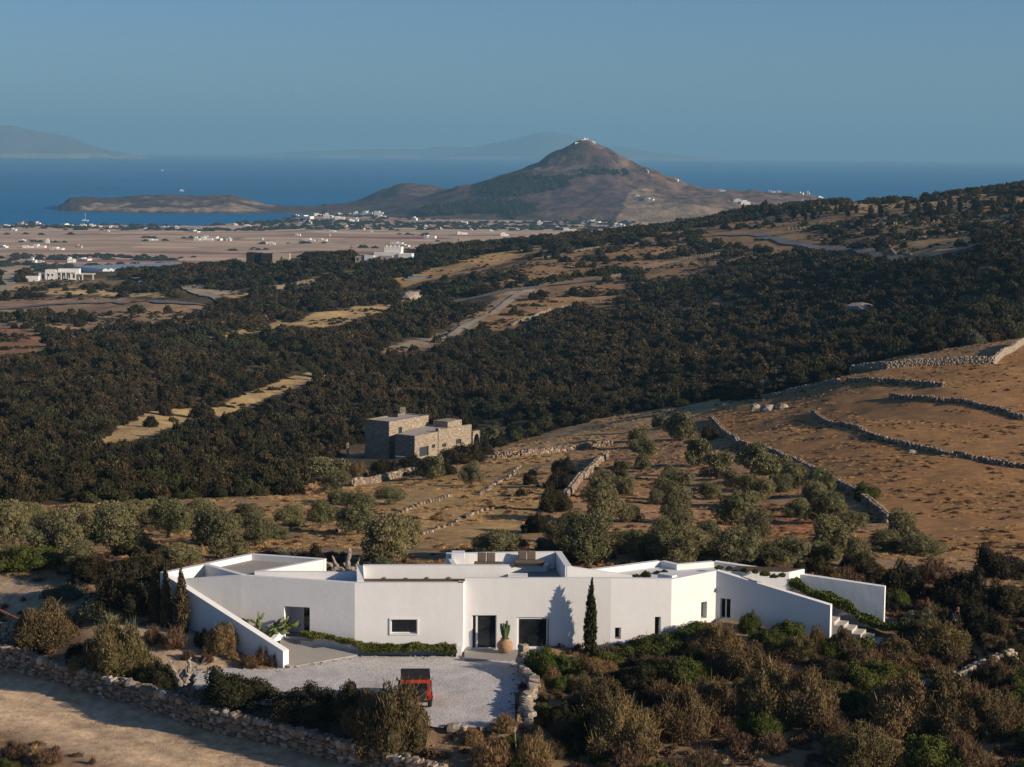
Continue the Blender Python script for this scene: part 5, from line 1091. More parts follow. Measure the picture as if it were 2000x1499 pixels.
def gn_scatter(name, label, cat, X, Y, Z, W, H, protos, seed, ref_h=1.12, idx=None):
    """one mass of plants: instances of plants standing in the scene"""
    r = np.random.default_rng(seed); N = len(X)
    me = bpy.data.meshes.new(name); me.vertices.add(N); me.vertices.foreach_set('co', np.stack([X, Y, Z], 1).astype(np.float32).ravel())
    a = me.attributes.new('scl', 'FLOAT_VECTOR', 'POINT'); a.data.foreach_set('vector', np.stack([W / 2, W / 2, H / ref_h], 1).astype(np.float32).ravel())
    a = me.attributes.new('rot', 'FLOAT_VECTOR', 'POINT'); a.data.foreach_set('vector', np.stack([np.zeros(N), np.zeros(N), r.uniform(0, 6.283, N)], 1).astype(np.float32).ravel())
    a = me.attributes.new('idx', 'INT', 'POINT'); a.data.foreach_set('value', (r.integers(0, len(protos), N) if idx is None else idx).astype(np.int32))
    o = bpy.data.objects.new(name, me); COL.objects.link(o)
    t = bpy.data.node_groups.new(name + '_nodes', 'GeometryNodeTree'); t.interface.new_socket('Geometry', in_out='INPUT', socket_type='NodeSocketGeometry'); t.interface.new_socket('Geometry', in_out='OUTPUT', socket_type='NodeSocketGeometry')
    gi = t.nodes.new('NodeGroupInput'); go = t.nodes.new('NodeGroupOutput'); ip = t.nodes.new('GeometryNodeInstanceOnPoints'); jn = t.nodes.new('GeometryNodeGeometryToInstance')
    for p_ in reversed(protos):
        oi = t.nodes.new('GeometryNodeObjectInfo'); oi.transform_space = 'ORIGINAL'; oi.inputs['Object'].default_value = p_; oi.inputs['As Instance'].default_value = False
        t.links.new(oi.outputs['Geometry'], jn.inputs[0])
    def att(nm, ty):
        q = t.nodes.new('GeometryNodeInputNamedAttribute'); q.data_type = ty; q.inputs['Name'].default_value = nm; return [s for s in q.outputs if s.enabled and s.name == 'Attribute'][0]
    t.links.new(gi.outputs[0], ip.inputs['Points']); t.links.new(jn.outputs[0], ip.inputs['Instance']); ip.inputs['Pick Instance'].default_value = True
    t.links.new(att('idx', 'INT'), ip.inputs['Instance Index']); t.links.new(att('rot', 'FLOAT_VECTOR'), ip.inputs['Rotation']); t.links.new(att('scl', 'FLOAT_VECTOR'), ip.inputs['Scale'])
    t.links.new(ip.outputs[0], go.inputs[0])
    md = o.modifiers.new('scatter', 'NODES'); md.node_group = t
    tag(o, label, cat, kind='stuff'); return o
def build_scrub():
    size = SW * SH / SY ** 2; px, py = proj(SX, SY, SZ); vis = (px > 0) & (px < 2000) & (SY < 470)
    order = np.argsort(-np.where(vis, size, -1)); big = order[:290]; rest = np.ones(len(SX), bool); rest[big] = False
    pro = []
    for j, i in enumerate(big):
        o = link_mesh('scrub_bush', SCR[j % 8], None, (SX[i], SY[i], SZ[i]), random.uniform(0, 6.28), (SW[i] / 2, SW[i] / 2, SH[i] / 1.12)); tag(o, 'dark rounded bush in the dense scrub below the stone house', 'bush', 'dark scrub bushes of the slope')
        if j < 8: pro.append(o)
    nr = rest & (SY < 620); fr = rest & (SY >= 620)
    pf = []
    for j in range(5):
        i = np.where(fr)[0][j * 7]; fr[i] = False
        o = link_mesh('scrub_bush', SCF[j], None, (SX[i], SY[i], SZ[i]), 0, (SW[i] / 2, SW[i] / 2, SH[i] / 1.12)); tag(o, 'dark rounded bush far off in the scrub on the slope', 'bush', 'far scrub bushes of the slope'); pf.append(o)
    def kinds(k, dark, brown, green, sd):
        q = np.random.default_rng(sd); nz = fbm(SX[k] / 30 + 7, SY[k] / 30, 3) + q.normal(0, 0.07, k.sum()); c = np.array(dark)[q.integers(0, len(dark), k.sum())]; return np.where(nz > 0.60, brown, np.where(nz < 0.37, green, c))
    gn_scatter('slope_scrub', 'dense dark juniper scrub covering the slope', 'scrub', SX[nr], SY[nr], SZ[nr], SW[nr], SH[nr], pro, 1, idx=kinds(nr, [0, 1, 2, 3, 4, 7], 5, 6, 61))
    gn_scatter('far_scrub', 'dark juniper scrub on the far slopes', 'scrub', SX[fr], SY[fr], SZ[fr], SW[fr], SH[fr], pf, 2, idx=kinds(fr, [0, 1, 4], 2, 3, 62))
build_scrub()
# ------------------------------------------------------------------ stone walls
def stone_mat(name, cols, bscale=9):
    m, n, b = new_mat(name); oi = n.nodes.new('ShaderNodeObjectInfo'); at = nd(n, 'ShaderNodeAttribute', attribute_name='tint'); sp = n.nodes.new('ShaderNodeSeparateColor'); n.links.new(at.outputs['Color'], sp.inputs[0])
    a = nd(n, 'ShaderNodeMath', operation='ADD'); n.links.new(oi.outputs['Random'], a.inputs[0]); n.links.new(sp.outputs[0], a.inputs[1]); f_ = nd(n, 'ShaderNodeMath', operation='FRACT'); n.links.new(a.outputs[0], f_.inputs[0])
    c = ramp(n, f_.outputs[0], [(i / (len(cols) - 1), q) for i, q in enumerate(cols)]); p_ = opos(n)
    c = mix(n, 1.0, c, ramp(n, noise_node(n, 6.0, 5, p_), [(0.3, (0.6, 0.58, 0.56)), (0.65, (1.2, 1.18, 1.14))]), 'MULTIPLY')
    n.links.new(c, b.inputs['Base Color']); b.inputs['Roughness'].default_value = 0.92; bump(n, b, noise_node(n, bscale, 5, p_), 0.5, 0.05)
stone_mat('field_stone', [(0.17, 0.125, 0.09), (0.33, 0.26, 0.19), (0.12, 0.11, 0.10), (0.42, 0.32, 0.22), (0.25, 0.15, 0.09), (0.50, 0.45, 0.39), (0.15, 0.13, 0.115), (0.28, 0.22, 0.165), (0.17, 0.125, 0.09)])
stone_mat('pale_stone', [(0.33, 0.275, 0.215), (0.42, 0.355, 0.275), (0.27, 0.225, 0.18), (0.48, 0.42, 0.34), (0.33, 0.275, 0.215)])
simple_mat('rubble_core', (0.13, 0.10, 0.075), 0.95, 0.35, 4.0, bmp=0.8, bscale=6, bdist=0.08)
def stone_verts(r, sx, sy, sz):
    """rounded, chipped block: 26 corners, 24 faces"""
    V = []; idx = {}
    for i in (-1, 0, 1):
        for j in (-1, 0, 1):
            for k_ in (-1, 0, 1):
                if i == j == k_ == 0: continue
                v = np.array([i, j, k_], float); nz_ = abs(i) + abs(j) + abs(k_); v *= {1: 1.0, 2: 0.90, 3: 0.80}[nz_]; v *= r.uniform(0.86, 1.1); idx[(i, j, k_)] = len(V); V.append(v * (sx / 2, sy / 2, sz / 2))
    F_ = []
    for ax in range(3):
        for s_ in (-1, 1):
            o1, o2 = [a for a in range(3) if a != ax]
            for a in (-1, 0):
                for b_ in (-1, 0):
                    q = []
                    for da, db in ((0, 0), (1, 0), (1, 1), (0, 1)):
                        t = [0, 0, 0]; t[ax] = s_; t[o1] = a + da; t[o2] = b_ + db; q.append(idx[tuple(t)])
                    flip = (s_ < 0) ^ (ax == 1); F_.append(tuple(q[::-1]) if flip else tuple(q))
    return np.array(V), F_
_sr = np.random.default_rng(77)
STONES = []
for i in range(10):
    V_, F_ = stone_verts(_sr, 1, 1, 1); me = bpy.data.meshes.new('stone'); me.from_pydata([tuple(v) for v in V_], [], F_); me.update(); me.materials.append(MATS['field_stone']); me.materials.append(MATS['pale_stone']); STONES.append((me, V_, F_))
PSTONES = []
for me, V_, F_ in STONES:
    m2 = me.copy(); m2.materials.clear(); m2.materials.append(MATS['pale_stone']); PSTONES.append(m2)
def stones_mesh(name, items, mat, parent=None):
    """many stones as one part: items = (centre, size, rotz)"""
    Vs = []; Fs = []; Ts = []; b0 = 0
    for i, (c, s_, rz) in enumerate(items):
        _, V_, F_ = STONES[i % 10]; v = V_ * np.array(s_); cr, sn = math.cos(rz), math.sin(rz); v = np.stack([v[:, 0] * cr - v[:, 1] * sn, v[:, 0] * sn + v[:, 1] * cr, v[:, 2]], 1) + np.array(c)
        Vs.append(v); Fs.append(np.array(F_) + b0); b0 += len(v); Ts.append(np.full(len(v), (i * 0.618) % 1))
    me = np_mesh(name, np.concatenate(Vs), quads=np.concatenate(Fs), mat=mat, cols=np.repeat(np.concatenate(Ts)[:, None], 3, 1))
    o = link_mesh(name, me, parent); return o
def resample(pts, step):
    pts = [np.array(p_, float) for p_ in pts]; out = []; d = 0.0
    for a, e in zip(pts[:-1], pts[1:]):
        L = np.linalg.norm((e - a)[:2])
        while d < L: out.append((a + (e - a) * d / L, (e - a)[:2] / L)); d += step
        d -= L
    return out
def road_wall():
    r = np.random.default_rng(9); base = empty('stone_road_wall', tuple(WB[2])); tag(base, 'long dry stone wall with upright coping along the dirt road', 'stone wall')
    top = [1.3, 1.26, 1.24, 1.28, 1.32, 1.36, 1.36, 1.32, 1.28, 1.22, 1.2, 1.15]
    pts = [np.array([q[0], q[1], q[2], h]) for q, h in zip(WB, top)]
    o0 = np.array(WB[2]); g = MB()
    for (a, e) in zip(pts[:-1], pts[1:]):
        d = (e - a)[:2]; d /= np.linalg.norm(d); nv = np.array([-d[1], d[0]]); lo = [a[2] - 0.4, e[2] - 0.4, e[2] - 0.4, a[2] - 0.4]; hi = [a[2] + a[3] - 0.22, e[2] + e[3] - 0.22, e[2] + e[3] - 0.22, a[2] + a[3] - 0.22]
        g.prism([tuple(a[:2] + nv * 0.12), tuple(e[:2] + nv * 0.12), tuple(e[:2] + nv * 0.55), tuple(a[:2] + nv * 0.55)], lo, hi)
    on(g.build('rubble_core', 'rubble_core'), base)
    face = []; cop = []
    for c in range(6):
        for q, d in resample(pts, 0.40):
            hcourse = (q[3] - 0.24) / 6; nv = np.array([-d[1], d[0]]); z = q[2] + hcourse * (c + 0.5) - 0.02; j = r.uniform(-0.15, 0.15)
            face.append((np.array([q[0] + d[0] * j + nv[0] * (0.11 + 0.04 * c / 5 + r.uniform(-0.05, 0.04)), q[1] + d[1] * j + nv[1] * (0.11 + 0.04 * c / 5), z + r.uniform(-0.05, 0.05)]), (r.uniform(0.22, 0.60), r.uniform(0.20, 0.36), hcourse * r.uniform(0.7, 1.45)), math.atan2(d[1], d[0]) + r.uniform(-0.2, 0.2)))
    for rowo, st_ in ((0.14, 0.36), (0.42, 0.40)):
        for q, d in resample(pts, st_):
            nv = np.array([-d[1], d[0]]); cop.append((np.array([q[0] + nv[0] * (rowo + r.uniform(-0.05, 0.05)), q[1] + nv[1] * rowo, q[2] + q[3] - 0.10 + r.uniform(-0.05, 0.06)]), (r.uniform(0.22, 0.62), r.uniform(0.26, 0.52), r.uniform(0.16, 0.44)), math.atan2(d[1], d[0]) + r.uniform(-0.7, 0.7)))
    inview = lambda it: 0 <= proj(*it[0])[0] <= 2000 and proj(*it[0])[1] < 1515
    sing = [it for it in cop if inview(it)]; fv = [it for it in face if inview(it)]; fv.sort(key=lambda it: -it[1][0] * it[1][2] / it[0][1] ** 2); room = max(0, 296 - len(sing)); sing += fv[:room]
    ids = set(id(x) for x in sing)
    for i, (c, s_, rz) in enumerate(sing):
        o = link_mesh('stone', STONES[i % 10][0], None, tuple(c), rz, s_); o.rotation_euler = (r.uniform(-.4, .4), r.uniform(-.4, .4), rz); on(o, base)
    rest = [it for it in face + cop if id(it) not in ids]
    q = stones_mesh('wall_stones', rest, 'field_stone'); q['kind'] = 'stuff'; on(q, base)
road_wall()
def court_wall():
    r = np.random.default_rng(10); pl_ = [PZ(1018, 1302, 0.0), PZ(1024, 1322, 0.0), PZ(1040, 1340, 0.0), PZ(1046, 1356, 0.0), PZ(1028, 1372, 0.0), PZ(1026, 1392, 0.0), PZ(1036, 1412, 0.0)]
    base = empty('court_stone_wall', tuple(pl_[0])); tag(base, 'low crooked stone wall along the right side of the gravel court', 'stone wall')
    for c in range(2):
        for i, (q, d) in enumerate(resample(pl_, 0.44)):
            o = link_mesh('stone', PSTONES[(i + 3 * c) % 10], None, (q[0] + r.uniform(-.12, .12), q[1], -0.07 + 0.30 * c + 0.16), 0, (r.uniform(0.45, 0.8), r.uniform(0.4, 0.6), r.uniform(0.28, 0.42))); o.rotation_euler = (r.uniform(-.2, .2), r.uniform(-.2, .2), math.atan2(d[1], d[0]) + r.uniform(-.9, .9)); on(o, base)
    p0_ = pl_[0]
    for k_, (sx, sz, dz) in enumerate(((0.8, 0.34, 0.46), (0.6, 0.28, 0.76), (0.5, 0.42, 1.05))):
        o = link_mesh('stone', PSTONES[k_], None, (p0_[0] + 0.1, p0_[1] + 0.1, dz), 0.4 * k_, (sx, 0.5, sz)); on(o, base)
    for i, (x, y, w_) in enumerate(((885, 1424, 0.7), (905, 1424, 0.5), (940, 1426, 0.4), (960, 1427, 0.55), (985, 1427, 0.35), (1000, 1428, 0.5))):
        q = G(x, y + 4); o = link_mesh('loose_stone', PSTONES[i], None, (q[0], q[1], q[2] + w_ * 0.15), i, (w_, w_ * 0.7, w_ * 0.6)); tag(o, 'loose stone edging the front of the gravel court', 'stone', 'edging stones of the court')
court_wall()
def dry_wall(pix, hgt, label, mat='field_stone', thick=0.55, step=0.55, seed=1, name='stone_wall', y0=0, size=1.0, zoff=0.0):
    hgt *= 0.72; size *= 0.62; thick *= 0.7; gap = 0.5 if hgt < 0.4 else 0.06
    """field wall along picture points on the ground"""
    r = np.random.default_rng(seed); pts = [G(x, y, y0) for x, y in pix]; items = []; RS = ZZ = None; nc = max(1, int(round(hgt / (0.34 * size))))
    for c in range(nc):
        RS = resample(pts, step * size) if c == 0 else RS; ZZ = Zat(np.array([q[0] for q, d in RS]), np.array([q[1] for q, d in RS])) if c == 0 else ZZ
        for ii, (q, d) in enumerate(RS):
            for side in (0, 1):
                nv = np.array([-d[1], d[0]]); z = ZZ[ii] + zoff; j = r.uniform(-.2, .2)
                if r.random() < gap: continue
                if c == nc - 1 and r.random() < 0.25: continue
                items.append((np.array([q[0] + d[0] * j + nv[0] * (side - 0.5) * thick * 0.6, q[1] + d[1] * j + nv[1] * (side - 0.5) * thick * 0.6, z + hgt / nc * (c + 0.35)]), (r.uniform(0.4, 0.8) * size, r.uniform(0.35, 0.6) * size, hgt / nc * r.uniform(0.95, 1.5)), math.atan2(d[1], d[0]) + r.uniform(-.4, .4)))
    b_ = empty(name, tuple(pts[0])); tag(b_, label, 'stone wall'); o = stones_mesh('stones', items, mat); o['kind'] = 'stuff'; on(o, b_)
    return b_
dry_wall([(1855, 1348), (1900, 1328), (1950, 1308), (1978, 1296)], 1.15, 'pale stone wall near the right edge of the garden', 'pale_stone', 0.7, 0.42, 2, size=0.8)
dry_wall([(1795, 1345), (1815, 1338), (1835, 1342)], 0.45, 'collapsed bit of pale stone wall in the shrubs', 'pale_stone', 0.6, 0.5, 3)
dry_wall([(1490, 780), (1560, 765), (1640, 748)], 1.1, 'sunlit stone wall stepping down from the upper field', 'pale_stone', 0.7, 0.6, 4)
dry_wall([(1664, 728), (1730, 722), (1800, 716), (1940, 712), (1958, 696), (2010, 672)], 1.8, 'tall sunlit stone wall at the top of the field', 'pale_stone', 0.8, 0.6, 5)
dry_wall([(1655, 745), (1700, 745), (1760, 750), (1845, 757)], 1.0, 'terrace wall below the tall sunlit wall', 'field_stone', 0.8, 0.7, 6)
dry_wall([(1740, 778), (1790, 782), (1840, 788)], 1.0, 'short dark terrace wall inside the field', 'field_stone', 0.8, 0.7, 7)
dry_wall([(1850, 785), (1890, 790), (1930, 800), (2010, 822)], 0.9, 'terrace wall reaching the right edge above the field', 'field_stone', 0.8, 0.7, 8)
dry_wall([(1588, 808), (1640, 832), (1700, 855), (1800, 878), (1900, 898), (2010, 918)], 0.8, 'long low wall crossing the brown field', 'field_stone', 0.8, 0.7, 9)
dry_wall([(1388, 822), (1415, 850), (1440, 872), (1500, 885), (1560, 910), (1620, 940), (1660, 962), (1700, 990), (1735, 1022)], 1.1, 'curving stone wall between olive grove and field', 'field_stone', 0.8, 0.6, 10)
dry_wall([(965, 896), (1020, 892), (1090, 885), (1150, 876), (1195, 872)], 1.2, 'stone wall right of the stone house garden', 'field_stone', 0.7, 0.6, 11)
dry_wall([(690, 950), (740, 942), (790, 930), (820, 926)], 1.3, 'garden wall of rough stone below the stone house', 'field_stone', 0.6, 0.5, 12)
dry_wall([(655, 1042), (700, 1030), (770, 1010), (830, 985), (880, 970)], 0.4, 'upper low stone line of the dry terraces', 'field_stone', 0.5, 0.8, 13)
dry_wall([(828, 1046), (870, 1030), (920, 1008), (960, 996)], 0.35, 'lower low stone line of the dry terraces', 'field_stone', 0.5, 0.9, 14)
dry_wall([(935, 968), (970, 945), (1015, 912)], 0.35, 'stone line beside the small thin-trunked olive tree', 'field_stone', 0.5, 0.8, 15)
dry_wall([(1105, 975), (1125, 950), (1150, 925), (1185, 893)], 1.2, 'terrace wall on the left of the olive grove', 'field_stone', 0.7, 0.6, 16)
dry_wall([(600, 748), (640, 738), (690, 728)], 0.6, 'stone line beside the golden clearing', 'field_stone', 0.6, 1.2, 17)
dry_wall([(1560, 622), (1600, 618), (1640, 612), (1700, 606)], 1.6, 'weathered retaining wall on the scrub slope', 'pale_stone', 1.0, 1.2, 18)
dry_wall([(1430, 636), (1480, 628), (1530, 612)], 1.4, 'rough stone bank on the scrub slope', 'field_stone', 1.2, 1.2, 19)
dry_wall([(1540, 450), (1600, 446), (1660, 444), (1750, 440), (1850, 432)], 1.5, 'row of standing stones above the bend of the road', 'pale_stone', 0.8, 2.6, 20, size=1.3)
dry_wall([(1720, 478), (1760, 498), (1800, 508)], 1.2, 'wall at the edge of the golden field on the ridge', 'pale_stone', 0.8, 1.4, 21)
dry_wall([(1730, 476), (1800, 466), (1880, 456), (1990, 446)], 1.2, 'long stone wall above the golden field on the ridge', 'field_stone', 0.8, 1.6, 22)
dry_wall([(1180, 545), (1240, 530), (1330, 510), (1440, 492)], 1.2, 'stone wall running up the far slope', 'pale_stone', 0.9, 1.8, 23)
dry_wall([(530, 568), (560, 560), (615, 550)], 1.8, 'stone bank above the small golden field', 'pale_stone', 1.0, 1.4, 24)
dry_wall([(820, 592), (860, 575), (930, 560)], 1.3, 'pale stone line above the narrow lane', 'pale_stone', 0.9, 1.4, 25)
dry_wall([(1060, 506), (1110, 497), (1170, 484)], 1.3, 'stone wall high on the far slope near the crest', 'pale_stone', 0.9, 1.5, 26)
dry_wall([(1000, 640), (1040, 622), (1075, 606)], 1.2, 'stone line below the orange terraces', 'pale_stone', 0.9, 1.3, 27)
dry_wall([(1050, 604), (1130, 594), (1230, 583)], 1.0, 'stone edge of the orange terraces', 'field_stone', 0.9, 1.2, 28)
dry_wall([(340, 652), (380, 645), (420, 632)], 1.2, 'stone line at the edge of the left fields', 'field_stone', 0.9, 1.3, 29)
dry_wall([(170, 618), (240, 628), (330, 640)], 1.0, 'stone edge across the left fields', 'field_stone', 0.9, 1.3, 30)
dry_wall([(1560, 470), (1640, 462), (1720, 456)], 1.2, 'stone line above the road on the ridge', 'field_stone', 0.9, 1.6, 31)
dry_wall([(1240, 478), (1330, 468), (1400, 462)], 1.2, 'stone line left of the road bend', 'field_stone', 0.9, 1.6, 32)
# gate pier at the left edge
q = G(15, 1262); r_ = empty('gate_pier', (q[0], q[1], q[2])); tag(r_, 'square stone gate pier at the left edge', 'gate pier'); items = []
rr = np.random.default_rng(4)
for c in range(6):
    for a in range(3):
        for e in range(2): items.append((np.array([q[0] - 0.65 + 0.45 * a + (c % 2) * 0.1, q[1] + 0.4 * e - 0.2, q[2] + 0.1 + 0.22 * c]), (rr.uniform(.38, .52), .42, rr.uniform(.2, .27)), rr.uniform(-.1, .1)))
for i, (c, s_, rz) in enumerate(items): on(link_mesh('stone', PSTONES[i % 10], None, tuple(c), rz, s_), r_)
simple_mat('rust', (0.14, 0.065, 0.035), 0.8, 0.35, 6.0)
gq = G(41, 1258); r_ = empty('gate_post', (gq[0], gq[1], gq[2])); tag(r_, 'rusty steel gate post with a sloping beam beside the stone pier', 'gate post')
MB().box(-0.12, 0.12, -0.12, 0.12, -0.2, 1.25).build('post', 'rust', r_); MB().tube([(-2.4, 0.2, 2.35), (0.0, 0.0, 1.28)], 0.09, 6).build('beam', 'rust', r_)

# ------------------------------------------------------------------ dead wood
def gnarled(g, pts, rad, seg=8, seed=0):
    """knotted limb"""
    rs_ = random.Random(seed); P_ = []; R_ = []; n_ = len(pts) - 1
    for i in range(n_ * 4 + 1):
        t = i / 4; k_ = min(int(t), n_ - 1); f_ = t - k_; a = Vector(pts[k_]); e = Vector(pts[k_ + 1]); w = rad[k_] + (rad[k_ + 1] - rad[k_]) * f_
        P_.append(a.lerp(e, f_) + Vector((rs_.uniform(-1, 1), rs_.uniform(-1, 1), 0)) * w * 0.35); R_.append(w * rs_.uniform(0.78, 1.25))
    b0 = len(g.v); g.tube(P_, R_, seg)
    for i in range(b0, len(g.v)): g.v[i] = tuple(c + rs_.uniform(-1, 1) * 0.022 for c in g.v[i])
def dead_tree(loc, label, seed, name, trunks, limbs):
    r = empty(name, loc); tag(r, label, 'dead tree'); g = MB()
    for i, (p_, w) in enumerate(trunks): gnarled(g, p_, w, 9, seed + i)
    g.build('trunk', 'grey_wood', r)
    for i, (p_, w) in enumerate(limbs): g = MB(); gnarled(g, p_, w, 7, seed + 20 + i); g.build('branch', 'grey_wood', r)
q = G(358, 1350)
dead_tree((q[0], q[1], q[2]), 'bleached dead olive trunk with broken branches beside the drive', 1, 'dead_tree',
  [([(-0.12, 0, -0.2), (-0.16, 0, 0.35), (-0.30, 0.05, 0.75), (-0.34, 0.05, 1.0)], [0.24, 0.19, 0.17, 0.10]), ([(0.12, 0, -0.2), (0.10, 0.02, 0.35), (0.20, 0, 0.75), (0.30, 0, 1.05)], [0.24, 0.18, 0.19, 0.15]), ([(0.0, 0.1, -0.2), (-0.05, 0.12, 0.4), (0.0, 0.1, 0.85), (0.02, 0.1, 1.15)], [0.2, 0.17, 0.14, 0.07])],
  [([(-0.34, 0.05, 0.95), (-0.52, 0, 1.15), (-0.62, 0, 1.4), (-0.80, 0, 1.68)], [0.09, 0.06, 0.045, 0.015]), ([(0.28, 0, 1.0), (0.34, 0, 1.35), (0.30, 0, 1.62), (0.42, 0, 1.85)], [0.14, 0.11, 0.10, 0.03]), ([(0.25, 0, 0.85), (0.60, 0.05, 1.15), (0.92, 0.1, 1.38), (1.3, 0.1, 1.55)], [0.12, 0.10, 0.07, 0.02]), ([(0.92, 0.1, 1.38), (1.05, 0, 1.6), (1.2, 0, 1.85)], [0.06, 0.035, 0.01]), ([(0.6, 0.05, 1.15), (0.85, 0, 1.12), (1.1, 0, 1.22)], [0.06, 0.04, 0.015]), ([(-0.3, 0.05, 0.9), (-0.15, 0, 1.15), (-0.12, 0, 1.4)], [0.07, 0.05, 0.015]), ([(-0.62, 0, 1.4), (-0.5, 0, 1.55), (-0.52, 0, 1.75)], [0.035, 0.02, 0.008])])
q = PY(668, 1112, 126.0); zg = z1(q[0], q[1])
dead_tree((q[0], q[1], zg), 'pile of grey driftwood stumps behind the roof', 5, 'driftwood_pile', [([(0.35, 0, -0.1), (0.36, 0, 0.6), (0.38, 0, 1.2), (0.42, 0, 1.75)], [0.22, 0.17, 0.15, 0.12])],
  [([(-1.0, 0, 0.2), (-0.4, 0, 0.55), (0.2, 0, 0.5)], [0.14, 0.16, 0.1]), ([(-1.1, 0, 0.95), (-0.7, 0, 0.75), (-0.2, 0.1, 0.45)], [0.05, 0.12, 0.16]), ([(-0.6, 0, 1.35), (-0.45, 0, 0.95), (-0.2, 0, 0.5)], [0.03, 0.09, 0.14]), ([(0.1, -0.1, 0.9), (0.3, 0, 0.6), (0.9, 0, 0.35)], [0.05, 0.12, 0.14]), ([(0.6, 0, 0.5), (0.95, 0, 0.85), (1.05, 0, 1.15)], [0.14, 0.08, 0.03]), ([(-1.3, -0.2, 0.1), (-0.6, -0.2, 0.2), (0.7, -0.2, 0.15)], [0.1, 0.18, 0.12])])
q = G(1012, 1499); st_ = MB().tube([(0, 0, -0.2), (-0.12, 0, 1.0), (-0.2, 0, 1.9)], [0.03, 0.028, 0.02], 6).build('leaning_stick', 'grey_wood'); st_.location = (q[0], q[1], q[2]); tag(st_, 'bare grey stick leaning among the dry bushes', 'stick')

# ------------------------------------------------------------------ red jeep
def jeep():
    simple_mat('red_paint', (0.42, 0.045, 0.02), 0.35, 0.12, 2.0, spec=0.5); simple_mat('soft_top', (0.022, 0.021, 0.022), 0.85, 0.3, 4.0, bmp=0.3); simple_mat('tyre_rubber', (0.018, 0.018, 0.018), 0.9, 0.2, 8.0); simple_mat('steel_rim', (0.35, 0.34, 0.33), 0.4, 0.1, 4.0, metallic=0.6); simple_mat('lamp_red', (0.35, 0.02, 0.01), 0.3, 0.1); simple_mat('mirror_grey', (0.30, 0.33, 0.33), 0.2, 0.1)
    c = PZ(812, 1323, 1.72); r = empty('jeep', (c[0], c[1], -0.01), math.radians(3.5)); tag(r, 'red off-road jeep with black roof, half hidden by the big round bush', 'car')
    g = MB(); W = 0.78
    prof = [(0.0, 0.55), (0.0, 0.98), (2.15, 0.98), (2.30, 0.95), (3.35, 0.90), (3.42, 0.80), (3.42, 0.50), (2.95, 0.45), (0.5, 0.45)]
    n_ = len(prof); g.add([(-W, y, z) for y, z in prof] + [(W, y, z) for y, z in prof], [tuple(range(n_)), tuple(range(n_, 2 * n_))[::-1]] + [(i, (i + 1) % n_, n_ + (i + 1) % n_, n_ + i)[::-1] for i in range(n_)])
    body = g.build('body', 'red_paint', r, bevel=0.03)
    g = MB()
    for a, e in (((-W + .03, 0.02), (-W + .10, 0.10)), ((W - .10, 0.02), (W - .03, 0.10)), ((-W + .03, 1.05), (-W + .09, 1.13)), ((W - .09, 1.05), (W - .03, 1.13))): g.box(a[0], e[0], a[1], e[1], 0.98, 1.62)
    for s_ in (-1, 1): g.tube([(s_ * (W - 0.06), 2.12, 0.96), (s_ * (W - 0.10), 1.78, 1.62)], 0.035, 6)
    g.box(-W + .1, W - .1, 0.02, 0.10, 1.40, 1.62); g.build('pillars', 'red_paint', r)
    g = MB().box(-W + 0.02, W - 0.02, -0.05, 1.88, 1.622, 1.72); roof = g.build('roof', 'soft_top', r, bevel=0.035)
    for k_ in range(5): MB().box(-W + 0.06, W - 0.06, 0.12 + k_ * 0.38, 0.18 + k_ * 0.38, 1.721, 1.742).build('roof_rib', 'soft_top', roof)
    MB().box(-0.60, 0.60, 0.045, 0.065, 1.02, 1.38).build('rear_window', 'window_glass', r)
    for s_ in (-1, 1):
        MB().box(min(s_ * (W - .07), s_ * (W - .05)), max(s_ * (W - .07), s_ * (W - .05)), 0.14, 1.02, 1.03, 1.58).build('side_window', 'window_glass', r)
        MB().box(min(s_ * (W - .07), s_ * (W - .05)), max(s_ * (W - .07), s_ * (W - .05)), 1.15, 1.85, 1.03, 1.50).build('side_window', 'window_glass', r)
        MB().box(s_ * W - .13, s_ * W + .13, -0.04, -0.005, 0.62, 0.76).build('tail_lamp', 'lamp_red', r)
        m_ = MB().box(-0.04, 0.04, -0.05, 0.05, -0.09, 0.11).build('mirror', 'mirror_grey', r, bevel=0.015); m_.location = (s_ * (W + 0.17), 1.85, 1.15); MB().tube([(-s_ * 0.16, 0.0, -0.08), (0, 0, 0)], 0.018, 5).build('mirror_arm', 'red_paint', m_)
        for yy in (0.62, 2.85):
            t = MB().lathe([(0.20, -0.10), (0.30, -0.11), (0.335, -0.06), (0.335, 0.06), (0.30, 0.11), (0.20, 0.10)], 20); w_ = t.build('wheel', 'tyre_rubber', r, smooth=True); w_.rotation_euler = (0, math.pi / 2, 0); w_.location = (s_ * (W - 0.04), yy, 0.335)
            MB().lathe([(0.001, 0.07), (0.12, 0.06), (0.205, 0.085), (0.205, -0.085), (0.12, -0.06), (0.001, -0.07)], 16).build('rim', 'steel_rim', w_, smooth=True)
            V_ = []; F_ = []; x0, x1 = s_ * W - 0.10, s_ * W + 0.10
            for k_ in range(9):
                a = math.pi * k_ / 8
                for rr_ in (0.40, 0.46):
                    for xx in (x0, x1): V_.append((xx, yy + rr_ * math.cos(a), 0.36 + rr_ * math.sin(a)))
            for k_ in range(8):
                for p_, q_ in ((0, 1), (1, 3), (3, 2), (2, 0)): F_.append((4 * k_ + p_, 4 * k_ + q_, 4 * k_ + 4 + q_, 4 * k_ + 4 + p_))
            g = MB().add(V_, F_)
            g.build('wheel_arch', 'soft_top', r)
    MB().box(-W + .05, W - .05, -0.12, -0.02, 0.42, 0.54).build('bumper', 'soft_top', r)
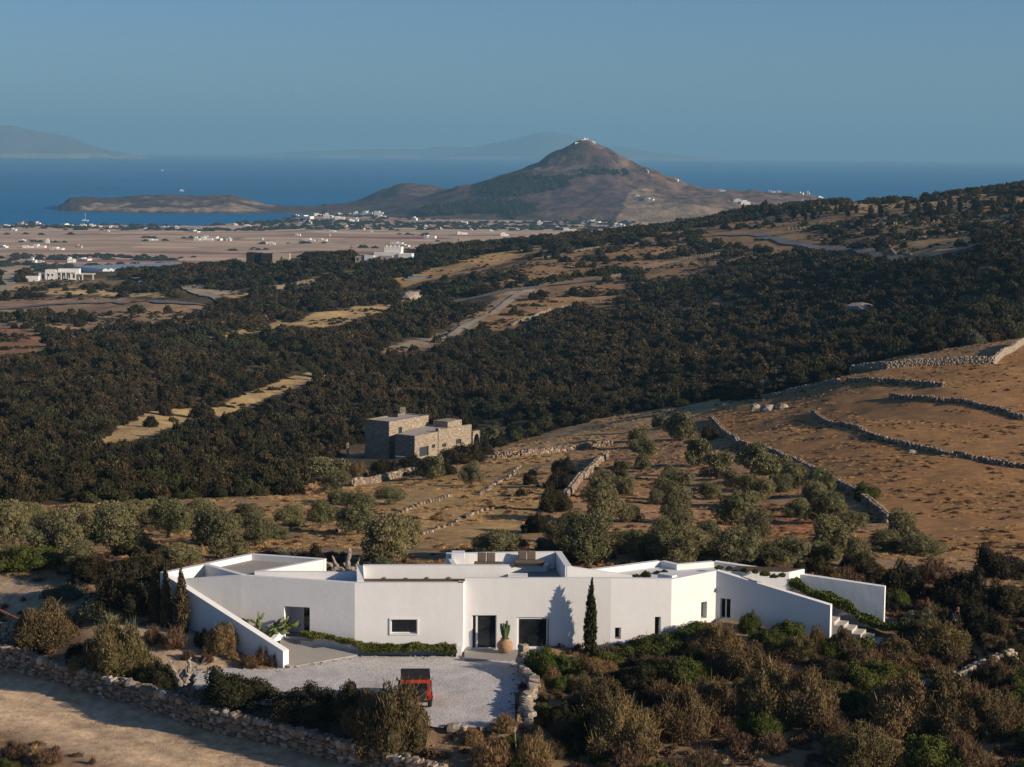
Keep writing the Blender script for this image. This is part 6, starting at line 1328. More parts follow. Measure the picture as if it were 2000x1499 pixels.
    t = MB().lathe([(0.10, -0.09), (0.28, -0.10), (0.32, -0.05), (0.32, 0.05), (0.28, 0.10), (0.10, 0.09), (0.001, 0.07)], 20); w_ = t.build('spare_wheel', 'tyre_rubber', r, smooth=True); w_.rotation_euler = (math.pi / 2, 0, 0); w_.location = (0.25, -0.13, 0.86)
    MB().add([(-0.62, 2.10, 1.0), (0.62, 2.10, 1.0), (0.60, 1.80, 1.58), (-0.60, 1.80, 1.58)], [(0, 1, 2, 3)]).build('windscreen', 'window_glass', r)
jeep()

# ------------------------------------------------------------------ gardener
def gardener():
    simple_mat('dark_cloth', (0.025, 0.03, 0.04), 0.9, 0.2, 9.0); simple_mat('skin', (0.33, 0.17, 0.11), 0.6, 0.1, 9.0); simple_mat('red_cap', (0.26, 0.08, 0.05), 0.8, 0.1)
    q = G(1856, 1232); r = empty('person', (q[0], q[1], q[2] - 0.02), math.radians(-150)); tag(r, 'person in dark clothes bending forward among the garden shrubs', 'person')
    J = [((0, 0, 0.80), 0.14), ((0, 0.10, 1.00), 0.145), ((0, 0.26, 1.20), 0.16), ((0, 0.40, 1.30), 0.09), ((0, 0.48, 1.34), 0.055),
         ((0.10, -0.02, 0.76), 0.10), ((0.12, 0.12, 0.44), 0.075), ((0.12, 0.02, 0.08), 0.05), ((0.12, 0.14, 0.03), 0.045),
         ((-0.10, -0.02, 0.76), 0.10), ((-0.12, 0.16, 0.44), 0.075), ((-0.12, 0.08, 0.08), 0.05), ((-0.12, 0.20, 0.03), 0.045),
         ((0.19, 0.34, 1.24), 0.07), ((0.25, 0.46, 0.98), 0.05), ((0.20, 0.62, 0.80), 0.036), ((-0.19, 0.34, 1.24), 0.07), ((-0.25, 0.46, 0.98), 0.05), ((-0.20, 0.62, 0.80), 0.036)]
    E_ = [(0, 1), (1, 2), (2, 3), (3, 4), (0, 5), (5, 6), (6, 7), (7, 8), (0, 9), (9, 10), (10, 11), (11, 12), (3, 13), (13, 14), (14, 15), (3, 16), (16, 17), (17, 18)]
    o = mesh_obj('body', [j[0] for j in J], [], 'dark_cloth', r, edges=E_); o.modifiers.new('skin', 'SKIN'); o.modifiers.new('sub', 'SUBSURF').levels = 1; o.modifiers['sub'].render_levels = 2
    for i, j in enumerate(J): o.data.skin_vertices[0].data[i].radius = (j[1], j[1])
    o.data.skin_vertices[0].data[0].use_root = True
    g = MB().lathe([(0.001, -0.13), (0.05, -0.12), (0.075, -0.07), (0.085, 0.0), (0.085, 0.05), (0.06, 0.10), (0.001, 0.12)], 14); h = g.build('head', 'skin', r, smooth=True); h.location = (0, 0.56, 1.40); h.rotation_euler = (math.radians(-50), 0, 0)
    g = MB().lathe([(0.095, 0.0), (0.095, 0.05), (0.07, 0.11), (0.001, 0.135)], 14); g.box(-0.06, 0.06, 0.05, 0.18, -0.005, 0.012); g.build('cap', 'red_cap', h, smooth=False)
    g = MB().box(-0.012, 0.012, 0.07, 0.11, -0.03, 0.01); g.build('nose', 'skin', h)
    for s_ in (-1, 1):
        hd = empty('hand', (s_ * 0.20, 0.62, 0.80)); hd.parent = r
        MB().box(-0.04, 0.04, -0.015, 0.015, -0.09, 0.0).build('palm', 'skin', hd, bevel=0.01)
        for k_ in range(4): MB().tube([(-0.03 + 0.02 * k_, 0, -0.085), (-0.03 + 0.02 * k_, 0.012, -0.13), (-0.03 + 0.02 * k_, 0.035, -0.15 - 0.008 * (k_ in (1, 2)))], [0.009, 0.008, 0.007], 6).build('finger', 'skin', hd)
        MB().tube([(s_ * -0.035, 0, -0.03), (s_ * -0.06, 0.01, -0.06), (s_ * -0.062, 0.03, -0.085)], [0.011, 0.01, 0.008], 6).build('thumb', 'skin', hd)
gardener()
# ------------------------------------------------------------------ stone house in the valley
def masonry(name, c1, c2, sc_=1.0):
    m, n, b = new_mat(name); p_ = wpos(n); mp = nd(n, 'ShaderNodeMapping'); n.links.new(p_, mp.inputs[0]); mp.inputs['Scale'].default_value = (1.6 * sc_, 1.6 * sc_, 4.2 * sc_)
    vo = nd(n, 'ShaderNodeTexVoronoi', Scale=1.0); n.links.new(mp.outputs[0], vo.inputs['Vector']); sp = n.nodes.new('ShaderNodeSeparateColor'); n.links.new(vo.outputs['Color'], sp.inputs[0])
    ve = nd(n, 'ShaderNodeTexVoronoi', Scale=1.0, feature='DISTANCE_TO_EDGE'); n.links.new(mp.outputs[0], ve.inputs['Vector'])
    c = ramp(n, sp.outputs[0], [(0.1, c1), (0.6, c2), (0.92, tuple(x * 1.15 for x in c2)), (1.0, tuple(x * 1.6 for x in c2))])
    j = ramp(n, ve.outputs['Distance'], [(0.0, (0.62, 0.6, 0.58)), (0.06, (1, 1, 1))])
    n.links.new(mix(n, 1.0, c, j, 'MULTIPLY'), b.inputs['Base Color']); b.inputs['Roughness'].default_value = 0.92; bump(n, b, ve.outputs['Distance'], 0.6, 0.06)
masonry('masonry', (0.22, 0.18, 0.135), (0.33, 0.27, 0.20), 1.7)
simple_mat('pale_roof', (0.42, 0.38, 0.33), 0.9, 0.12, 0.6); simple_mat('shutter_green', (0.03, 0.04, 0.045), 0.6, 0.2); simple_mat('house_white', (0.74, 0.72, 0.68), 0.8, 0.06, 0.3); simple_mat('house_beige', (0.42, 0.34, 0.26), 0.85, 0.1, 0.3); simple_mat('dark_clad', (0.025, 0.018, 0.015), 0.7, 0.3, 0.6); simple_mat('blue_door', (0.05, 0.09, 0.25), 0.5, 0.2); simple_mat('pool_blue', (0.05, 0.30, 0.55), 0.2, 0.1); simple_mat('asphalt', (0.16, 0.155, 0.155), 0.9, 0.15, 0.4); simple_mat('dust_track', (0.38, 0.31, 0.23), 0.95, 0.15, 0.4); simple_mat('pole_wood', (0.085, 0.065, 0.05), 0.9, 0.2); simple_mat('sheeting', (0.50, 0.52, 0.54), 0.35, 0.06, 0.3); simple_mat('boat_white', (0.8, 0.8, 0.8), 0.4, 0.03)
simple_mat('rock', (0.36, 0.30, 0.235), 0.92, 0.3, 0.8, bmp=0.9, bscale=2.0, bdist=0.2)
def ext(p_, q_, t): return v2(p_) + (v2(q_) - v2(p_)) * t
def stone_house():
    YA = 338.0; A = PY(760, 824, YA); zt_ = A[2]; Bc = PZ(713, 819, zt_); Cc = PZ(837, 811, zt_); zb = PY(760, 912, YA)[2]
    r = empty('stone_house', (A[0], A[1], zb)); r.matrix_world = Matrix.Translation((A[0], A[1], zb)); tag(r, 'flat-roofed house of grey stone with a square tower in the valley', 'house')
    D = v2(Bc) + v2(Cc) - v2(A); R_ = [v2(A), v2(Cc), D, v2(Bc)]
    L = float(np.linalg.norm(v2(Cc) - v2(A)))
    def uz(x, y, a, e): return plane_uz(x, y, a, e)
    def rc(a, e, x0, y0, x1, y1): return rect(a, e, x0, y0, x1, y1)
    w1 = rc(A, Cc, 778, 834, 785, 847)
    wall(A, Cc, zb - 2, zt_, 0.5, [w1], 'masonry', 'tower_wall', r); wall(Bc, A, zb - 2, zt_ - 0.004, 0.5, (), 'masonry', 'tower_wall', r); wall(D, Bc, zb - 2, zt_ - 0.008, 0.5, (), 'masonry', 'tower_wall', r); wall(Cc, D, zb - 2, zt_ - 0.012, 0.5, (), 'masonry', 'tower_wall', r)
    g = MB(); c_ = (v2(A) + D) / 2; g.prism([tuple(c_ + (x - c_) * 0.97) for x in R_], zt_ - 0.8, zt_ - 0.15); on(g.build('roof', 'pale_roof'), r)
    def pane(a, e, o, nm='window', mt='shutter_green'):
        g = MB(); local_box(g, a, e, o[0] + .01, o[1] - .01, 0.2, 0.26, o[2] + .01, o[3] - .01); on(g.build(nm, mt), r)
    pane(A, Cc, w1)
    g = MB(); cp = PZ(786.5, 808, zt_ - 0.1); g.box(cp[0] - 0.45, cp[0] + 0.45, cp[1] - 0.4, cp[1] + 0.4, zt_ - 0.3, zt_ + 0.95); on(g.build('chimney', 'masonry'), r)
    g = MB(); cp = PZ(771, 814, zt_ - 0.1); g.box(cp[0] - 0.5, cp[0] + 0.5, cp[1] - 0.4, cp[1] + 0.4, zt_ - 0.2, zt_ + 0.35); on(g.build('roof_unit', 'dark_clad'), r)
    # low wing
    E0 = PY(810, 852, YA - 4.5); zw = E0[2]; E1 = PZ(857, 843, zw); E2 = PZ(921, 829, zw + 0.25); Ew = PZ(772, 848, zw)
    op = [rc(E0, E1, 819, 871, 837, 893), rc(E0, E1, 843, 868, 849.5, 876)]
    wall(E0, E1, zb - 2, zw, 0.45, op, 'masonry', 'wing_wall', r); pane(E0, E1, op[0], 'door'); pane(E0, E1, op[1])
    op = [rc(E1, E2, 863, 866, 871, 874), rc(E1, E2, 890, 857, 901, 868)]
    wall(E1, E2, zb - 2, zw + 0.25, 0.45, op, 'masonry', 'wing_wall', r)
    for o in op: pane(E1, E2, o)
    wall(Ew, E0, zb - 2, zw - 0.004, 0.45, (), 'masonry', 'wing_wall', r)
    g = MB(); bk = (v2(Cc) - v2(A)) / L; nb = np.array([-bk[1], bk[0]]); g.prism([tuple(v2(Ew) + bk * 0.4), tuple(v2(E0) + nb * 0.4 + bk * 0.4), tuple(v2(E1) + nb * 0.4), tuple(v2(E2) + nb * 0.4), tuple(v2(E2) + nb * 5), tuple(v2(Cc) + nb * 1.0)], zw - 0.8, zw - 0.1); on(g.build('roof', 'pale_roof'), r)
    g = MB(); q1 = v2(E2) - bk * 4.0 + nb * 2.0; g.prism([tuple(q1), tuple(v2(E2) + nb * 2.0), tuple(v2(E2) + nb * 5), tuple(q1 + nb * 3)], zw - 0.3, zw + 0.9); on(g.build('roof_room', 'masonry'), r)
    pil = MB(); local_box(pil, E1, E2, -0.25, 0.35, -0.12, 0.5, zb - 2, zw + 0.5); on(pil.build('pier', 'masonry'), r)
    # arch at the end
    e2 = v2(E2); d = bk; g = MB(); zz = PY(927, 843, float(e2[1]))[2]; z0 = PY(927, 878, float(e2[1]))[2]; V = []; n_ = 12; wA = 1.55; hA = zz - z0
    for s_ in (0, 0.5):
        for k_ in range(n_ + 1):
            a = math.pi * k_ / n_; u = wA / 2 + 0.25 - math.cos(a) * 0.55 * wA / 1.2; zA = z0 + hA * 0.55 + math.sin(a) * hA * 0.30; p_ = e2 + d * u + nb * (s_ - 0.3); V.append((p_[0], p_[1], zA))
        for k_ in range(n_ + 1):
            u = (wA + 0.5) * k_ / n_; p_ = e2 + d * u + nb * (s_ - 0.3); V.append((p_[0], p_[1], zz))
    m1 = n_ + 1; F_ = []
    for k_ in range(n_):
        F_ += [(k_, k_ + 1, m1 + k_ + 1, m1 + k_), (2 * m1 + k_ + 1, 2 * m1 + k_, 3 * m1 + k_, 3 * m1 + k_ + 1), (k_ + 1, k_, 2 * m1 + k_, 2 * m1 + k_ + 1), (m1 + k_, m1 + k_ + 1, 3 * m1 + k_ + 1, 3 * m1 + k_)]
    on(mesh_obj('arch', V, F_, 'masonry'), r)
    for u0, u1 in ((0.0, 0.30), (wA + 0.2, wA + 0.5)):
        g = MB(); g.prism([tuple(e2 + d * u0 - nb * 0.3), tuple(e2 + d * u1 - nb * 0.3), tuple(e2 + d * u1 + nb * 0.2), tuple(e2 + d * u0 + nb * 0.2)], z0 - 2, zz - 0.002); on(g.build('pier', 'masonry'), r)
    # terrace frame and garden walls
    a = PY(677, 912, YA + 2); b_ = PY(713, 905, YA + 4)
    g = MB(); g.box(a[0], a[0] + 0.35, a[1], a[1] + 0.35, a[2] - 2, a[2] + 4.0); on(g.build('post', 'masonry'), r)
    g = MB(); g.prism([(a[0], a[1]), (b_[0], b_[1]), (b_[0], b_[1] + 3), (a[0], a[1] + 3)], a[2] + 1.1, a[2] + 1.6); on(g.build('terrace_slab', 'masonry'), r)
    g = MB(); t0 = PY(772, 892, YA - 6); t1 = PY(822, 892, YA - 8); g.prism([(t0[0], t0[1]), (t1[0], t1[1]), (t1[0], t1[1] + 0.4), (t0[0], t0[1] + 0.4)], t0[2] - 3, t0[2] + 0.05); on(g.build('terrace_parapet', 'pale_roof'), r)
    gw = empty('garden_wall', tuple(G(612, 950))); gw.matrix_world = Matrix.Translation(G(612, 950)); tag(gw, 'smooth pale garden wall sloping up to the stone house', 'wall')
    s0 = PY(611, 930, 300.0); s1 = PY(728, 906, 325.0); wall(s0, s1, (s0[2] - 5, s1[2] - 5), (s0[2], s1[2]), 0.5, (), 'masonry', 'wall_slab', gw)
stone_house()
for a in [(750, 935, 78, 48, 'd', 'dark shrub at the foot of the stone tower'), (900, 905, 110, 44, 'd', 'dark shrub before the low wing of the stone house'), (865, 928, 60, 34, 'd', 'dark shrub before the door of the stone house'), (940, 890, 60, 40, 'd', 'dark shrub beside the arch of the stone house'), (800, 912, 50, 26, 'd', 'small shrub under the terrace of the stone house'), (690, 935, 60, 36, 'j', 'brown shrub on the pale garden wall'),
          (1016, 970, 28, 20, 'd', 'round dark bush on the dry terraces, nearest one'), (1035, 948, 36, 26, 'd', 'round dark bush on the dry terraces, middle one'), (1040, 930, 26, 18, 'd', 'round dark bush on the dry terraces, uppermost one'), (1090, 955, 60, 46, 'd', 'dark bush by the terrace wall of the grove'), (1080, 1000, 70, 60, 'd', 'big dark bush between terraces and grove'), (1100, 925, 50, 40, 'd', 'dark bush high on the terrace wall of the grove'), (1050, 1040, 70, 46, 'd', 'dark bush above the roof terrace'),
          (1690, 978, 64, 44, 'g', 'bright green bush at the corner of the field'), (1495, 770, 62, 40, 'y', 'grey wild olive at the end of the sunlit wall'), (1905, 672, 56, 34, 'y', 'grey wild olive above the tall sunlit wall'), (1250, 785, 50, 28, 'y', 'grey bush at the edge of the scrub'), (1385, 860, 40, 40, 'd', 'dark shrub in the shade of the field bank')]: near_bush(*a, group='shrubs around the stone house and terraces')

# ------------------------------------------------------------------ far places
def GF(px, py):
    d = ray(px, py); Yv = np.linspace(1300, 5600, 4000); t = Yv / d[1]; z = CAM[2] + d[2] * t; x = d[0] * t; s = plain_z(x, Yv)
    xs, ys, H = HILL; ix = np.clip(((x - xs[0]) / (xs[1] - xs[0])).astype(int), 0, len(xs) - 2); iy = np.clip(np.searchsorted(ys, Yv) - 1, 0, len(ys) - 2); fx = np.clip((x - xs[ix]) / (xs[1] - xs[0]), 0, 1); fy = np.clip((Yv - ys[iy]) / (ys[iy + 1] - ys[iy]), 0, 1)
    hz = H[iy, ix] * (1 - fx) * (1 - fy) + H[iy, ix + 1] * fx * (1 - fy) + H[iy + 1, ix] * (1 - fx) * fy + H[iy + 1, ix + 1] * fx * fy; hz = np.where((Yv > ys[0]) & (x > xs[0]) & (x < xs[-1]), hz, -999); s = np.maximum(s, hz)
    m_ = z < s; i = int(np.argmax(m_)) if m_.any() else len(t) - 1
    return np.array([x[i], Yv[i], s[i]])
def white_house(name, loc, w, h, mats, seed, label, group, cat='house', rz=None):
    """cubic island house: stepped blocks with windows"""
    rs_ = random.Random(seed); r = empty(name, loc, rs_.uniform(-0.5, 0.3) if rz is None else rz); tag(r, label, cat, group); d = w * rs_.uniform(0.5, 0.75)
    g = MB(); sp_ = rs_.uniform(0.35, 0.65)
    g.box(-w / 2, -w / 2 + w * sp_, -d / 2, d / 2, -2, h); g.box(-w / 2 + w * sp_, w / 2, -d / 2 + rs_.uniform(-0.8, 1.2), d / 2 - 0.3, -2, h * rs_.uniform(0.6, 0.82))
    if rs_.random() < 0.5: g.box(-w * 0.3, w * 0.05, -d * 0.2, d * 0.3, h, h * 1.28)
    g.build('walls', mats, r)
    for k_ in range(rs_.choice([2, 3, 3, 4])):
        x = -w / 2 + w * (0.12 + 0.22 * k_) ; 
        if x > -w / 2 + w * sp_ - 1.2: break
        MB().box(x, x + 0.9, -d / 2 - 0.03, -d / 2 + 0.05, h * 0.35, h * 0.35 + 1.2).build('window', 'shutter_green', r)
    return r
VH = [(7, 433, 6, 3), (18, 443, 20, 4), (45, 442, 18, 7), (26, 451, 13, 4), (74, 438, 10, 4), (90, 438, 12, 4), (114, 438, 6, 4), (130, 442, 22, 4), (163, 443, 11, 5), (181, 443, 11, 5), (197, 444, 7, 3), (222, 446, 18, 4), (211, 453, 6, 3), (287, 449, 12, 3), (320, 446, 10, 4), (332, 446, 9, 4), (346, 447, 7, 6), (78, 484, 22, 6), (55, 484, 20, 4), (154, 485, 13, 7), (112, 488, 24, 4), (8, 484, 14, 3), (65, 514, 14, 8), (80, 514, 12, 4), (140, 513, 16, 8), (165, 509, 24, 3), (45, 471, 10, 3),
      (460, 441, 8, 4), (484, 442, 11, 3), (580, 423, 8, 4), (600, 428, 22, 7), (622, 422, 17, 5), (640, 427, 16, 8), (652, 428, 14, 6), (664, 429, 18, 6), (664, 421, 10, 4), (685, 422, 10, 5), (698, 421, 14, 6), (718, 420, 18, 6), (740, 419, 17, 6), (746, 425, 15, 5), (687, 434, 10, 6), (697, 434, 7, 7), (606, 437, 6, 6), (590, 437, 12, 3), (598, 434, 10, 3), (730, 443, 7, 3), (678, 444, 4, 4), (710, 449, 6, 3), (725, 454, 6, 3), (810, 431, 10, 6), (812, 444, 5, 3), (832, 443, 6, 3), (830, 448, 8, 3), (650, 453, 12, 3), (582, 461, 10, 4), (644, 462, 4, 3), (605, 471, 24, 4), (630, 471, 18, 4), (450, 471, 6, 7), (520, 477, 10, 4), (532, 478, 12, 4), (512, 469, 6, 3), (775, 477, 24, 4), (793, 482, 14, 4), (840, 466, 22, 6),
      (385, 470, 12, 6), (405, 470, 22, 7), (425, 470, 18, 6), (445, 471, 12, 5), (380, 454, 20, 3), (300, 470, 16, 3),
      (905, 437, 16, 5), (1055, 439, 10, 6), (1160, 436, 24, 5), (1212, 442, 16, 4), (1113, 451, 24, 5), (985, 461, 16, 5), (902, 458, 20, 5), (860, 448, 5, 3), (920, 450, 6, 3), (1053, 463, 20, 4), (1118, 472, 26, 11), (1205, 441, 10, 4), (870, 436, 8, 3), (960, 452, 8, 3), (1010, 450, 8, 3), (1088, 445, 7, 3),
      (1268, 392, 18, 4), (1320, 353, 10, 3), (1410, 374, 12, 3), (1446, 394, 26, 4), (1455, 398, 18, 4), (1507, 376, 12, 3), (1521, 376, 8, 3), (1563, 379, 12, 3), (1578, 380, 6, 5), (1570, 396, 10, 5), (1602, 387, 10, 3), (1455, 418, 10, 4), (1466, 420, 16, 4), (1425, 427, 16, 5), (1263, 338, 7, 6), (1245, 384, 8, 3)]
_cnt = {}
for i, (x, y, w, h) in enumerate(sorted(VH)):
    q = GF(x, y); s = PXM(q[1]); beige = (x, y) in ((45, 442), (154, 485), (1263, 338))
    lab, grp = ('small white house on the conical hill', 'houses on the conical hill') if x > 1225 else (('small white house in the hill village', 'village houses below the hill') if 560 < x < 850 and y < 445 else ('small white house on the coastal plain', 'houses scattered on the plain'))
    _cnt[grp] = _cnt.get(grp, 0) + 1; lab = lab.replace('small ', 'small beige ' if beige else 'small ').replace('beige white', 'beige') + ', %s from the left' % nth(_cnt[grp])
    white_house('village_house', (q[0], q[1], q[2]), w / s, max(2.6, h / s), 'house_beige' if beige else 'house_white', i, lab, grp)
# chapel on the peak
q = PY(1141, 279, 4395.0); r = empty('hilltop_chapel', (q[0], q[1], q[2] + 1.0), 0.1); r.scale = (1.25, 1.25, 1.25); tag(r, 'white chapel with a walled yard on the hill peak', 'chapel')
MB().box(-5, 3, -4, 4, -3, 4.5).build('nave', 'house_white', r); MB().lathe([(2.6, 4.5), (2.4, 5.8), (1.4, 6.9), (0.001, 7.3)], 14).build('dome', 'house_white', r); MB().box(4, 6.5, -1.5, 1.5, -3, 7.0).build('bell_tower', 'house_white', r); MB().box(-16, 18, -7, -6.4, -5, -0.2).build('yard_wall', 'house_white', r); MB().box(7, 17, -4, 3, -4, 1.8).build('cells', 'house_white', r)
def chapel(px, py, hm, label):
    q = GF(px, py); r = empty('chapel', tuple(q)); tag(r, label, 'chapel', 'little chapels on the plain'); MB().box(-2.5, 2.5, -2, 2, -2, hm * 0.55).build('nave', 'house_white', r); MB().add([(-2.5, -2, hm * .55), (2.5, -2, hm * .55), (2.5, 2, hm * .55), (-2.5, 2, hm * .55), (0, -2, hm), (0, 2, hm)], [(0, 1, 4), (3, 5, 2), (0, 4, 5, 3), (1, 2, 5, 4)]).build('roof', 'house_white', r)
chapel(66, 435, 6.5, 'little white gabled chapel by the shore'); chapel(93, 475, 6.0, 'little white gabled chapel amid the fields')
# nearer villas
def block(r, mat, name, x0, x1, y0, y1, z0, z1_): return MB().box(x0, x1, y0, y1, z0, z1_).build(name, mat, r)
def villa_ridge():
    q = G(752, 514, 700); r = empty('ridge_villa', (q[0], q[1], q[2]), -0.12); tag(r, 'white and stone villa of stepped cubes behind the scrub ridge', 'house'); s = PXM(q[1]); m_ = lambda px: (px - 752) / s
    block(r, 'house_beige', 'wing', m_(697), m_(731), -4, 3, -3, 3.0); block(r, 'house_white', 'wing', m_(715), m_(733), -4.4, 3, -3, 3.6); block(r, 'house_white', 'main_block', m_(733), m_(784), -3, 5, -3, 5.2); block(r, 'house_white', 'upper_block', m_(751), m_(784), -1, 5, 5.2, 7.6); block(r, 'house_beige', 'porch', m_(747), m_(769), -5, -3.02, -3, 3.6); block(r, 'house_white', 'wing', m_(780), m_(806), -3.6, 3, -3, 4.6); block(r, 'house_beige', 'wing', m_(792), m_(811), -5.4, -3.62, -3, 2.8)
    for x, z in ((700, 1.0), (724, 1.0), (740, 1.4), (788, 1.4), (800, 1.0)): block(r, 'shutter_green', 'window', m_(x), m_(x) + 0.9, -5.43 if x > 795 else (-3.63 if x > 785 else (-4.43 if 715 < x < 733 else (-4.03 if x < 715 else -3.03))), -2.9, z, z + 1.3)
    block(r, 'blue_door', 'door', m_(753), m_(757), -5.04, -4.9, 0, 2.7)
    for k_ in range(4): MB().lathe([(0.35, 7.6), (0.3, 8.2), (0.001, 8.5)], 8, c=(m_(754 + 8 * k_), 1, 0)).build('chimney', 'house_white', r)
    p_ = G(813, 543, 700); o = MB().box(-3.5, 3.5, -2, 2, -0.6, 0.12).build('swimming_pool', 'pool_blue'); o.location = (p_[0], p_[1], p_[2] + 0.1); tag(o, 'small blue pool below the stepped villa', 'pool')
villa_ridge()
def villa_left():
    q = G(112, 546, 700); r = empty('left_villa', (q[0], q[1], q[2]), 0.05); tag(r, 'long white villa with a shaded porch on the left slope', 'house'); s = PXM(q[1]); m_ = lambda px: (px - 112) / s
    block(r, 'house_white', 'main_block', m_(91), m_(111), -3, 4, -2, 4.6); block(r, 'house_white', 'main_block', m_(113.5), m_(154), -0.5, 5, -2, 5.0); block(r, 'house_white', 'porch_roof', m_(111), m_(150), -3.0, -0.52, 3.3, 3.7)
    for x in (112, 120, 129, 138, 147): block(r, 'house_white', 'pillar', m_(x), m_(x) + 0.5, -2.9, -2.4, -2, 3.3)
    block(r, 'house_white', 'wing', m_(78), m_(90.8), -2, 3, -2, 3.0); block(r, 'shutter_green', 'door', m_(84), m_(88), -2.05, -1.9, 0, 2.3)
    for x in (96, 103): block(r, 'shutter_green', 'window', m_(x), m_(x) + 0.8, -3.05, -2.9, 1.5, 2.6)
    for x in (117, 126, 134, 142): block(r, 'shutter_green', 'window', m_(x), m_(x) + 1.3, -0.56, -0.4, 0.4, 2.5)
    block(r, 'house_white', 'pergola_roof', m_(155), m_(183), -2, 3, 2.4, 2.7); block(r, 'house_white', 'pillar', m_(160), m_(162), -1.9, -1.5, -2, 2.4); block(r, 'house_white', 'pillar', m_(180), m_(182), -1.9, -1.5, -2, 2.4)
    for a, e in ((-14, -8), (12, 18)): pass
    q = G(64, 550, 700); r = empty('white_shed', (q[0], q[1], q[2]), 0.0); tag(r, 'plain white shed in front of the long villa', 'shed'); block(r, 'house_white', 'walls', -3.2, 3.2, -2, 2, -1, 2.5); block(r, 'shutter_green', 'door', 0.8, 1.3, -2.04, -1.95, 0, 0.7)
villa_left()
def dark_house():
    q = G(515, 517, 700); r = empty('dark_modern_house', (q[0], q[1], q[2]), 0.0); r.location.z += 1.6; tag(r, 'low dark modern house with a beige wing on the ridge', 'house'); s = PXM(q[1]); m_ = lambda px: (px - 515) / s
    block(r, 'dark_clad', 'block', m_(483), m_(497), -3, 4, -3, 4.2); block(r, 'dark_clad', 'block', m_(497), m_(512), -2, 4, -3, 4.0); block(r, 'dark_clad', 'block', m_(512), m_(533), -3.4, 4, -3, 3.7); block(r, 'house_beige', 'wing', m_(533), m_(565), -2.4, 4, -3, 3.8); block(r, 'window_glass', 'window', m_(498), m_(511), -2.05, -1.9, 0, 2.8); block(r, 'shutter_green', 'window', m_(549), m_(552), -2.45, -2.3, 1, 2.3)
dark_house()
def greenhouse():
    q0 = PZ(200, 516, -98); q1 = PZ(395, 511, -99); r = empty('greenhouse', (q0[0], q0[1], plain_z(np.array([q0[0]]), np.array([q0[1]]))[0])); tag(r, 'long row of pale arched greenhouses on the plain', 'greenhouse'); d = (v2(q1) - v2(q0)); L_ = np.linalg.norm(d); d /= L_; n_ = 18; wd = L_ / n_; h = 5.5
    for k_ in range(n_):
        g = MB(); V = []; m_ = 8; F_ = []
        for y in (0, 60):
            V.append((k_ * wd, y, -3))
            for j in range(m_ + 1): a = math.pi * j / m_; V.append((k_ * wd + wd / 2 - wd / 2 * math.cos(a), y, h * 0.55 + h * 0.45 * math.sin(a)))
            V.append(((k_ + 1) * wd, y, -3))
        t = m_ + 3; F_ = [tuple(range(t)), tuple(range(t, 2 * t))[::-1]] + [(j + 1, j, t + j, t + j + 1) for j in range(t - 1)]
        o = MB().add(V, F_).build('bay', 'sheeting', r)
        if k_ % 2: MB().box(k_ * wd + wd * 0.3, k_ * wd + wd * 0.7, -0.1, -0.02, -1, 2.6).build('bay_door', 'dark_clad', r)
    r.rotation_euler[2] = math.atan2(d[1], d[0])
greenhouse()
# poles
def pole(px, py, top, label, far=False, arm=True):
    q = GF(px, py) if far else G(px, py, 500 if py < 700 else 0); h = (py - top) / PXM(q[1]); r = empty('utility_pole', tuple(q)); tag(r, label, 'pole', 'utility poles')
    MB().tube([(0, 0, -0.5), (0, 0, h)], [0.22, 0.14], 6).build('shaft', 'pole_wood', r)
    if arm: MB().box(-0.9, 0.9, -0.08, 0.08, h - 0.9, h - 0.7).build('crossarm', 'pole_wood', r)
for a in [(93, 562, 535, 'pole in front of the long white villa'), (289, 520, 496, 'pole before the greenhouses'), (435, 528, 509, 'pole on the scrub ridge left of the dark house'), (475, 512, 502, 'short pole beside the dark modern house'), (540, 606, 575, 'pole in the scrub between the golden clearings'), (398, 627, 606, 'pole beside the pale track'), (686, 512, 481, 'pole left of the stepped villa'), (895, 503, 467, 'tall pole on the grassy crest'), (1790, 384, 350, 'tall pole on the right skyline before the sea'), (1977, 364, 333, 'tall pole at the right end of the skyline'), (1602, 406, 388, 'short pole where the ridge meets the hill')]: pole(*a)
# fence on the slope
def fence():
    a = G(792, 705, 400); e = G(858, 676, 400); r = empty('post_fence', tuple(a)); r.matrix_world = Matrix.Translation(a); tag(r, 'row of reddish fence posts on the scrub slope', 'fence')
    for k_ in range(18):
        t = k_ / 17; x = a[0] + (e[0] - a[0]) * t; y = a[1] + (e[1] - a[1]) * t; z = z1(x, y); on(MB().tube([(x, y, z - 0.3), (x, y, z + 2.3)], 0.09, 5).build('post', 'rust'), r)
    pts = [(a[0] + (e[0] - a[0]) * t, a[1] + (e[1] - a[1]) * t, z1(a[0] + (e[0] - a[0]) * t, a[1] + (e[1] - a[1]) * t) + 1.9) for t in np.linspace(0, 1, 18)]; on(MB().tube(pts, 0.03, 4).build('wire', 'rust'), r)
fence()
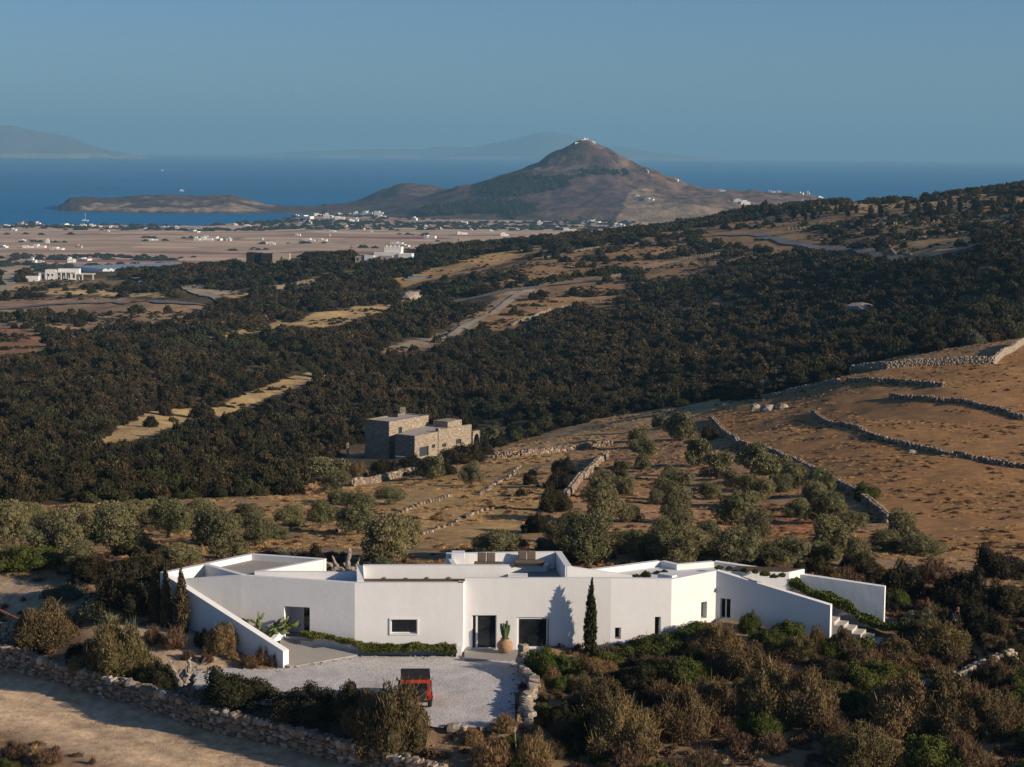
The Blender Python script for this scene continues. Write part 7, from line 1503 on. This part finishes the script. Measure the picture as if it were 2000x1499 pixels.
# roads and tracks of the middle distance
def ribbon(name, pix, width, mat, label, far=None, lift=0.18):
    pts = [G(x, y, 400) for x, y in pix]; P_ = [q for q, d in resample(pts, 4.0)] + [pts[-1]]; V = []; F_ = []
    for i, q in enumerate(P_):
        d = (P_[min(i + 1, len(P_) - 1)] - P_[max(i - 1, 0)])[:2]; d = d / max(np.linalg.norm(d), 1e-6); nv = np.array([-d[1], d[0]])
        for k_ in (-1, -0.33, 0.33, 1):
            x, y = q[0] + nv[0] * k_ * width / 2, q[1] + nv[1] * k_ * width / 2; V.append((x, y, z1(x, y) + lift))
    for i in range(len(P_) - 1):
        for k_ in range(3): F_.append((i * 4 + k_, i * 4 + k_ + 1, i * 4 + 5 + k_, i * 4 + 4 + k_))
    o = mesh_obj(name, V, F_, mat, smooth=True); struct(o, label)
ribbon('road', [(1385, 461), (1440, 461), (1490, 462), (1545, 457)], 9, 'asphalt', 'grey road at its bend on the ridge', lift=0.5); ribbon('road', [(1490, 466), (1530, 474), (1580, 482), (1640, 490), (1700, 498), (1775, 511)], 7, 'asphalt', 'grey road running down from the bend', lift=0.5); ribbon('road', [(-60, 608), (60, 600), (140, 594), (230, 592), (330, 593), (420, 600)], 6, 'asphalt', 'thin grey road crossing the left slope', lift=0.5)
ribbon('dirt_track', [(245, 543), (280, 548), (292, 556), (286, 563)], 6, 'dust_track', 'pale track past the long villa', lift=0.4); ribbon('dirt_track', [(330, 560), (380, 572), (420, 582), (446, 594)], 5, 'dust_track', 'pale track between the scrub patches', lift=0.4); ribbon('dirt_track', [(0, 572), (18, 548), (28, 530)], 7, 'dust_track', 'pale track at the left edge', lift=0.4); ribbon('dirt_track', [(1042, 563), (1000, 585), (950, 618), (900, 645), (865, 664)], 3.2, 'dust_track', 'dusty track descending the middle slope', lift=0.35); ribbon('dirt_track', [(885, 592), (960, 578), (1040, 564), (1110, 556), (1160, 548)], 5, 'asphalt', 'narrow lane on the middle slope', lift=0.4); ribbon('dirt_track', [(360, 520), (400, 519), (425, 521)], 6, 'dust_track', 'pale track on the ridge', lift=0.4)
# rocks
def rock(px, py, wpx, hpx, label, seed, y0=0, mat='rock', group=None):
    q = G(px, py, y0); s = PXM(q[1]); V, F_ = ICO2; r = np.random.default_rng(seed); v = V * np.array([wpx / s / 2, wpx / s / 2.6, hpx / s / 1.5]); v = v * (0.85 + 0.3 * r.random((len(V), 1))); o = mesh_obj('rock', v + np.array([0, 0, hpx / s * 0.2]), F_, mat); o.location = tuple(q); tag(o, label, 'rock', group)
rock(1680, 607, 60, 18, 'flat pale rock slab in the dark scrub', 1, 300); rock(1475, 800, 22, 12, 'boulder at the corner of the field, left one', 2); rock(1500, 802, 34, 14, 'big boulder at the corner of the field', 3); rock(1528, 798, 22, 10, 'boulder at the corner of the field, right one', 4); rock(1780, 886, 22, 8, 'small heap of stones in the brown field', 5); rock(800, 585, 44, 16, 'pale cut rock face on the middle slope', 6, 400)
for i in range(26):
    a = random.Random(i + 50); rock(a.uniform(1385, 1520), a.uniform(1445, 1490), a.uniform(5, 14), a.uniform(4, 8), 'loose pale stone in the stony clearing', i + 20, mat='pale_stone', group='stones of the clearing')
# boats
q = PZ(166, 431, SEA_Z + 0.0); r = empty('sailing_boat', (q[0], q[1], SEA_Z - q[1] ** 2 / 2 / RE)); tag(r, 'white sailing boat at anchor in the bay', 'boat')
MB().add([(-6, -1.4, 1.6), (5, -1.6, 1.6), (7.5, 0, 2.0), (5, 1.6, 1.6), (-6, 1.4, 1.6), (-5.5, -1, -0.3), (5, -1, -0.3), (6.6, 0, -0.3), (5, 1, -0.3), (-5.5, 1, -0.3)], [(0, 1, 2, 3, 4), (9, 8, 7, 6, 5), (0, 5, 6, 1), (1, 6, 7, 2), (2, 7, 8, 3), (3, 8, 9, 4), (4, 9, 5, 0)]).build('hull', 'boat_white', r); MB().tube([(0.5, 0, 1.6), (0.5, 0, 15)], 0.25, 6).build('mast', 'boat_white', r); MB().box(-3, 2, -1, 1, 1.62, 2.5).build('cabin', 'boat_white', r); MB().tube([(0.4, 0, 2.9), (-5, 0, 2.9)], 0.2, 5).build('boom', 'boat_white', r)
for x, y, w, lab in ((355, 374, 9, 'white motor boat beyond the headland'), (317, 334, 6, 'tiny white boat far out at sea')):
    q = PZ(x, y, SEA_Z); q = PZ(x, y, SEA_Z - q[1] ** 2 / 2 / RE); s = w / PXM(q[1]); r = empty('motor_boat', (q[0], q[1], q[2])); tag(r, lab, 'boat'); L_ = s / 2
    MB().add([(-L_, -2, 2.5), (L_ * .7, -2, 2.5), (L_, 0, 3.2), (L_ * .7, 2, 2.5), (-L_, 2, 2.5), (-L_, -1.5, -.3), (L_ * .6, -1.5, -.3), (L_ * .8, 0, -.3), (L_ * .6, 1.5, -.3), (-L_, 1.5, -.3)], [(0, 1, 2, 3, 4), (9, 8, 7, 6, 5), (0, 5, 6, 1), (1, 6, 7, 2), (2, 7, 8, 3), (3, 8, 9, 4), (4, 9, 5, 0)]).build('hull', 'boat_white', r); MB().box(-L_ * .5, L_ * .3, -1.5, 1.5, 2.52, 5.5).build('cabin', 'boat_white', r)
# tall trees along the right ridge
RT = [foliage('ridge_tree_foliage', [(0, 0, 0.35, 0.30, 0.30, 0.35), (0.05, 0, 0.75, 0.27, 0.27, 0.4), (-0.04, 0.03, 1.15, 0.2, 0.2, 0.36), (0, 0, 1.5, 0.11, 0.11, 0.28)], 420, 0.2, 'dark_leaf', 950 + i, 0.4, 0.5, 0.8, 0.4, core=0.75, tint=(0.62, 0.25)) for i in range(3)]
rs2 = random.Random(8)
for i, x in enumerate(sorted([rs2.uniform(1440, 2010) for _ in range(51)] + [rs2.uniform(1800, 2010) for _ in range(13)])):
    y = 424 - (x - 1440) * 0.022 + rs2.uniform(-7, 9); h = rs2.uniform(13, 27); q = G(x, y, 700); s = PXM(q[1])
    r = empty('ridge_tree', tuple(q), rs2.uniform(0, 6)); tag(r, 'upright dark tree of the ridge windbreak, %s from the left' % nth(i + 1), 'tree', 'windbreak trees on the ridge'); link_mesh('crown', RT[i % 3], r, sc=(h / s * 0.75, h / s * 0.75, h / s / 1.75)); link_mesh('trunk', TRK[i % 4], r, sc=(h / s * 0.5, h / s * 0.5, h / s / 1.75))
# pine woods and plain scrub as masses
def far_masses():
    r = np.random.default_rng(31); xs, ys, H = HILL; X = r.uniform(-450, 560, 26000); Y = r.uniform(3650, 4420, 26000); ix = np.clip(((X - xs[0]) / (xs[1] - xs[0])).astype(int), 0, len(xs) - 2); iy = np.clip(np.searchsorted(ys, Y) - 1, 0, len(ys) - 2); Z = H[iy, ix]; px, py = proj(X, Y, Z); nz = fbm(X / 45, Y / 45, 3); jx = (nz - .5) * 50; jy = (nz - .5) * 14
    k = inpoly(px + jx, py + jy, [(935, 380), (960, 362), (1030, 346), (1090, 348), (1130, 352), (1110, 364), (1060, 376), (980, 388)]) | inpoly(px + jx, py + jy, [(812, 416), (870, 400), (1000, 394), (1055, 400), (1050, 412), (1010, 432), (985, 421), (900, 419), (830, 423)]) | (inpoly(px + jx, py + jy, [(1130, 336), (1230, 338), (1240, 345), (1140, 346)]) & (nz > 0.58))
    X, Y, Z = X[k], Y[k], Z[k]; n_ = len(X); w = r.uniform(7, 13, n_)
    pro = [o for o in bpy.data.objects if o.name.startswith('scrub_bush') and o.get('group') == 'far scrub bushes of the slope']
    gn_scatter('pine_wood', 'dark pine wood on the flank of the conical hill', 'pine wood', X, Y, Z - 1, w, w * 0.85, pro, 5)
    X = r.uniform(-0.3, 0.3, 30000); Y = r.uniform(1700, 4300, 30000); X = X * Y; Z = plain_z(X, Y); px, py = proj(X, Y, Z); nz = fbm(X / 160, Y / 60, 4); open_ = sstep(446, 455, py) * (1 - sstep(492, 503, py)); k = (nz > 0.53 + 0.2 * open_) & (Z > SEA_Z + 1.0) & (r.random(len(X)) < 0.5); X, Y, Z = X[k], Y[k], Z[k]; n_ = len(X); w = r.uniform(4, 11, n_)
    gn_scatter('plain_hedges', 'dark hedges and tree clumps of the coastal plain', 'hedges', X, Y, Z - 0.5, w * 1.6, w * 0.5, pro, 6)
far_masses()
def far_heath():
    r = np.random.default_rng(51); Y = 430 * np.exp(r.random(34000) * math.log(1300 / 430)); X = r.uniform(-0.27, 0.27, 34000) * Y; Z = Zat(X, Y); px, py = proj(X, Y, Z); nz = fbm(X / 12, Y / 12, 3); k = np.zeros(len(X), bool)
    for i, (poly, y0, y1, col, hi, lo) in enumerate(REGIONS):
        mm = (Y > y0) & (Y < y1) & inpoly(px, py, poly)
        if i > 5: k[mm] = (nz[mm] > (0.42 if hi > 0.1 else 0.60))
    for poly in NOSCRUB[3:]: k &= ~inpoly(px, py, poly)
    X, Y, Z = X[k], Y[k], Z[k]; n_ = len(X); w = r.uniform(0.8, 2.6, n_)
    pro = [o for o in bpy.data.objects if o.name.startswith('scrub_bush') and o.get('group') == 'far scrub bushes of the slope'][2:4]
    gn_scatter('slope_heath', 'low brown heath dotted over the open slopes', 'heath', X, Y, Z - 0.05, w, w * r.uniform(0.2, 0.45, n_), pro, 12)
far_heath()
# dry grass of the fields, undergrowth of the garden
GT = foliage('grass_tuft', [(0, 0, 0.12, 0.5, 0.5, 0.25)], 90, 0.42, 'straw', 990, 0.12, 0.5, 1.0, 0.35, quad=False, core=0)
gt0 = link_mesh('grass_tuft', GT, None, tuple(G(70, 1470)), 0, (0.5, 0.5, 0.6)); tag(gt0, 'dry grass tuft on the verge of the dirt road', 'grass tuft')
HM = foliage('heath_tuft', dome_lobes(rs, 6, 0.5), 160, 0.25, 'red_leaf', 991, 0.3, 0.6, 0.7, 0.5, core=0.6); hm0 = link_mesh('heath_tuft', HM, None, tuple(G(150, 1480)), 0, (0.4, 0.4, 0.3)); tag(hm0, 'small brown heath cushion beside the dirt road', 'heath')
def fields():
    r = np.random.default_rng(41); Y = 122 * np.exp(r.random(60000) * math.log(420 / 122)); X = r.uniform(-0.3, 0.3, 60000) * Y; Z = Zat(X, Y); px, py = proj(X, Y, Z); nz = fbm(X / 9, Y / 9, 4)
    k = inpoly(px, py, REGIONS[0][0]) & (Y < 420) & ~inpoly(X, Y, HOUSE_PLAN) & (nz > 0.42) & ~((Y < 127) & (np.abs(X) < 25)); k &= (r.random(60000) < np.clip(Y / 330, 0.3, 1))
    X, Y, Z, nz = X[k], Y[k], Z[k], nz[k]; n_ = len(X); w = r.uniform(0.45, 1.1, n_)
    gn_scatter('dry_grass', 'dry orange grass and heath of the fields', 'dry grass', X, Y, Z - 0.03, w, w * r.uniform(0.2, 0.42, n_), [gt0, gt0, gt0, gt0, hm0], 7, 1.0)
    ls = [o for o in bpy.data.objects if o.name.startswith('loose_stone')][:3]; XY = []
    for a, e in zip(COURT, COURT[1:] + COURT[:1]):
        L_ = math.dist(a, e); n_ = int(L_ * 9); t = r.random(n_); XY.append(np.stack([a[0] + (e[0] - a[0]) * t + r.normal(0, 0.28, n_), a[1] + (e[1] - a[1]) * t + r.normal(0, 0.28, n_)], 1))
    XY = np.concatenate(XY); XY = XY[XY[:, 1] < 117.3]; n_ = len(XY); zz = np.maximum(Zat(XY[:, 0], XY[:, 1]), np.where(inpoly(XY[:, 0], XY[:, 1], COURT), -0.02, -9)); w = r.uniform(0.08, 0.26, n_)
    gn_scatter('court_pebbles', 'loose pale pebbles spilling over the edge of the gravel court', 'pebbles', XY[:, 0], XY[:, 1], zz + 0.02, w, w * 0.3, ls, 11, 1.0)
    # near verge and garden floor
    X = r.uniform(-34, 34, 9000); Y = r.uniform(98, 132, 9000); Z = Zat(X, Y); nz = fbm(X / 2.5, Y / 2.5, 3); dr = dist_line(X, Y, ROADC); dw = dist_line(X, Y, [tuple(q[:2]) for q in WB]); px, py = proj(X, Y, Z)
    ok = ~inpoly(X, Y, HOUSE_PLAN) & ~inpoly(X, Y, COURT) & ~inpoly(X, Y, APRON) & (dr > 3.0) & (dw > 0.7) & (nz > 0.4) & ~((X > -24) & (X < -12) & (Y < 118.5) & (Y > 110)) & ~((X > 11) & (X < 23) & (Y > 117.5) & (Y < 124))
    ok &= ~((px < 420) & (py > 1140) & (py < 1330) & (nz < 0.55))
    left = X < 0; k = ok & (r.random(9000) < np.where(left, 0.30, 0.62)); X, Y, Z = X[k], Y[k], Z[k]; n_ = len(X)
    gn_scatter('garden_undergrowth', 'low brown undergrowth between the garden shrubs', 'undergrowth', X, Y, Z - 0.03, r.uniform(0.35, 1.1, n_), r.uniform(0.2, 0.6, n_), [gt0, hm0, hm0], 8, 1.0)
    lowp = []
    for j, (px_, py_, ms, lab) in enumerate(((1265, 1375, DRK[0], 'low dark shrub in the hollow below the green mound'), (1555, 1335, JUN[1], 'low brown shrub in the hollow below the stair foot'), (1690, 1430, GRN[1], 'low green shrub between the big right junipers'), (1130, 1380, RED[0], 'low russet shrub near the end of the court wall'))):
        q = G(px_, py_); o = link_mesh('low_shrub', ms, None, tuple(q), j, (0.8, 0.8, 0.75)); tag(o, lab, 'shrub'); lowp.append(o)
    X = r.uniform(0, 36, 1500); Y = r.uniform(99, 132, 1500); Z = Zat(X, Y); px, py = proj(X, Y, Z); nz = fbm(X / 5 + 8, Y / 5, 3)
    ok = ~inpoly(X, Y, HOUSE_PLAN) & ~inpoly(X, Y, COURT) & ~inpoly(X, Y, APRON) & (dist_line(X, Y, ROADC) > 4) & (nz > 0.42) & ~((X > 3) & (X < 23) & (Y > 116.6) & (Y < 124.6)) & ~inpoly(px, py, [(1340, 1440), (1540, 1430), (1620, 1500), (1320, 1510)]) & ~inpoly(px, py, [(1000, 1270), (1060, 1270), (1060, 1420), (1000, 1430)])
    k = ok & (r.random(1500) < 0.42); X, Y, Z = X[k], Y[k], Z[k]; n_ = len(X); w = r.uniform(0.8, 2.4, n_)
    gn_scatter('garden_scrub', 'mixed low shrubs filling the slope below the house', 'scrub', X, Y, Z - 0.05, w, w * r.uniform(0.4, 0.7, n_), lowp, 9)
fields()
